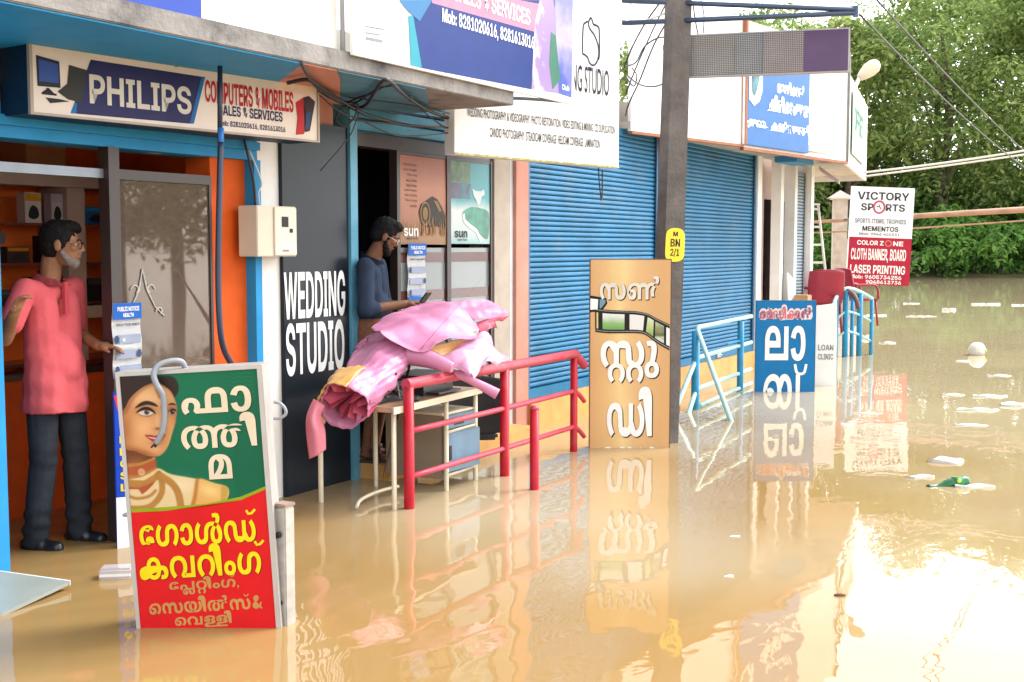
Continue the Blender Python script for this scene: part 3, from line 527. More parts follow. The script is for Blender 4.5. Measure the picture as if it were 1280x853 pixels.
    '_&': (650, '271,-11 202,-4 142,16 94,48 58,89 35,138 28,193 31,231 42,264 61,295 87,324 121,354 164,386 308,481 353,579 339,599 318,612 289,616 229,506 313,396 658,0 501,0 214,321 180,361 151,399 126,436 107,472 95,510 91,551 97,601 116,646 146,684 185,712 234,731 289,737 343,731 389,714 426,687 454,653 472,611 478,565 475,534 467,504 453,475 434,448 410,422 381,398 233,291 208,270 189,249 177,227 173,201 176,176 187,154 203,135 225,121 251,112 280,109 318,114 356,128 392,151 424,181 451,217 472,258 486,304 490,354 614,354 612,299 603,246 587,197 566,151 537,111 501,77 421,26 373,6 322,-7'),
    '_:': (269, '135,-9 103,-3 75,16 57,43 51,76 57,108 75,136 103,154 135,161 168,154 195,136 214,108 220,76 214,43 195,16 168,-3;135,329 103,335 75,354 57,381 51,414 57,447 75,474 103,492 135,499 168,492 195,474 214,447 220,414 214,381 195,354 168,335'),
    '_,': (269, '38,-153 73,120 216,120 142,-153'),
    '_.': (269, '135,-9 103,-3 75,16 57,43 51,76 57,108 75,136 103,154 135,161 168,154 195,136 214,108 220,76 214,43 195,16 168,-3'),
    '_-': (645, '488,345 488,226 157,226 157,345'),
    '_/': (367, '365,762 131,-109 2,-109 236,762'),
}



def _area(p):
    return 0.5 * sum(a[0] * b[1] - b[0] * a[1] for a, b in zip(p, p[1:] + p[:1]))


def _inside(q, p):
    r = False
    for a, b in zip(p, p[1:] + p[:1]):
        if (a[1] > q[1]) != (b[1] > q[1]) and q[0] < (b[0] - a[0]) * (q[1] - a[1]) / (b[1] - a[1]) + a[0]:
            r = not r
    return r


AMP = ["700,0 560,0 500,70 400,0 260,-10 120,60 80,190 130,300 240,380 170,480 170,600 260,690 380,710 490,640 500,540 440,440 330,370 500,200 560,330 670,330 590,120",
       "290,430 260,500 270,570 330,610 380,570 380,500", "290,300 430,140 380,90 290,80 210,130 200,220"]


def glyphs(parent, keys, box, m, y=-0.003, bold=0.0, name="lettering", slant=0.0):
    """lettering from glyph outlines set side by side, fitted to a box"""
    x = 0.0
    vv, ff = [], []
    for k in (keys.split() if isinstance(keys, str) else keys):
        if k == ' ':
            x += 270
            continue
        if k == 'amp':
            adv, shp = 760, AMP
        elif k == 'comma':
            adv, shp = 220, ["60,120 160,120 160,20 90,-110 40,-90 90,20 60,20"]
        else:
            adv, s = GLYPHS[k]
            shp = s.split(';')
        cs = [[tuple(map(float, q.split(','))) for q in c.split()] for c in shp]
        ar = [_area(c) for c in cs]
        big = max(ar, key=abs)
        outs = [i for i, a in enumerate(ar) if a * big > 0]
        for o in outs:
            hs = []
            for i, a in enumerate(ar):
                if i not in outs:
                    own = [q for q in outs if _inside(cs[i][0], cs[q])]
                    if own and min(own, key=lambda q: abs(ar[q])) == o:
                        hs.append(i)
            cu = bpy.data.curves.new("g", 'CURVE')
            cu.dimensions = '2D'
            cu.fill_mode = 'BOTH'
            cu.offset = bold
            for i in [o] + hs:
                sp = cu.splines.new('POLY')
                sp.points.add(len(cs[i]) - 1)
                for n_, p in enumerate(cs[i]):
                    sp.points[n_].co = ((x + p[0]) / 1000, p[1] / 1000, 0, 1)
                sp.use_cyclic_u = True
            ob = bpy.data.objects.new("g", cu)
            COL.objects.link(ob)
            me = bpy.data.meshes.new_from_object(ob.evaluated_get(bpy.context.evaluated_depsgraph_get()))
            b0 = len(vv)
            vv += [(v.co.x, v.co.y, (o % 3) * 0.0003) for v in me.vertices]
            ff += [[b0 + q for q in p.vertices] for p in me.polygons]
            bpy.data.objects.remove(ob)
            bpy.data.curves.remove(cu)
            bpy.data.meshes.remove(me)
        x += adv
    me = bpy.data.meshes.new(name)
    me.from_pydata(vv, [], ff)
    _fit(me, box, y, slant)
    # overlapping strokes of one letter get a hair of relief so no two faces coincide
    me.materials.append(m)
    o = bpy.data.objects.new(name, me)
    COL.objects.link(o)
    o.parent = parent
    return o


def blob(prims, vox=0.008, smooth=6, name="body", m=None, parent=None, fac=0.5, sharpen=None):
    """one continuous skin grown over tapered limbs and ellipsoids"""
    mb = MB()
    for p in prims:
        if p[0] == 'c':
            _, a, ra, b, rb = p
            a, b = Vector(a), Vector(b)
            d = b - a
            L = max(d.length, 1e-5)
            prof = []
            for k in range(5):
                t = -math.pi / 2 + k * math.pi / 8
                prof.append((ra * math.cos(t), ra * math.sin(t)))
            prof.append((ra, 0))
            prof.append((rb, L))
            for k in range(1, 5):
                t = k * math.pi / 8
                prof.append((rb * math.cos(t), L + rb * math.sin(t)))
            t = MB().lathe(prof, 12)
            M = Matrix.Translation(a) @ d.to_track_quat('Z', 'Y').to_matrix().to_4x4()
            mb._merge(t.bm, M)
        else:
            mb.ell(p[1], p[2], 18, p[3] if len(p) > 3 else None)
    o = mb.build(name, m, parent)
    o.data.polygons.foreach_set("use_smooth", [True] * len(o.data.polygons))
    r = o.modifiers.new("r", 'REMESH')
    r.mode = 'VOXEL'
    r.voxel_size = vox
    r.use_smooth_shade = True
    if smooth:
        s = o.modifiers.new("s", 'SMOOTH')
        s.iterations = smooth
        s.factor = fac
    dg = bpy.context.evaluated_depsgraph_get()
    me = bpy.data.meshes.new_from_object(o.evaluated_get(dg))
    o.modifiers.clear()
    old = o.data
    o.data = me
    bpy.data.meshes.remove(old)
    me.name = name
    return o


def patch(ctrl, nu=6, nv=6, thick=0.004, wob=0.0, sharp=False, crumple=0.0, seed=1):
    """sheet through a grid of control points (rows of points), with thickness"""
    rows = [catmull(r, nv) if not sharp else lin(r, nv) for r in ctrl]
    cols = list(zip(*rows))
    cols = [catmull(c, nu) for c in cols]
    mb = MB()
    grid = []
    for c in cols:
        grid.append([p.copy() for p in c])
    rnd = random.Random(3)
    if wob:
        for c in grid:
            for p in c:
                p += Vector((rnd.uniform(-wob, wob), rnd.uniform(-wob, wob), rnd.uniform(-wob, wob)))
    V = [[mb.bm.verts.new(p) for p in c] for c in grid]
    for a, b in zip(V, V[1:]):
        for k in range(len(a) - 1):
            f = mb.bm.faces.new((a[k], a[k + 1], b[k + 1], b[k]))
            f.smooth = True
    if crumple:
        crumpled(mb.bm, crumple, seed)
    bmesh.ops.recalc_face_normals(mb.bm, faces=list(mb.bm.faces))
    if thick:
        bmesh.ops.solidify(mb.bm, geom=list(mb.bm.faces), thickness=thick)
    return mb


def crumpled(bm, amp, seed):
    """sharp creases: folded triangular waves along a few random directions"""
    rg = random.Random(seed)
    waves = []
    for k in range(7):
        d = Vector((rg.uniform(-1, 1), rg.uniform(-1, 1), rg.uniform(-1, 1))).normalized()
        waves.append((d, rg.uniform(1.6, 6.5), rg.random(), rg.uniform(0.5, 1.0)))
    bm.normal_update()
    off = {}
    for v in bm.verts:
        s = 0.0
        for d, f, ph, w in waves:
            t = (v.co.dot(d) * f + ph) % 1.0
            s += w / f * 3.0 * (abs(2 * t - 1) - 0.5)
        off[v] = v.normal * s * amp
    for v, o in off.items():
        v.co += o


def lin(r, n):
    r = [Vector(p) for p in r]
    out = []
    for a, b in zip(r, r[1:]):
        for k in range(n):
            out.append(a.lerp(b, k / n))
    out.append(r[-1])
    return out

# ================================================================== SETTING
def plain(name):
    m = bpy.data.materials.new(name)
    m.use_nodes = True
    return m, m.node_tree, m.node_tree.nodes["Principled BSDF"]


# --- muddy flood water
wm, nt, pb = plain("flood_water")
pb.inputs["Base Color"].default_value = (0.40, 0.245, 0.085, 1)
pb.inputs["Roughness"].default_value = 0.015
pb.inputs["IOR"].default_value = 1.45
tc = nt.nodes.new("ShaderNodeTexCoord")
mp = nt.nodes.new("ShaderNodeMapping")
nt.links.new(tc.outputs["Object"], mp.inputs[0])
mp.inputs["Rotation"].default_value = (0, 0, R(-60))
mp.inputs["Scale"].default_value = (0.8, 1.25, 1)
heights = []
for sc_, dist, det in ((1.1, 1.2, 2.0), (3.8, 1.0, 2.0)):
    n = nt.nodes.new("ShaderNodeTexNoise")
    n.inputs["Scale"].default_value = sc_
    n.inputs["Detail"].default_value = det
    n.inputs["Distortion"].default_value = dist
    nt.links.new(mp.outputs[0], n.inputs["Vector"])
    heights.append(n)
# wading ripples: strongest in the water in front of the two shops
rip = nt.nodes.new("ShaderNodeTexWave")
rip.wave_type = 'RINGS'
rip.rings_direction = 'SPHERICAL'
rip.inputs["Scale"].default_value = 1.35
rip.inputs["Distortion"].default_value = 3.5
rip.inputs["Detail"].default_value = 2.0
rip.inputs["Detail Scale"].default_value = 1.2
mp2 = nt.nodes.new("ShaderNodeMapping")
mp2.inputs["Location"].default_value = (-4.35, -0.12, 0)
nt.links.new(tc.outputs["Object"], mp2.inputs[0])
nt.links.new(mp2.outputs[0], rip.inputs["Vector"])
ln = nt.nodes.new("ShaderNodeVectorMath")
ln.operation = 'LENGTH'
nt.links.new(mp2.outputs[0], ln.inputs[0])
fall = nt.nodes.new("ShaderNodeMapRange")
fall.inputs["From Min"].default_value = 0.6
fall.inputs["From Max"].default_value = 4.2
fall.inputs["To Min"].default_value = 1.0
fall.inputs["To Max"].default_value = 0.0
nt.links.new(ln.outputs["Value"], fall.inputs["Value"])
m1 = nt.nodes.new("ShaderNodeMath")
m1.operation = 'MULTIPLY'
nt.links.new(rip.outputs["Fac"], m1.inputs[0])
nt.links.new(fall.outputs[0], m1.inputs[1])
m1b = nt.nodes.new("ShaderNodeMath")
m1b.operation = 'MULTIPLY'
m1b.inputs[1].default_value = 0.5
nt.links.new(m1.outputs[0], m1b.inputs[0])
m2 = nt.nodes.new("ShaderNodeMath")
m2.operation = 'MULTIPLY_ADD'
m2.inputs[1].default_value = 0.25
nt.links.new(heights[1].outputs["Fac"], m2.inputs[0])
nt.links.new(heights[0].outputs["Fac"], m2.inputs[2])
m3 = nt.nodes.new("ShaderNodeMath")
m3.operation = 'ADD'
nt.links.new(m2.outputs[0], m3.inputs[0])
nt.links.new(m1b.outputs[0], m3.inputs[1])
bp = nt.nodes.new("ShaderNodeBump")
bp.inputs["Strength"].default_value = 0.15
bp.inputs["Distance"].default_value = 0.02
nt.links.new(m3.outputs[0], bp.inputs["Height"])
nt.links.new(bp.outputs[0], pb.inputs["Normal"])
# mud patches from noise, over reflection tones painted into the same ramp
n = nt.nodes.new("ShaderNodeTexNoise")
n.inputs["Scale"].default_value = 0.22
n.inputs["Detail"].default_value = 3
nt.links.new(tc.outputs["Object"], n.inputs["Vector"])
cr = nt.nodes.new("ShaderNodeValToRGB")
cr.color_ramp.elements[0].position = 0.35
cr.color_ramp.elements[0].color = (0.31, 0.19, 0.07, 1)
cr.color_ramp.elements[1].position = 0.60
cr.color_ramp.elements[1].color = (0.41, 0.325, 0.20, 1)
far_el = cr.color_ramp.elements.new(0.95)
far_el.color = (0.52, 0.42, 0.26, 1)  # paler far water: sky reflection painted into the base colour
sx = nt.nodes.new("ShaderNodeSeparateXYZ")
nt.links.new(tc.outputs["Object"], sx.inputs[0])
gr_ = nt.nodes.new("ShaderNodeMapRange")        # redder near the open shops: their orange and dark reflection painted into the colour
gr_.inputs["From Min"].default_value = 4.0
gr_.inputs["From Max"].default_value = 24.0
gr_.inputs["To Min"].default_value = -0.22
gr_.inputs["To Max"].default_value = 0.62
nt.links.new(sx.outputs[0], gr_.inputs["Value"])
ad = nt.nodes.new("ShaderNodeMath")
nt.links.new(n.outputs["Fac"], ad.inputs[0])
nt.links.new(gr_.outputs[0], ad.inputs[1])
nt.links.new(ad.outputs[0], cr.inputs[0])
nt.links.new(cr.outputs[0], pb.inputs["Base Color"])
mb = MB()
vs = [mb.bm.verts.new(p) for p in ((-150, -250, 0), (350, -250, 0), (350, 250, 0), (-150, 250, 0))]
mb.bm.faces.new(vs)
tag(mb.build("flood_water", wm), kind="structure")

# --- drowned road bed below the water and far bank rising out of it
mb = MB()
vs = [mb.bm.verts.new(p) for p in ((-300, -400, -0.62), (700, -400, -0.62), (700, 400, -0.62), (-300, 400, -0.62))]
mb.bm.faces.new(vs)
tag(mb.build("ground", mat("mud", (0.16, 0.11, 0.06), 0.95, scale=1.5)), kind="structure")

TH = R(29.8)
FW = Vector((math.cos(TH), math.sin(TH), 0))
RT = Vector((math.sin(TH), -math.cos(TH), 0))
CAM0 = Vector((0, -5.2, 0))


def site(depth, side, z=0.0):
    """a spot on the far bank, measured along and across the view"""
    return CAM0 + FW * depth + RT * side + Vector((0, 0, z))


mb = MB()
rows = []
rb = random.Random(5)
for d, z in ((64, -0.3), (66.5, 0.12), (70, 0.5), (80, 1.2), (110, 3.0), (180, 6.0)):
    rows.append([mb.bm.verts.new(site(d + (rb.uniform(-0.8, 0.8) if d < 75 else 0), s, z + (rb.uniform(-.08, .08) if d > 65 else 0))) for s in range(-60, 141, 4)])
for a, b in zip(rows, rows[1:]):
    for k in range(len(a) - 1):
        mb.bm.faces.new((a[k], a[k + 1], b[k + 1], b[k])).smooth = True
tag(mb.build("far_bank", mat("bank_earth", (0.10, 0.085, 0.035), 0.95, var=0.4, scale=0.6)), kind="structure")

# ================================================================== SHOP ROW
blue = mat("blue_paint", (0.02, 0.26, 0.55), 0.55, spec=0.25, var=0.12, stain=(0.03, 0.17, 0.32), stain_amt=0.5, stain_scale=3)
bluedk = mat("blue_paint_dark", (0.02, 0.10, 0.22), 0.5)
orange = mat("orange_wall", (0.62, 0.095, 0.012), 0.7, spec=0.2, var=0.15, stain=(0.42, 0.06, 0.015), stain_amt=0.5, stain_scale=2.5)
salmon = mat("salmon_wall", (0.52, 0.225, 0.165), 0.75, var=0.14, stain=(0.40, 0.18, 0.12), stain_amt=0.6)
ochre = mat("ochre_step", (0.60, 0.31, 0.085), 0.6, var=0.14, scale=5, stain=(0.36, 0.18, 0.07), stain_amt=0.6, stain_scale=4)
conc = mat("old_concrete", (0.22, 0.205, 0.195), 0.9, var=0.3, scale=5, bump=0.4, bscale=30, stain=(0.035, 0.033, 0.035), stain_amt=0.95, stain_scale=3.0)
white = mat("white_paint", (0.78, 0.77, 0.74), 0.6, var=0.06, stain=(0.45, 0.40, 0.33), stain_amt=0.35, stain_scale=3)
hoardw = mat("hoarding_white", (0.80, 0.80, 0.79), 0.5, var=0.04, scale=3, stain=(0.62, 0.56, 0.44), stain_amt=0.35, stain_scale=1.1)
cream = mat("cream_paint", (0.55, 0.45, 0.36), 0.6)
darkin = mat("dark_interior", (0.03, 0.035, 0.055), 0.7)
darkframe = mat("dark_frame", (0.035, 0.022, 0.020), 0.4)
alu = mat("aluminium", (0.62, 0.61, 0.60), 0.35, metal=0.7, var=0.06)
beige = mat("beige_pillar", (0.40, 0.34, 0.28), 0.75, var=0.12)

shop = thing("shop_building", "single storey row of shops with blue rolling shutters, orange pillars and a concrete canopy slab", "building", (0, 0, 0))


def P(name, m, *boxes, bev=0.0, parent=None):
    mb = MB()
    for b in boxes:
        mb.box(*b, bev=bev)
    return mb.build(name, m, parent or shop)


# masonry
P("pillar", blue, (1.2, 3.925, -0.02, 0.30, -0.6, 2.9))
P("lintel", blue, (3.925, 5.83, 0.0, 0.22, 2.19, 2.36), (3.925, 5.83, -0.035, 0.0, 2.25, 2.30))
P("wall", orange, (5.47, 5.775, 0.05, 0.25, -0.6, 2.19))
P("pillar", blue, (5.775, 5.835, -0.03, 0.25, -0.6, 2.19))
P("pillar", white, (5.837, 6.73, 0.0, 0.25, -0.6, 2.45))
P("wall", salmon, (3.0, 6.615, 0.004, 0.20, 2.451, 2.9))
P("pillar", mat("pale_blue_frame", (0.10, 0.33, 0.47), 0.5), (6.735, 6.815, -0.05, 0.2, -0.6, 2.9))
P("pillar", beige, (8.73, 9.0, -0.03, 0.22, -0.6, 2.9))
P("pillar", mat("pale_strip", (0.62, 0.68, 0.74), 0.6), (9.003, 9.065, -0.02, 0.2, -0.6, 2.9))
P("pillar", salmon, (9.068, 9.285, -0.05, 0.25, -0.6, 2.9))
P("pillar", orange, (12.24, 12.40, -0.05, 0.25, -0.6, 2.86))
P("pillar", salmon, (12.40, 12.83, -0.045, 0.25, -0.6, 2.86))
P("pillar", white, (15.55, 15.72, -0.06, 0.3, -0.6, 2.9))
P("sill", ochre, (9.287, 12.238, -0.08, 0.3, -0.6, 0.285), (12.832, 15.548, -0.08, 0.3, -0.6, 0.26))
P("doorstep", ochre, (6.82, 9.0, -0.30, 3.2, -0.6, 0.11))
P("roof", conc, (1.2, 18.2, 0.21, 4.2, 2.9, 3.05))
P("wall", mat("upper_wall", (0.45, 0.42, 0.38), 0.85, stain=(0.2, 0.19, 0.18), stain_amt=0.6), (1.2, 12.0, 0.05, 0.2, 2.905, 3.15))
P("wall", white, (1.2, 18.2, 4.0, 4.2, -0.6, 2.9))
# rooms
P("interior_wall", mat("interior_orange", (0.85, 0.17, 0.025), 0.7, spec=0.2, var=0.15, scale=2), (3.3, 6.2, 1.45, 1.55, -0.6, 2.9), (3.2, 3.3, 0.3, 1.45, -0.6, 2.9), (6.2, 6.3, 0.25, 1.55, -0.6, 2.9))
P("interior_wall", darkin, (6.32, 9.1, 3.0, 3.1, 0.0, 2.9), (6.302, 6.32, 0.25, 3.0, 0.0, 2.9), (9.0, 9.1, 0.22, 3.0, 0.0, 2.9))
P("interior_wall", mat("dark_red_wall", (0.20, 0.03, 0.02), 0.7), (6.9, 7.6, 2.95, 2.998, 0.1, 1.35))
P("ceiling", white, (3.305, 6.195, 0.26, 1.445, 2.80, 2.88))
# canopy slab with a bright blue soffit
mb = MB()
mb.box(1.0, 7.36, -1.0, 0.02, 2.63, 2.74, bev=0.006)
mb.build("canopy_slab", conc, shop)
mb = MB()
mb.prism([(1.0, -0.985), (5.10, -0.985), (5.62, -0.36), (6.1, -0.02), (1.0, -0.02)], 'Z', 2.621, 2.629)
mb.build("soffit", blue, shop)


MB().prism([(5.101, -0.985), (5.40, -0.985), (5.68, -0.79), (6.27, -0.33), (6.68, -0.02), (6.101, -0.02), (5.621, -0.36)], 'Z', 2.622, 2.6285).build("soffit", salmon, shop)
MB().prism([(5.404, -0.985), (6.28, -0.985), (6.76, -0.686), (7.34, -0.30), (7.34, -0.02), (6.684, -0.02), (6.274, -0.33), (5.684, -0.79)], 'Z', 2.621, 2.628).build("soffit", mat("soffit_grey_blue", (0.07, 0.22, 0.33), 0.6, var=0.15, stain=(0.05, 0.10, 0.14), stain_amt=0.5), shop)


def shutter(x0, x1, z0, z1, y=0.0, m=None, pitch=0.047, name="rolling_shutter", parent=None):
    mb = MB()
    prof = []
    z = z0 + 0.09
    n = int((z1 - z) / pitch)
    for k in range(n):
        for f, d in ((0.0, 0.017), (0.09, 0.015), (0.15, -0.003), (0.4, -0.010), (0.7, -0.008), (0.92, -0.001)):
            prof.append((y + d, z + (k + f) * pitch))
    prof.append((y, z1))
    A = [mb.bm.verts.new((x0, p[0], p[1])) for p in prof]
    B = [mb.bm.verts.new((x1, p[0], p[1])) for p in prof]
    for i in range(len(prof) - 1):
        mb.bm.faces.new((A[i], B[i], B[i + 1], A[i + 1]))
    mb.box(x0, x1, y - 0.03, y + 0.03, z0, z0 + 0.085)
    o = mb.build(name, m, parent or shop)
    for xa in (x0, x1 - 0.05):
        MB().box(xa, xa + 0.05, y - 0.035, y - 0.02, z0 + 0.09, z1).build("guide_rail", bluedk if m is shut_m else alu, o)
    lk = MB()
    xm = (x0 + x1) / 2
    lk.box(xm - 0.06, xm + 0.06, y - 0.045, y - 0.03, z0 + 0.02, z0 + 0.07)
    lk.tube([(xm - 0.03, y - 0.05, z0 + 0.03), (xm - 0.03, y - 0.07, z0 + 0.05), (xm + 0.03, y - 0.07, z0 + 0.05), (xm + 0.03, y - 0.05, z0 + 0.03)], 0.006, 6)
    lk.build("lock", alu, o)
    return o


shut_m = mat("shutter_blue", (0.018, 0.150, 0.30), 0.5, spec=0.2, var=0.22, scale=2.0, stain=(0.10, 0.19, 0.26), stain_amt=0.65, stain_scale=2.2, bump=0.12, bscale=5)
shutter(9.292, 12.236, 0.288, 2.86, m=shut_m)
shutter(12.834, 15.546, 0.263, 2.88, m=shut_m)
# raised shutter of the studio: its last slats and the box above the doorway
mb = MB()
mb.box(6.82, 8.72, 0.02, 0.16, 2.46, 2.9)
for k in range(3):
    mb.box(6.82, 8.72, -0.03, 0.02, 2.47 + k * 0.085, 2.54 + k * 0.085, bev=0.006)
mb.box(6.82, 8.72, -0.045, 0.02, 2.76, 2.86, bev=0.006)
mb.build("rolled_shutter", mat("louver_blue", (0.05, 0.24, 0.36), 0.5, var=0.2, stain=(0.04, 0.13, 0.2), stain_amt=0.5), shop)
P("lintel", darkframe, (6.82, 8.72, -0.01, 0.14, 2.36, 2.455))

# studio glass front
pt = P("glass_partition", darkframe, (7.335, 7.375, -0.02, 0.05, 0.11, 2.36), (8.015, 8.072, -0.02, 0.05, 0.11, 2.36), (8.69, 8.728, -0.02, 0.05, 0.11, 2.36),
       (7.375, 8.69, -0.015, 0.045, 2.335, 2.358), (7.375, 8.69, -0.015, 0.045, 0.11, 0.22),
       (7.375, 8.69, -0.012, 0.04, 0.85, 0.90))
P("frosted_pane", mat("frosted_glass", (0.21, 0.235, 0.24), 0.32, var=0.1, scale=1.5, spec=0.6), (7.376, 8.014, 0.004, 0.012, 0.22, 1.64), (8.073, 8.689, 0.004, 0.012, 0.22, 1.64), parent=pt)
P("clear_stripe", mat("maroon_stripe", (0.09, 0.03, 0.028), 0.15), *[(a, b, -0.003, 0.003, z, z + 0.075) for a, b in ((7.376, 8.014), (8.073, 8.689)) for z in (0.95, 1.24, 1.53)], parent=pt)

# electronics shop door: dark frame, one big pane swung slightly inward
dfr = P("door_frame", darkframe, (4.625, 4.70, -0.02, 0.06, -0.6, 2.19))
P("transom_bar", mat("grey_bar", (0.22, 0.25, 0.29), 0.4, metal=0.4), (3.93, 4.624, 0.02, 0.06, 2.02, 2.07))
P("transom_bar", darkframe, (4.701, 5.46, 0.03, 0.07, 2.02, 2.075))
gm, nt, pb = plain("door_glass")
nt.nodes.remove(pb)
gout = nt.nodes["Material Output"]
g1 = nt.nodes.new("ShaderNodeBsdfTransparent")
g1.inputs[0].default_value = (0.86, 0.74, 0.64, 1)
g2 = nt.nodes.new("ShaderNodeBsdfGlossy")
g2.inputs["Roughness"].default_value = 0.02
g2.inputs[0].default_value = (0.95, 0.86, 0.76, 1)
g3 = nt.nodes.new("ShaderNodeBsdfDiffuse")
g3.inputs[0].default_value = (0.46, 0.33, 0.27, 1)
gx1 = nt.nodes.new("ShaderNodeMixShader")
gx1.inputs[0].default_value = 0.22
nt.links.new(g1.outputs[0], gx1.inputs[1])
nt.links.new(g3.outputs[0], gx1.inputs[2])
fr_ = nt.nodes.new("ShaderNodeFresnel")
fr_.inputs["IOR"].default_value = 1.6
gx2 = nt.nodes.new("ShaderNodeMixShader")
nt.links.new(fr_.outputs[0], gx2.inputs[0])
nt.links.new(gx1.outputs[0], gx2.inputs[1])
nt.links.new(g2.outputs[0], gx2.inputs[2])
nt.links.new(gx2.outputs[0], gout.inputs[0])
dr = P("glass_door", darkframe, (4.702, 4.732, 0.035, 0.065, -0.6, 2.02), (5.445, 5.465, 0.035, 0.065, -0.6, 2.02), (4.732, 5.444, 0.035, 0.065, -0.6, 0.02))
P("glass_pane", gm, (4.733, 5.444, 0.046, 0.052, 0.02, 2.02), parent=dr)
mb = MB()
curl = []
for s in (-1, 1):
    for (cx, cz, r0, tt) in ((0.055, 1.40, 0.035, 1), (0.125, 1.27, 0.03, -1)):
        pts = []
        for k in range(16):
            a = k / 15 * 4.4
            rr = r0 * (1 - 0.62 * k / 15)
            pts.append((4.905 + s * (cx + rr * math.cos(a) * tt), 0.04, cz + rr * math.sin(a)))
        mb.tube(pts, 0.004, 5)
    mb.tube([(4.905, 0.04, 1.52), (4.905 + s * 0.03, 0.04, 1.40), (4.905 + s * 0.09, 0.04, 1.30), (4.905 + s * 0.16, 0.04, 1.24)], 0.004, 5)
mb.build("etched_scroll", mat("etch", (0.55, 0.53, 0.5), 0.6), dr)
MB().lathe([(0.012, 0.0), (0.014, -0.012), (0.008, -0.02)], 12, (4.685, -0.021, 1.13), 'Y').build("lock", alu, dfr)

# far end: recess, doorway, narrow shutter
pink = mat("recess_pink", (0.50, 0.38, 0.34), 0.75, var=0.1)
P("wall", pink, (15.72, 16.36, 0.12, 0.3, -0.6, 2.9), (16.36, 17.14, 0.14, 0.3, 2.32, 2.9))
P("pillar", white, (16.37, 16.50, -0.12, 0.02, -0.6, 2.9), (17.10, 17.22, -0.10, 0.1, -0.6, 2.9), (17.93, 18.08, -0.1, 0.25, -0.6, 2.9))
mb = MB()
mb.box(16.52, 16.58, 0.05, 0.14, 0.2, 2.3)
mb.box(16.80, 16.84, 0.05, 0.14, 0.2, 2.22)
mb.box(17.03, 17.09, 0.05, 0.14, 0.2, 2.3)
mb.box(16.58, 17.03, 0.05, 0.14, 2.22, 2.3)
dd = mb.build("door", darkframe, shop)
P("door_panel", darkin, (16.58, 17.03, 0.10, 0.13, 0.2, 2.22), parent=dd)
shutter(17.23, 17.92, 0.3, 2.75, m=mat("shutter_grey", (0.20, 0.26, 0.31), 0.5), y=0.0)
P("wall", pink, (18.0, 18.2, 0.25, 4.0, -0.6, 2.9))
P("porch_floor", mat("porch", (0.42, 0.36, 0.30), 0.7), (15.73, 19.9, -0.42, 0.1, -0.6, 0.36), (18.2, 19.9, 0.1, 3.2, -0.6, 0.36))

# far canopy: white fascia boards around a soffit that juts out towards its corner
mb = MB()
mb.prism([(11.35, 0.045), (11.35, -0.09), (13.45, -0.53), (15.18, -0.86), (16.38, -0.97), (20.7, -0.21), (20.7, 2.5), (18.2, 2.5), (18.2, 0.045)], 'Z', 2.86, 2.93)
mb.build("soffit", mat("soffit_pale", (0.52, 0.46, 0.40), 0.8, var=0.2, stain=(0.10, 0.24, 0.36), stain_amt=0.8, stain_scale=0.9), shop)


def wallstrip(a, b, z0, z1, t, name, m, parent=None, zt=None):
    a, b = Vector((a[0], a[1], 0)), Vector((b[0], b[1], 0))
    d = (b - a).normalized()
    n = Vector((d.y, -d.x, 0)) * -t
    mb = MB()
    q = [a, b, b + n, a + n]
    mb.hexa([(p.x, p.y, z0) for p in q] + [(p.x, p.y, z1) for p in q])
    return mb.build(name, m, parent or shop)


rust = mat("rust_trim", (0.32, 0.12, 0.06), 0.75, var=0.2)
wallstrip((11.35, -0.10), (13.45, -0.55), 2.83, 4.25, 0.04, "fascia_board", hoardw)
wallstrip((13.47, -0.554), (16.39, -1.0), 2.80, 4.25, 0.04, "fascia_board", hoardw)
wallstrip((16.42, -1.0), (20.7, -0.24), 2.77, 4.0, 0.04, "fascia_board", hoardw)
wallstrip((11.33, -0.125), (13.45, -0.575), 2.80, 2.829, 0.05, "trim", rust)
wallstrip((13.45, -0.577), (16.40, -1.03), 2.765, 2.799, 0.05, "trim", rust)
wallstrip((13.43, -0.60), (13.47, -0.61), 2.83, 4.25, 0.05, "trim", rust)
wallstrip((20.7, -0.235), (20.72, 2.5), 2.77, 4.0, 0.04, "fascia_board", hoardw)
wallstrip((16.39, -1.03), (16.42, -1.03), 2.77, 4.25, 0.05, "trim", mat("grey_edge", (0.2, 0.2, 0.19), 0.6))
# ceiling beams and a hanging panel under the far canopy
P("ceiling_beam", mat("beam_blue", (0.03, 0.22, 0.45), 0.6), (15.8, 16.6, -0.5, -0.2, 2.78, 2.858))
mb = MB()
mb.hexa([(17.0, -0.75, 2.55), (17.55, -0.62, 2.55), (17.5, -0.35, 2.75), (16.95, -0.48, 2.75), (17.0, -0.75, 2.59), (17.55, -0.62, 2.59), (17.5, -0.35, 2.79), (16.95, -0.48, 2.79)])
mb.build("ceiling_panel", mat("panel_grey", (0.4, 0.33, 0.33), 0.6), shop)

# ================================================================== SIGNS
def S(r, g, b, k=0.72):
    """paint colour from an 8-bit sRGB swatch"""
    f = lambda v: ((v / 255 + 0.055) / 1.055) ** 2.4 if v > 10 else v / 255 / 12.92
    return (f(r) * k, f(g) * k, f(b) * k)


W_ = ink("white", (0.8, 0.8, 0.79))
K_ = ink("black", (0.02, 0.02, 0.022))
NAVY = ink("navy", S(38, 40, 95))
RED = ink("red", S(205, 25, 45))
YEL = ink("yellow", S(250, 225, 20))
SKY = ink("sky_blue", S(20, 120, 190))
GREY = ink("grey", S(150, 150, 155))
pipe_dk = mat("pipe_dark", (0.03, 0.04, 0.07), 0.4, metal=0.3)
cablem = mat("cable_black", (0.015, 0.015, 0.018), 0.5)
frame_al = mat("sign_frame", (0.44, 0.42, 0.40), 0.45, metal=0.4, var=0.08, scale=12)


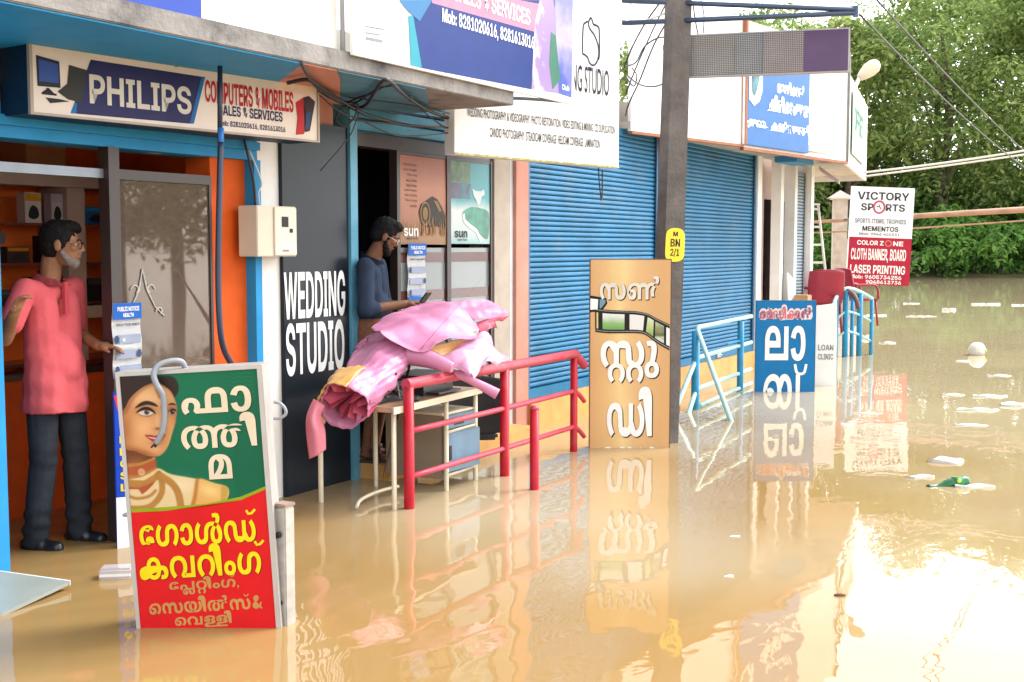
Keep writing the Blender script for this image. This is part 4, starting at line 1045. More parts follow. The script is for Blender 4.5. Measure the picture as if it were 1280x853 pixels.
def panel(parent, w, h, d, m, name="board", z0=0.0, frame=0.0, fm=None):
    o = MB().box(0, w, 0.0, d, z0, h, bev=0.003).build(name, m, parent)
    if frame:
        f = MB()
        f.box(-0.004, frame, -0.012, d + 0.004, z0, h + 0.004)
        f.box(w - frame, w + 0.004, -0.012, d + 0.004, z0, h + 0.004)
        f.box(frame, w - frame, -0.012, d + 0.003, h - frame, h + 0.004)
        if z0 >= 0:
            f.box(frame, w - frame, -0.012, d + 0.003, z0 - 0.004, z0 + frame)
        f.build("frame", fm or frame_al, parent)
    return o


# --- the long computer-shop light box
t = thing("shop_sign", "long cream light box sign with a dark blue band over the electronics shop door", "sign", (3.95, -0.25, 2.29), (0, 0, R(-5.88)))
navy_case = mat("cap_navy", (0.006, 0.025, 0.06), 0.5, spec=0.2)
MB().box(-0.006, 1.95, 0.012, 0.25, 0.0, 0.345, bev=0.003).build("case", navy_case, t)
MB().box(0.0, 1.95, 0.0, 0.0118, 0.0, 0.345).build("face", mat("lightbox_cream", S(236, 222, 210, 0.9), 0.4, var=0.05, spec=0.2), t)
fb = MB()
fb.box(-0.007, 0.010, -0.010, 0.0119, -0.004, 0.349)
fb.box(1.942, 1.955, -0.010, 0.02, -0.004, 0.349)
fb.box(0.010, 1.942, -0.010, 0.0119, 0.337, 0.349)
fb.box(0.010, 1.942, -0.010, 0.0119, -0.004, 0.008)
fb.build("frame", mat("lightbox_frame", S(190, 175, 160), 0.5), t)
MB().poly([(0.3419, 0.2994), (1.0505, 0.2950), (0.9601, 0.0301), (0.2168, 0.0203)], -0.0015).build("blue_band", ink("band", S(45, 45, 100)), t)
MB().poly([(1.0505, 0.2950), (1.0745, 0.2963), (0.9891, 0.0325), (0.9601, 0.0301)], -0.002).build("band_edge", SKY, t)
MB().poly([(0.2439, 0.0748), (0.2168, 0.0203), (0.2496, 0.0207), (0.2543, 0.0719)], -0.002).build("band_edge", SKY, t)
text(t, "PHILIPS", (0.3293, 0.0782, 0.9737, 0.2286), ink("cream", S(240, 232, 220)), bold=0.035)
text(t, "COMPUTERS & MOBILES", (1.0708, 0.1593, 1.7431, 0.2823), RED, bold=0.025)
text(t, "SALES & SERVICES", (1.1643, 0.0968, 1.6531, 0.1556), NAVY, bold=0.025)
text(t, "Mob: 8281020616, 8281613016", (1.1643, 0.0321, 1.6744, 0.0689), NAVY, bold=0.01)
art = MB().poly([(0.0344, 0.2836), (0.1615, 0.2679), (0.1646, 0.1390), (0.0379, 0.1356)], -0.002)
art.poly([(0.0847, 0.1305), (0.0991, 0.1320), (0.1026, 0.1082), (0.1417, 0.1084), (0.1413, 0.0981), (0.0593, 0.0974), (0.0596, 0.1076), (0.0882, 0.1080)], -0.002)
art.poly([(0.0788, 0.0842), (0.1555, 0.0842), (0.2141, 0.0771), (0.1038, 0.0587)], -0.002)
art.build("printed_computer", ink("ink_dk", S(45, 45, 60)), t)
MB().poly([(0.0465, 0.2663), (0.1537, 0.2529), (0.1551, 0.1610), (0.0472, 0.1593)], -0.003).build("printed_screen", ink("scr", S(60, 90, 170)), t)
MB().poly([(0.2156, 0.2579), (0.3172, 0.2441), (0.2816, 0.0784), (0.2041, 0.0864), (0.1464, 0.1191), (0.2021, 0.1636)], -0.003).build("printed_laptop", ink("lap", S(58, 58, 52)), t)
MB().poly([(1.7607, 0.2215), (1.8269, 0.2593), (1.8470, 0.1541), (1.8294, 0.0389), (1.7591, 0.0289), (1.7741, 0.1320)], -0.002).build("printed_phone", ink("redphone", S(205, 40, 45)), t)
MB().poly([(1.8269, 0.2593), (1.8735, 0.2735), (1.9266, 0.2439), (1.8786, 0.0617), (1.8340, 0.0503), (1.8492, 0.1543)], -0.002).build("printed_phone", ink("darkphone", S(70, 50, 55)), t)
MB().poly([(1.8495, 0.1701), (1.8919, 0.1819), (1.8699, 0.0769), (1.8388, 0.0713)], -0.003).build("printed_phone", ink("blueph", S(50, 80, 130)), t)

# --- hoardings standing on the canopy slab
def boxthing(name, label, cat, loc, rot, w, h, d, m, group=None, z0=0.0):
    t = thing(name, label, cat, loc, rot, group)
    panel(t, w, h, d, m, z0=z0)
    return t


t = thing("hoarding", "blank white hoarding panel standing on the concrete canopy left of the blue sales banner", "hoarding", (3.0, -0.94, 2.745))
panel(t, 2.46, 0.95, 0.04, mat("faded_print", S(250, 248, 240), 0.5, var=0.05, scale=1.5, stain=S(235, 195, 150), stain_amt=0.5, stain_scale=1.4))
MB().tube([(2.485, -0.02, -0.06), (2.485, -0.02, 0.95)], 0.014, 8).build("post", mat("grey_post", (0.35, 0.36, 0.38), 0.5), t)
MB().box(0.02, 0.06, 0.04, 0.3, 0.0, 0.6).box(2.3, 2.34, 0.04, 0.3, 0.0, 0.6).build("brace", pipe_dk, t)
t = thing("banner", "deep blue strip of banner at the top left lying against the pale hoarding", "banner", (3.2, -0.985, 2.745))
MB().poly([(0.0, 0), (1.155, -0.005), (1.17, 0.9), (0, 0.9)], 0.0).poly([(0.0, 0), (1.155, -0.005), (1.17, 0.9), (0, 0.9)], 0.004).build("cloth", ink("banner_blue", S(55, 85, 185)), t)

t = thing("hoarding", "big blue and white sales banner board with a pink strip overhanging the canopy end", "hoarding", (5.49, -1.03, 2.72))
panel(t, 2.74, 1.0, 0.025, hoardw)
BL = ink("hoard_blue", S(18, 68, 170, 0.42))
MB().poly([(0.5577, 0.4002), (2.5027, 0.7415), (2.0654, 0.0407), (0.6642, 0.0126)], -0.002).build("blue_field", BL, t)
MB().poly([(0.5398, 0.3032), (0.5904, 0.3115), (0.6815, 0.0148), (0.5617, 0.0137)], -0.003).build("teal_strip", ink("teal", S(45, 160, 180)), t)
MB().poly([(0.4416, 0.3798), (0.7999, 0.4427), (0.6585, 0.2893), (0.5401, 0.3267)], -0.0042).build("teal_strip", ink("steelblue", S(55, 125, 180)), t)
MB().poly([(0.7742, 0.5345), (2.5031, 0.6837), (2.1114, 0.4497), (0.7997, 0.4233)], -0.0026).build("pink_strip", ink("pinkstrip", S(225, 140, 170)), t)
text(t, "SALES & SERVICES", (1.0376, 0.4806, 2.0405, 0.5940), W_, y=-0.005, bold=0.03)
text(t, "Mob: 8281020616, 8281613016", (0.9068, 0.3100, 2.0998, 0.4135), W_, y=-0.005, bold=0.02)
MB().poly([(2.0654, 0.0407), (2.1112, 0.5056), (2.2057, 0.7455), (2.3767, 0.7765), (2.5715, 0.1096), (2.5073, 0.0613)], -0.0031).build("printed_picture", gradmat("pink_pic", [(0.2, S(240, 225, 240)), (0.45, S(200, 120, 170)), (0.6, S(250, 240, 250)), (0.8, S(160, 130, 190))], 0, 1.9, 2.75, noise=0.9, nscale=9), t)
MB().poly([(2.3534, 0.4868), (2.4285, 0.4695), (2.5066, 0.1606), (2.3805, 0.0763), (2.3298, 0.2543)], -0.004).build("printed_picture", ink("grn", S(70, 130, 110)), t)
MB().poly([(2.4016, 0.7810), (2.7100, 0.8368), (2.6902, 0.0516), (2.4817, 0.0585)], -0.0035).build("printed_picture", gradmat("blue_pic", [(0.0, S(40, 70, 170)), (0.4, S(60, 90, 190)), (0.7, S(190, 180, 230)), (1, S(120, 120, 200))], 2, 0.0, 1.0, noise=0.5, nscale=7), t)
text(t, "Club", (2.5283, 0.0919, 2.6447, 0.1331), W_, y=-0.006, bold=0.02)
MB().poly([(0.1096, 0.1789), (0.2947, 0.1898), (0.2946, 0.1807), (0.1094, 0.1700)], -0.002).poly([(0.1090, 0.1431), (0.2627, 0.1530), (0.2626, 0.1439), (0.1088, 0.1341)], -0.002).poly([(0.1161, 0.1174), (0.2780, 0.1233), (0.2778, 0.1050), (0.1158, 0.0994)], -0.002).build("small_print", GREY, t)
wire([(7.1, -0.8, 2.66), (7.45, -0.98, 2.69), (8.2, -1.0, 2.74)], 0.012, "support_rod", pipe_dk, "thin dark rod sticking out under the blue sales banner", "rod")

# --- white studio signboard
t = thing("studio_sign", "large white signboard with a line drawn camera logo above the blue shutter", "sign", (7.45, -0.45, 2.32), (0, 0, R(-10.65)))
panel(t, 2.06, 1.75, 0.10, hoardw, frame=0.0)
MB().box(0.0, 2.06, -0.006, -0.001, 0.0, 0.014).build("grimy_edge", mat("moss_edge", (0.38, 0.35, 0.12), 0.9, var=0.5, scale=30, stain=(0.75, 0.75, 0.7), stain_amt=0.9, stain_scale=9), t)
text(t, "WEDDING STUDIO", (1.0682, 0.5950, 1.9088, 0.8128), ink("signnavy", S(20, 32, 70)), bold=0.006, thin=True)
SN = ink("signnavy", S(20, 32, 70))
lg = MB()
lg.stroke(sm2([(1.6056, 1.1775), (1.5743, 1.1615), (1.5434, 1.1225), (1.5371, 0.9246), (1.5607, 0.9042), (1.6040, 0.8861), (1.6360, 0.8431), (1.6879, 0.8303), (1.7356, 0.8664), (1.7593, 0.9282), (1.7505, 0.9979), (1.7017, 1.0739), (1.6337, 1.1232), (1.6175, 1.1675), (1.6409, 1.2104), (1.6647, 1.1975), (1.6849, 1.1653), (1.7410, 1.1566), (1.7655, 1.1176), (1.7674, 0.9173), (1.7475, 0.8866)], 4, False), 0.016, -0.003)
lg.build("camera_logo", SN, t)
text(t, "WEDDING PHOTOGRAPHY & VIDEOGRAPHY  PHOTO RESTORATION  VIDEO EDITING & MIXING  CD DUPLICATION", (0.1354, 0.2855, 1.9963, 0.3522), ink("signgrey", S(70, 70, 75)), bold=0.01, thin=True)
text(t, "CANDID PHOTOGRAPHY  STEADICAM COVERAGE  HELICAM COVERAGE  LAMINATION", (0.3869, 0.1520, 1.7822, 0.2232), ink("signgrey", S(70, 70, 75)), bold=0.01, thin=True)
MB().box(0.25, 0.29, 0.1, 0.36, 0.30, 0.34).box(1.85, 1.89, 0.1, 0.7, 0.50, 0.54).build("bracket", pipe_dk, t)
wire([(9.3, -0.72, 2.34), (9.28, -0.74, 2.2), (9.32, -0.74, 2.05), (9.36, -0.73, 2.1), (9.38, -0.72, 2.3)], 0.006, "hanging_wire", cablem, "loop of thin wire hanging below the white studio sign", "cable")

# --- tall black wedding studio panel
t = thing("wedding_sign", "tall black glossy wall panel with white wedding studio lettering beside the doorway", "sign", (6.035, -0.03, 0))
panel(t, 0.695, 2.47, 0.028, mat("gloss_black", (0.010, 0.015, 0.022), 0.30, var=0.25, scale=1.2, spec=0.22), z0=-0.5)
text(t, "WEDDING", (0.0022, 1.1681, 0.6463, 1.4849), W_, y=-0.004, bold=0.02)
text(t, "STUDIO", (0.0134, 0.7958, 0.6304, 1.1466), W_, y=-0.004, bold=0.02)

# --- jewellery sign in front
t = thing("jewellery_sign", "tilted green and red lightbox sign showing a woman in gold jewellery, standing in the water", "sign", (3.605, -1.268, 0), (0, R(-3.3), R(-60.2)))
panel(t, 0.615, 1.105, 0.13, mat("sign_side", S(120, 100, 98), 0.5), z0=-0.5)
fr = MB()
fr.box(-0.003, 0.014, -0.008, 0.0, -0.5, 1.108)
fr.box(0.600, 0.618, -0.008, 0.0, -0.5, 1.108)
fr.box(0.014, 0.600, -0.008, 0.0, 1.095, 1.108)
fr.box(0.6155, 0.622, -0.006, 0.134, -0.5, 1.11)
fr.box(-0.006, 0.6155, -0.004, 0.134, 1.1055, 1.112)
fr.build("frame", frame_al, t)
gg = mat("poster_green", S(5, 104, 72), 0.4, var=0.12, scale=2.5, spec=0.22)
MB().poly([(0.014, 0.3), (0.600, 0.3), (0.600, 1.095), (0.014, 1.095)], -0.001).build("green_field", gg, t)
zz = MB()
for k in range(7):
    zz.stroke([(0.3 + 0.0165 * j, 1.075 - k * 0.017 + (0.008 if j % 2 else 0)) for j in range(18)], 0.002, -0.0014)
zz.build("zigzag_pattern", ink("zig", S(35, 130, 90)), t)


def fpoly(pts, y, name, m, n=0):
    q = [FTH(*p) for p in pts]
    return MB().poly(sm2(q, n) if n else q, y).build(name, m, t)


def FTH(cx, cy):
    """crop pixel of the studied sign -> sign metres"""
    px, py = 140 + cx / 4.267, 440 + cy / 4.267
    dx, dy = px - 172, py - 785
    c, s = math.cos(R(3.3)), math.sin(R(3.3))
    return ((dx * c - dy * s) / 289.0 * 1.0 + 0.0, (-(dy * c) - dx * s) / 289.0)


MB().poly([(0.014, FTH(100, 830)[1]), FTH(300, 818), FTH(520, 800), FTH(700, 762), (0.600, FTH(826, 705)[1]), (0.600, FTH(826, 735)[1]), FTH(700, 795), FTH(520, 830), FTH(300, 850), (0.014, FTH(100, 860)[1])], -0.0028).build("yellow_green_band", ink("lime", S(150, 170, 25)), t)
lo = [(0.014, -0.05), (0.600, -0.05)]
MB().poly(lo + [(0.600, FTH(826, 722)[1]), FTH(700, 780), FTH(520, 815), FTH(300, 838), (0.014, FTH(100, 848)[1])], -0.0032).build("red_field", ink("posterred", S(225, 22, 28)), t)
import numpy as np


def portrait(x0, x1, z0, z1, step):
    """printed photograph of a woman in gold jewellery: colours of the print stored per vertex"""
    nx, nz = int((x1 - x0) / step) + 1, int((z1 - z0) / step) + 1
    gx, gz = np.meshgrid(np.linspace(x0, x1, nx), np.linspace(z0, z1, nz))
    th = R(3.3)
    # sign metres -> crop pixels of the survey
    a, b = gx * 289.0, -gz * 289.0
    px = a * math.cos(th) + b * math.sin(th) + 172
    py = -a * math.sin(th) + b * math.cos(th) + 785
    X, Y = (px - 140) * 4.267, (py - 440) * 4.267
    rng = np.random.default_rng(5)
    small = rng.random((40, 40))
    grain = rng.normal(0, 1, X.shape)

    def mask(pts, soft=3.0, smooth=4):
        p = np.array(sm2(pts, smooth) if smooth else pts, float)
        q = np.roll(p, -1, 0)
        d = np.full(X.shape, 1e9)
        ins = np.zeros(X.shape, bool)
        for (ax_, ay), (bx, by) in zip(p, q):
            ex, ey = bx - ax_, by - ay
            t_ = np.clip(((X - ax_) * ex + (Y - ay) * ey) / (ex * ex + ey * ey + 1e-9), 0, 1)
            d = np.minimum(d, np.hypot(X - ax_ - t_ * ex, Y - ay - t_ * ey))
            c_ = (ay > Y) != (by > Y)
            with np.errstate(divide='ignore', invalid='ignore'):
                xx = ex * (Y - ay) / (ey if ey != 0 else 1e-9) + ax_
            ins ^= c_ & (X < xx)
        s = np.where(ins, d, -d)
        u = np.clip(s / soft * 0.5 + 0.5, 0, 1)
        return u * u * (3 - 2 * u)

    def g(cx, cy, rx, ry, rot=0.0):
        ca, sa = math.cos(rot), math.sin(rot)
        u, v = (X - cx) * ca + (Y - cy) * sa, -(X - cx) * sa + (Y - cy) * ca
        return np.exp(-(u / rx) ** 2 - (v / ry) ** 2)

    C3 = np.zeros(X.shape + (3,))

    def lay(m, col):
        nonlocal C3
        col = np.array(col, float) if not isinstance(col, np.ndarray) else col
        C3 = C3 * (1 - m[..., None]) + col * m[..., None]

    lay(np.ones(X.shape), (6, 104, 72))
    lay(g(420, 250, 260, 300) * 0.5, (14, 122, 86))
    strand = np.sin(X * 0.35 + Y * 0.22 + 3 * np.sin(Y * 0.03)) * 0.5 + 0.5
    hairc = np.stack([36 + 16 * strand, 22 + 10 * strand, 18 + 8 * strand], -1)
    lay(mask([(60, 120), (150, 122), (260, 122), (345, 122), (377, 150), (384, 190), (372, 220), (350, 235), (300, 200), (120, 300), (60, 330)], 6), hairc)
    # neck
    lay(mask([(60, 470), (120, 500), (245, 530), (248, 590), (262, 620), (270, 720), (60, 720)], 5), (196, 128, 78))
    lay(mask([(60, 470), (120, 490), (245, 535), (246, 556), (170, 585), (60, 572)], 12) * 0.95, (104, 54, 26))
    lay(g(150, 600, 60, 50) * 0.4, (222, 160, 104))
    # blouse
    lay(mask([(60, 705), (150, 660), (258, 610), (335, 642), (470, 667), (560, 690), (634, 716), (618, 785), (520, 815), (300, 850), (60, 870)], 4), (228, 200, 150))
    lay(mask([(470, 672), (560, 690), (634, 716), (618, 785), (520, 812), (440, 830)], 6), (226, 172, 96))
    lay(g(540, 730, 60, 36, 0.3) * 0.8, (245, 212, 140))
    lay(g(380, 700, 70, 40) * 0.6, (246, 228, 190))
    lay(mask([(462, 672), (480, 668), (466, 770), (446, 825), (428, 825), (450, 760)], 8) * 0.7, (168, 104, 48))
    lay(mask([(600, 706), (634, 716), (618, 785), (596, 795)], 4) * 0.6, (176, 150, 60))
    # face
    face = mask([(70, 320), (100, 288), (122, 245), (160, 205), (208, 172), (262, 154), (310, 175), (345, 205), (364, 250), (373, 300), (366, 345), (362, 372), (345, 425), (322, 492), (285, 538), (246, 547), (205, 540), (150, 518), (85, 490)], 4)
    lay(face, (226, 164, 108))
    lay(face * g(230, 235, 95, 45) * 0.75, (246, 198, 146))
    lay(face * g(200, 395, 60, 52) * 0.75, (244, 186, 130))
    lay(face * g(335, 390, 26, 40) * 0.5, (240, 182, 128))
    lay(face * g(268, 350, 12, 70, -0.06) * 0.55, (248, 202, 152))
    lay(face * g(95, 400, 45, 130) * 0.75, (172, 104, 58))
    lay(face * g(170, 528, 120, 24, 0.28) * 0.85, (150, 86, 46))
    lay(face * g(372, 360, 20, 130) * 0.65, (176, 104, 62))
    lay(face * g(300, 520, 40, 22, -0.6) * 0.5, (190, 122, 72))
    lay(face * g(262, 505, 34, 22) * 0.5, (240, 184, 130))
    lay(face * mask([(70, 330), (100, 292), (124, 245), (162, 206), (212, 172), (262, 154), (345, 200), (362, 240), (330, 190), (262, 168), (205, 190), (150, 240), (110, 310)], 14) * 0.55, (120, 68, 38))
    # hair over the temple
    lay(mask([(60, 330), (98, 290), (122, 245), (158, 206), (210, 170), (266, 150), (262, 140), (180, 150), (100, 190), (60, 240)], 7), hairc)
    # eye sockets, brows, eyes
    lay(face * g(210, 302, 54, 28) * 0.75, (142, 80, 46))
    lay(face * g(348, 302, 28, 24) * 0.75, (142, 80, 46))
    lay(mask([(152, 291), (180, 263), (216, 252), (254, 263), (272, 283), (222, 273), (186, 280)], 4), (42, 24, 18))
    lay(mask([(326, 272), (350, 263), (368, 274), (350, 273)], 4), (42, 24, 18))
    for q, icx in (([(168, 313), (188, 299), (216, 296), (238, 305), (249, 317), (226, 329), (195, 329)], 213), ([(330, 312), (345, 300), (362, 302), (367, 312), (352, 325), (337, 323)], 349)):
        e_ = mask(q, 3)
        lay(e_, (222, 206, 196))
        iris = np.clip(1.6 - np.hypot(X - icx, (Y - 312)) / 11, 0, 1)
        lay(e_ * iris, (48, 28, 22))
        lay(np.clip(1.5 - np.hypot(X - icx - 4, Y - 307) / 2.2, 0, 1), (240, 235, 230))
    lay(mask([(156, 317), (186, 289), (220, 284), (247, 299), (262, 322), (240, 310), (216, 300), (190, 304)], 3), (26, 14, 12))
    lay(mask([(326, 312), (345, 294), (364, 297), (370, 312), (358, 303), (344, 302)], 3), (26, 14, 12))
    lay(face * mask([(172, 322), (200, 334), (228, 334), (248, 322), (226, 330), (196, 330)], 4) * 0.6, (92, 48, 30))
    # nose and mouth
    lay(face * g(300, 350, 9, 46, 0.08) * 0.45, (178, 110, 66))
    lay(face * g(278, 400, 30, 9, -0.05) * 0.6, (160, 90, 52))
    lay(g(266, 399, 6, 4) * 0.9, (84, 40, 26))
    lay(g(292, 400, 5, 4) * 0.8, (84, 40, 26))
    lay(face * g(255, 475, 30, 8) * 0.45, (166, 98, 60))
    lay(mask([(204, 436), (232, 433), (252, 438), (264, 435), (288, 435), (310, 430), (292, 458), (264, 470), (232, 462)], 4), (176, 46, 52))
    lay(mask([(216, 442), (258, 447), (302, 438), (285, 448), (258, 455), (232, 450)], 3), (238, 222, 212))
    lay(g(262, 461, 18, 4) * 0.6, (226, 120, 114))
    lay(g(206, 436, 7, 6) * 0.6, (150, 82, 50))
    lay(np.clip(1.5 - np.hypot((X - 293), (Y - 281)) / 5, 0, 1), (124, 20, 24))
    # jewellery
    bead = 0.5 + 0.5 * np.sin(X * 0.42) * np.sin(Y * 0.42)
    sp = np.clip(grain * 0.3 + 0.5, 0, 1) * 0.25 + bead * 0.75
    goldc = np.stack([112 + 136 * sp, 56 + 140 * sp, 12 + 92 * sp], -1)
    redg = np.stack([112 + 120 * sp, 24 + 116 * sp, 16 + 66 * sp], -1)
    lay(mask([(60, 606), (170, 588), (246, 556), (254, 612), (170, 654), (60, 664)], 3, 2), redg)
    for q in ([(60, 598), (170, 582), (246, 552), (246, 564), (170, 596), (60, 610)], [(60, 650), (170, 645), (254, 604), (256, 617), (170, 660), (60, 666)], [(60, 668), (190, 676), (268, 622), (278, 652), (196, 718), (60, 708)]):
        lay(mask(q, 3, 2), goldc)
    lay(mask([(60, 706), (170, 712), (240, 680), (236, 700), (178, 750), (160, 722), (60, 724)], 3, 2), redg)
    lay(np.clip(2.2 - np.hypot(X - 178, Y - 630) / 10, 0, 1), (240, 205, 150))
    lay(np.clip(2.0 - np.hypot(X - 178, Y - 630) / 6, 0, 1), (165, 45, 45))
    lay(np.clip(2.0 - np.hypot(X - 178, Y - 630) / 3, 0, 1), (250, 225, 210))

    def strandm(pts, w):
        p = np.array([(v.x, v.y) for v in catmull([(a[0], a[1], 0) for a in pts], 6)])
        d = np.full(X.shape, 1e9)
        for (ax_, ay), (bx, by) in zip(p, p[1:]):
            ex, ey = bx - ax_, by - ay
            t_ = np.clip(((X - ax_) * ex + (Y - ay) * ey) / (ex * ex + ey * ey + 1e-9), 0, 1)
            d = np.minimum(d, np.hypot(X - ax_ - t_ * ex, Y - ay - t_ * ey))
        return np.clip((w - d) / 3 + 0.5, 0, 1), np.clip((w + 7 - d) / 7, 0, 1)
    for pts, w in (([(268, 640), (285, 690), (280, 745), (245, 795), (190, 824), (60, 825)], 13), ([(275, 650), (335, 690), (370, 745), (385, 840)], 16), ([(100, 755), (150, 772), (215, 760), (250, 730)], 5), ([(262, 168), (270, 200), (284, 232)], 6)):
        m_, sh_ = strandm(pts, w)
        lay(sh_ * 0.45, (120, 70, 30))
        lay(m_, goldc)
    C3 += grain[..., None] * 2.0
    v = np.clip(C3, 0, 255) / 255
    lin_ = np.where(v > 0.04, ((v + 0.055) / 1.055) ** 2.4, v / 12.92) * 0.74
    me = bpy.data.meshes.new("printed_portrait")
    idx = np.arange(nx * nz).reshape(nz, nx)
    co = np.stack([gx, np.full(gx.shape, -0.0022), gz], -1).reshape(-1, 3)
    fc = np.stack([idx[:-1, :-1], idx[:-1, 1:], idx[1:, 1:], idx[1:, :-1]], -1).reshape(-1, 4)
    me.from_pydata(co.tolist(), [], fc.tolist())
    at = me.color_attributes.new("print", 'FLOAT_COLOR', 'POINT')
    at.data.foreach_set("color", np.concatenate([lin_, np.ones(X.shape + (1,))], -1).reshape(-1))
    m, nt, pb = plain("printed_portrait")
    an = nt.nodes.new("ShaderNodeAttribute")
    an.attribute_name = "print"
    nt.links.new(an.outputs["Color"], pb.inputs["Base Color"])
    pb.inputs["Roughness"].default_value = 0.4
    pb.inputs["Specular IOR Level"].default_value = 0.22
    me.materials.append(m)
    o = bpy.data.objects.new("printed_portrait", me)
    COL.objects.link(o)
    o.parent = t
    return o


portrait(0.0145, 0.475, 0.42, 1.0945, 0.0021)
CR = ink("fcream", S(240, 225, 195))
OUT = ink("foutline", S(25, 60, 45))


def FB(x0, y0, x1, y1):
    a, b = FTH(x0, y1), FTH(x1, y0)
    c, d = FTH(x0, y0), FTH(x1, y1)
    return ((a[0] + c[0]) / 2, (a[1] + d[1]) / 2, (b[0] + d[0]) / 2, (b[1] + c[1]) / 2)


def mal2(keys, box, m, sh, y, off=0.003, bold=0.0, name="lettering"):
    glyphs(t, keys, (box[0] + off, box[1] - off, box[2] + off, box[3] - off), sh, y, 0.0, "letter_shadow")
    return glyphs(t, keys, box, m, y - 0.0012, bold, name)


mal2('pha aa', FB(395, 178, 765, 316), CR, OUT, -0.003)
mal2('tta i', FB(390, 318, 788, 502), CR, OUT, -0.003)
mal2('ma', FB(533, 534, 657, 667), CR, OUT, -0.003)


def FC(x0, y0, x1, y1):
    """box given in full-photo pixels"""
    f = lambda v, w: ((v - 140) * 4.267, (w - 440) * 4.267)
    return FB(*f(x0, y0), *f(x1, y1))


OUR = ink("foutline_red", S(110, 20, 15))
mal2('ee ga aa chl Da', FC(177, 640, 322, 679), YEL, OUR, -0.0045)
mal2('ka va Ra i am ga', FC(176, 678, 328, 720), YEL, OUR, -0.0045)
for (cx, cy) in ((316, 638), (326, 677)):
    q = FTH((cx - 140) * 4.267, (cy - 440) * 4.267)
    MB().stroke([(q[0] - 0.018, q[1] + 0.010), (q[0] - 0.010, q[1] - 0.006), (q[0] + 0.004, q[1] - 0.004), (q[0] + 0.020, q[1] + 0.012)], 0.011, -0.006).build("lettering", YEL, t)
TAN = ink("ftan", S(205, 150, 85))
glyphs(t, 'ee pla RRa i am ga comma', FC(213, 719, 300, 741), TAN, -0.0045)
glyphs(t, 'e sa ya i chil sa amp', FC(187, 743, 329, 764), TAN, -0.0045)
glyphs(t, 'e va lla i', FC(219, 764, 290, 784), TAN, -0.0045)
for (cx, cy) in ((292, 718), (309, 743)):
    q = FTH((cx - 140) * 4.267, (cy - 440) * 4.267)
    MB().stroke([(q[0] - 0.010, q[1] + 0.006), (q[0] - 0.005, q[1] - 0.003), (q[0] + 0.003, q[1] - 0.002), (q[0] + 0.010, q[1] + 0.006)], 0.005, -0.006).build("lettering", TAN, t)
# bent grey conduit over its top edge and a loop at its side
hosem = mat("grey_conduit", (0.24, 0.26, 0.29), 0.4, var=0.1)
cp = [FTH(*p) for p in ((403, 95), (402, 62), (385, 42), (340, 42), (290, 62), (270, 105), (285, 160), (312, 210), (318, 280), (316, 360), (300, 420), (270, 472))]
cd = [0.05, 0.03, 0.01, -0.01, -0.03, -0.045, -0.045, -0.04, -0.035, -0.035, -0.035, -0.03]
hs = MB().tube(catmull([(p[0], d, p[1]) for p, d in zip(cp, cd)], 6), 0.0125, 10).build("conduit", hosem, t)
e = FTH(262, 478)
mb = MB()
for a in range(5):
    mb.tube([(e[0] + 0.004, -0.03, e[1] + 0.006), (e[0] - 0.016 + 0.006 * a, -0.034, e[1] - 0.012 + 0.004 * (a % 3))], 0.004, 5)
mb.build("wire_end", K_, hs)
lp = [FTH(*p) for p in ((868, 268), (900, 275), (925, 300), (930, 330), (905, 352), (865, 358))]
MB().tube(catmull([(p[0], 0.06, p[1]) for p in lp], 6), 0.007, 8).build("cable_loop", hosem, t)
# rear prop
MB().tube([(0.30, 0.13, 0.9), (0.30, 0.35, -0.5)], 0.015, 8).build("prop", frame_al, t)

# stub post right of it
t = thing("metal_post", "short square steel post standing in the water right of the jewellery sign", "post", (3.975, -1.780, 0.000))
MB().box(-0.033, 0.033, -0.033, 0.033, -0.5, 0.52, bev=0.006).build("tube", mat("steel_post", (0.50, 0.48, 0.45), 0.4, metal=0.6, var=0.2, scale=20), t)
MB().box(-0.036, 0.036, -0.036, 0.036, 0.5205, 0.535, bev=0.003).build("cap", mat("rusty_cap", (0.25, 0.17, 0.13), 0.7), t)
for z in (0.40, 0.1):
    mb = MB()
    mb.lathe([(0.01, -0.05), (0.014, -0.05), (0.014, -0.034), (0.006, -0.033)], 8, (-0.0, 0.0, z), 'X')
    mb.build("bolt", K_, t)

# --- tall blue list sign behind it
t = thing("list_sign", "narrow blue sign with yellow capital lettering partly hidden behind the jewellery sign", "sign", (4.529, -0.120, 0.062), (0, 0, R(-25)))
panel(t, 0.42, 0.80, 0.02, ink("listblue", S(25, 75, 205)), z0=-0.5)
MB().poly([(0, -0.1), (0.42, -0.1), (0.42, 0.20), (0, 0.22)], -0.001).build("white_field", W_, t)
MB().poly([(0.0, 0.78), (0.42, 0.78), (0.42, 0.60), (0.035, 0.64), (0.02, 0.70)], -0.001).build("pink_field", ink("listpink", S(240, 60, 90)), t)
for k, w in enumerate(("LAPTOP", "LED TV", "COMPUTER", "SOFTWARE", "LCD TV")):
    z = 0.535 - k * 0.066
    text(t, w, (0.025, z - 0.02, 0.12 + 0.035 * len(w), z + 0.022), YEL, bold=0.03)
mb = MB()
mb.ell((0.06, -0.002, 0.12), (0.03, 0.002, 0.014))
mb.build("printed_device", GREY, t)

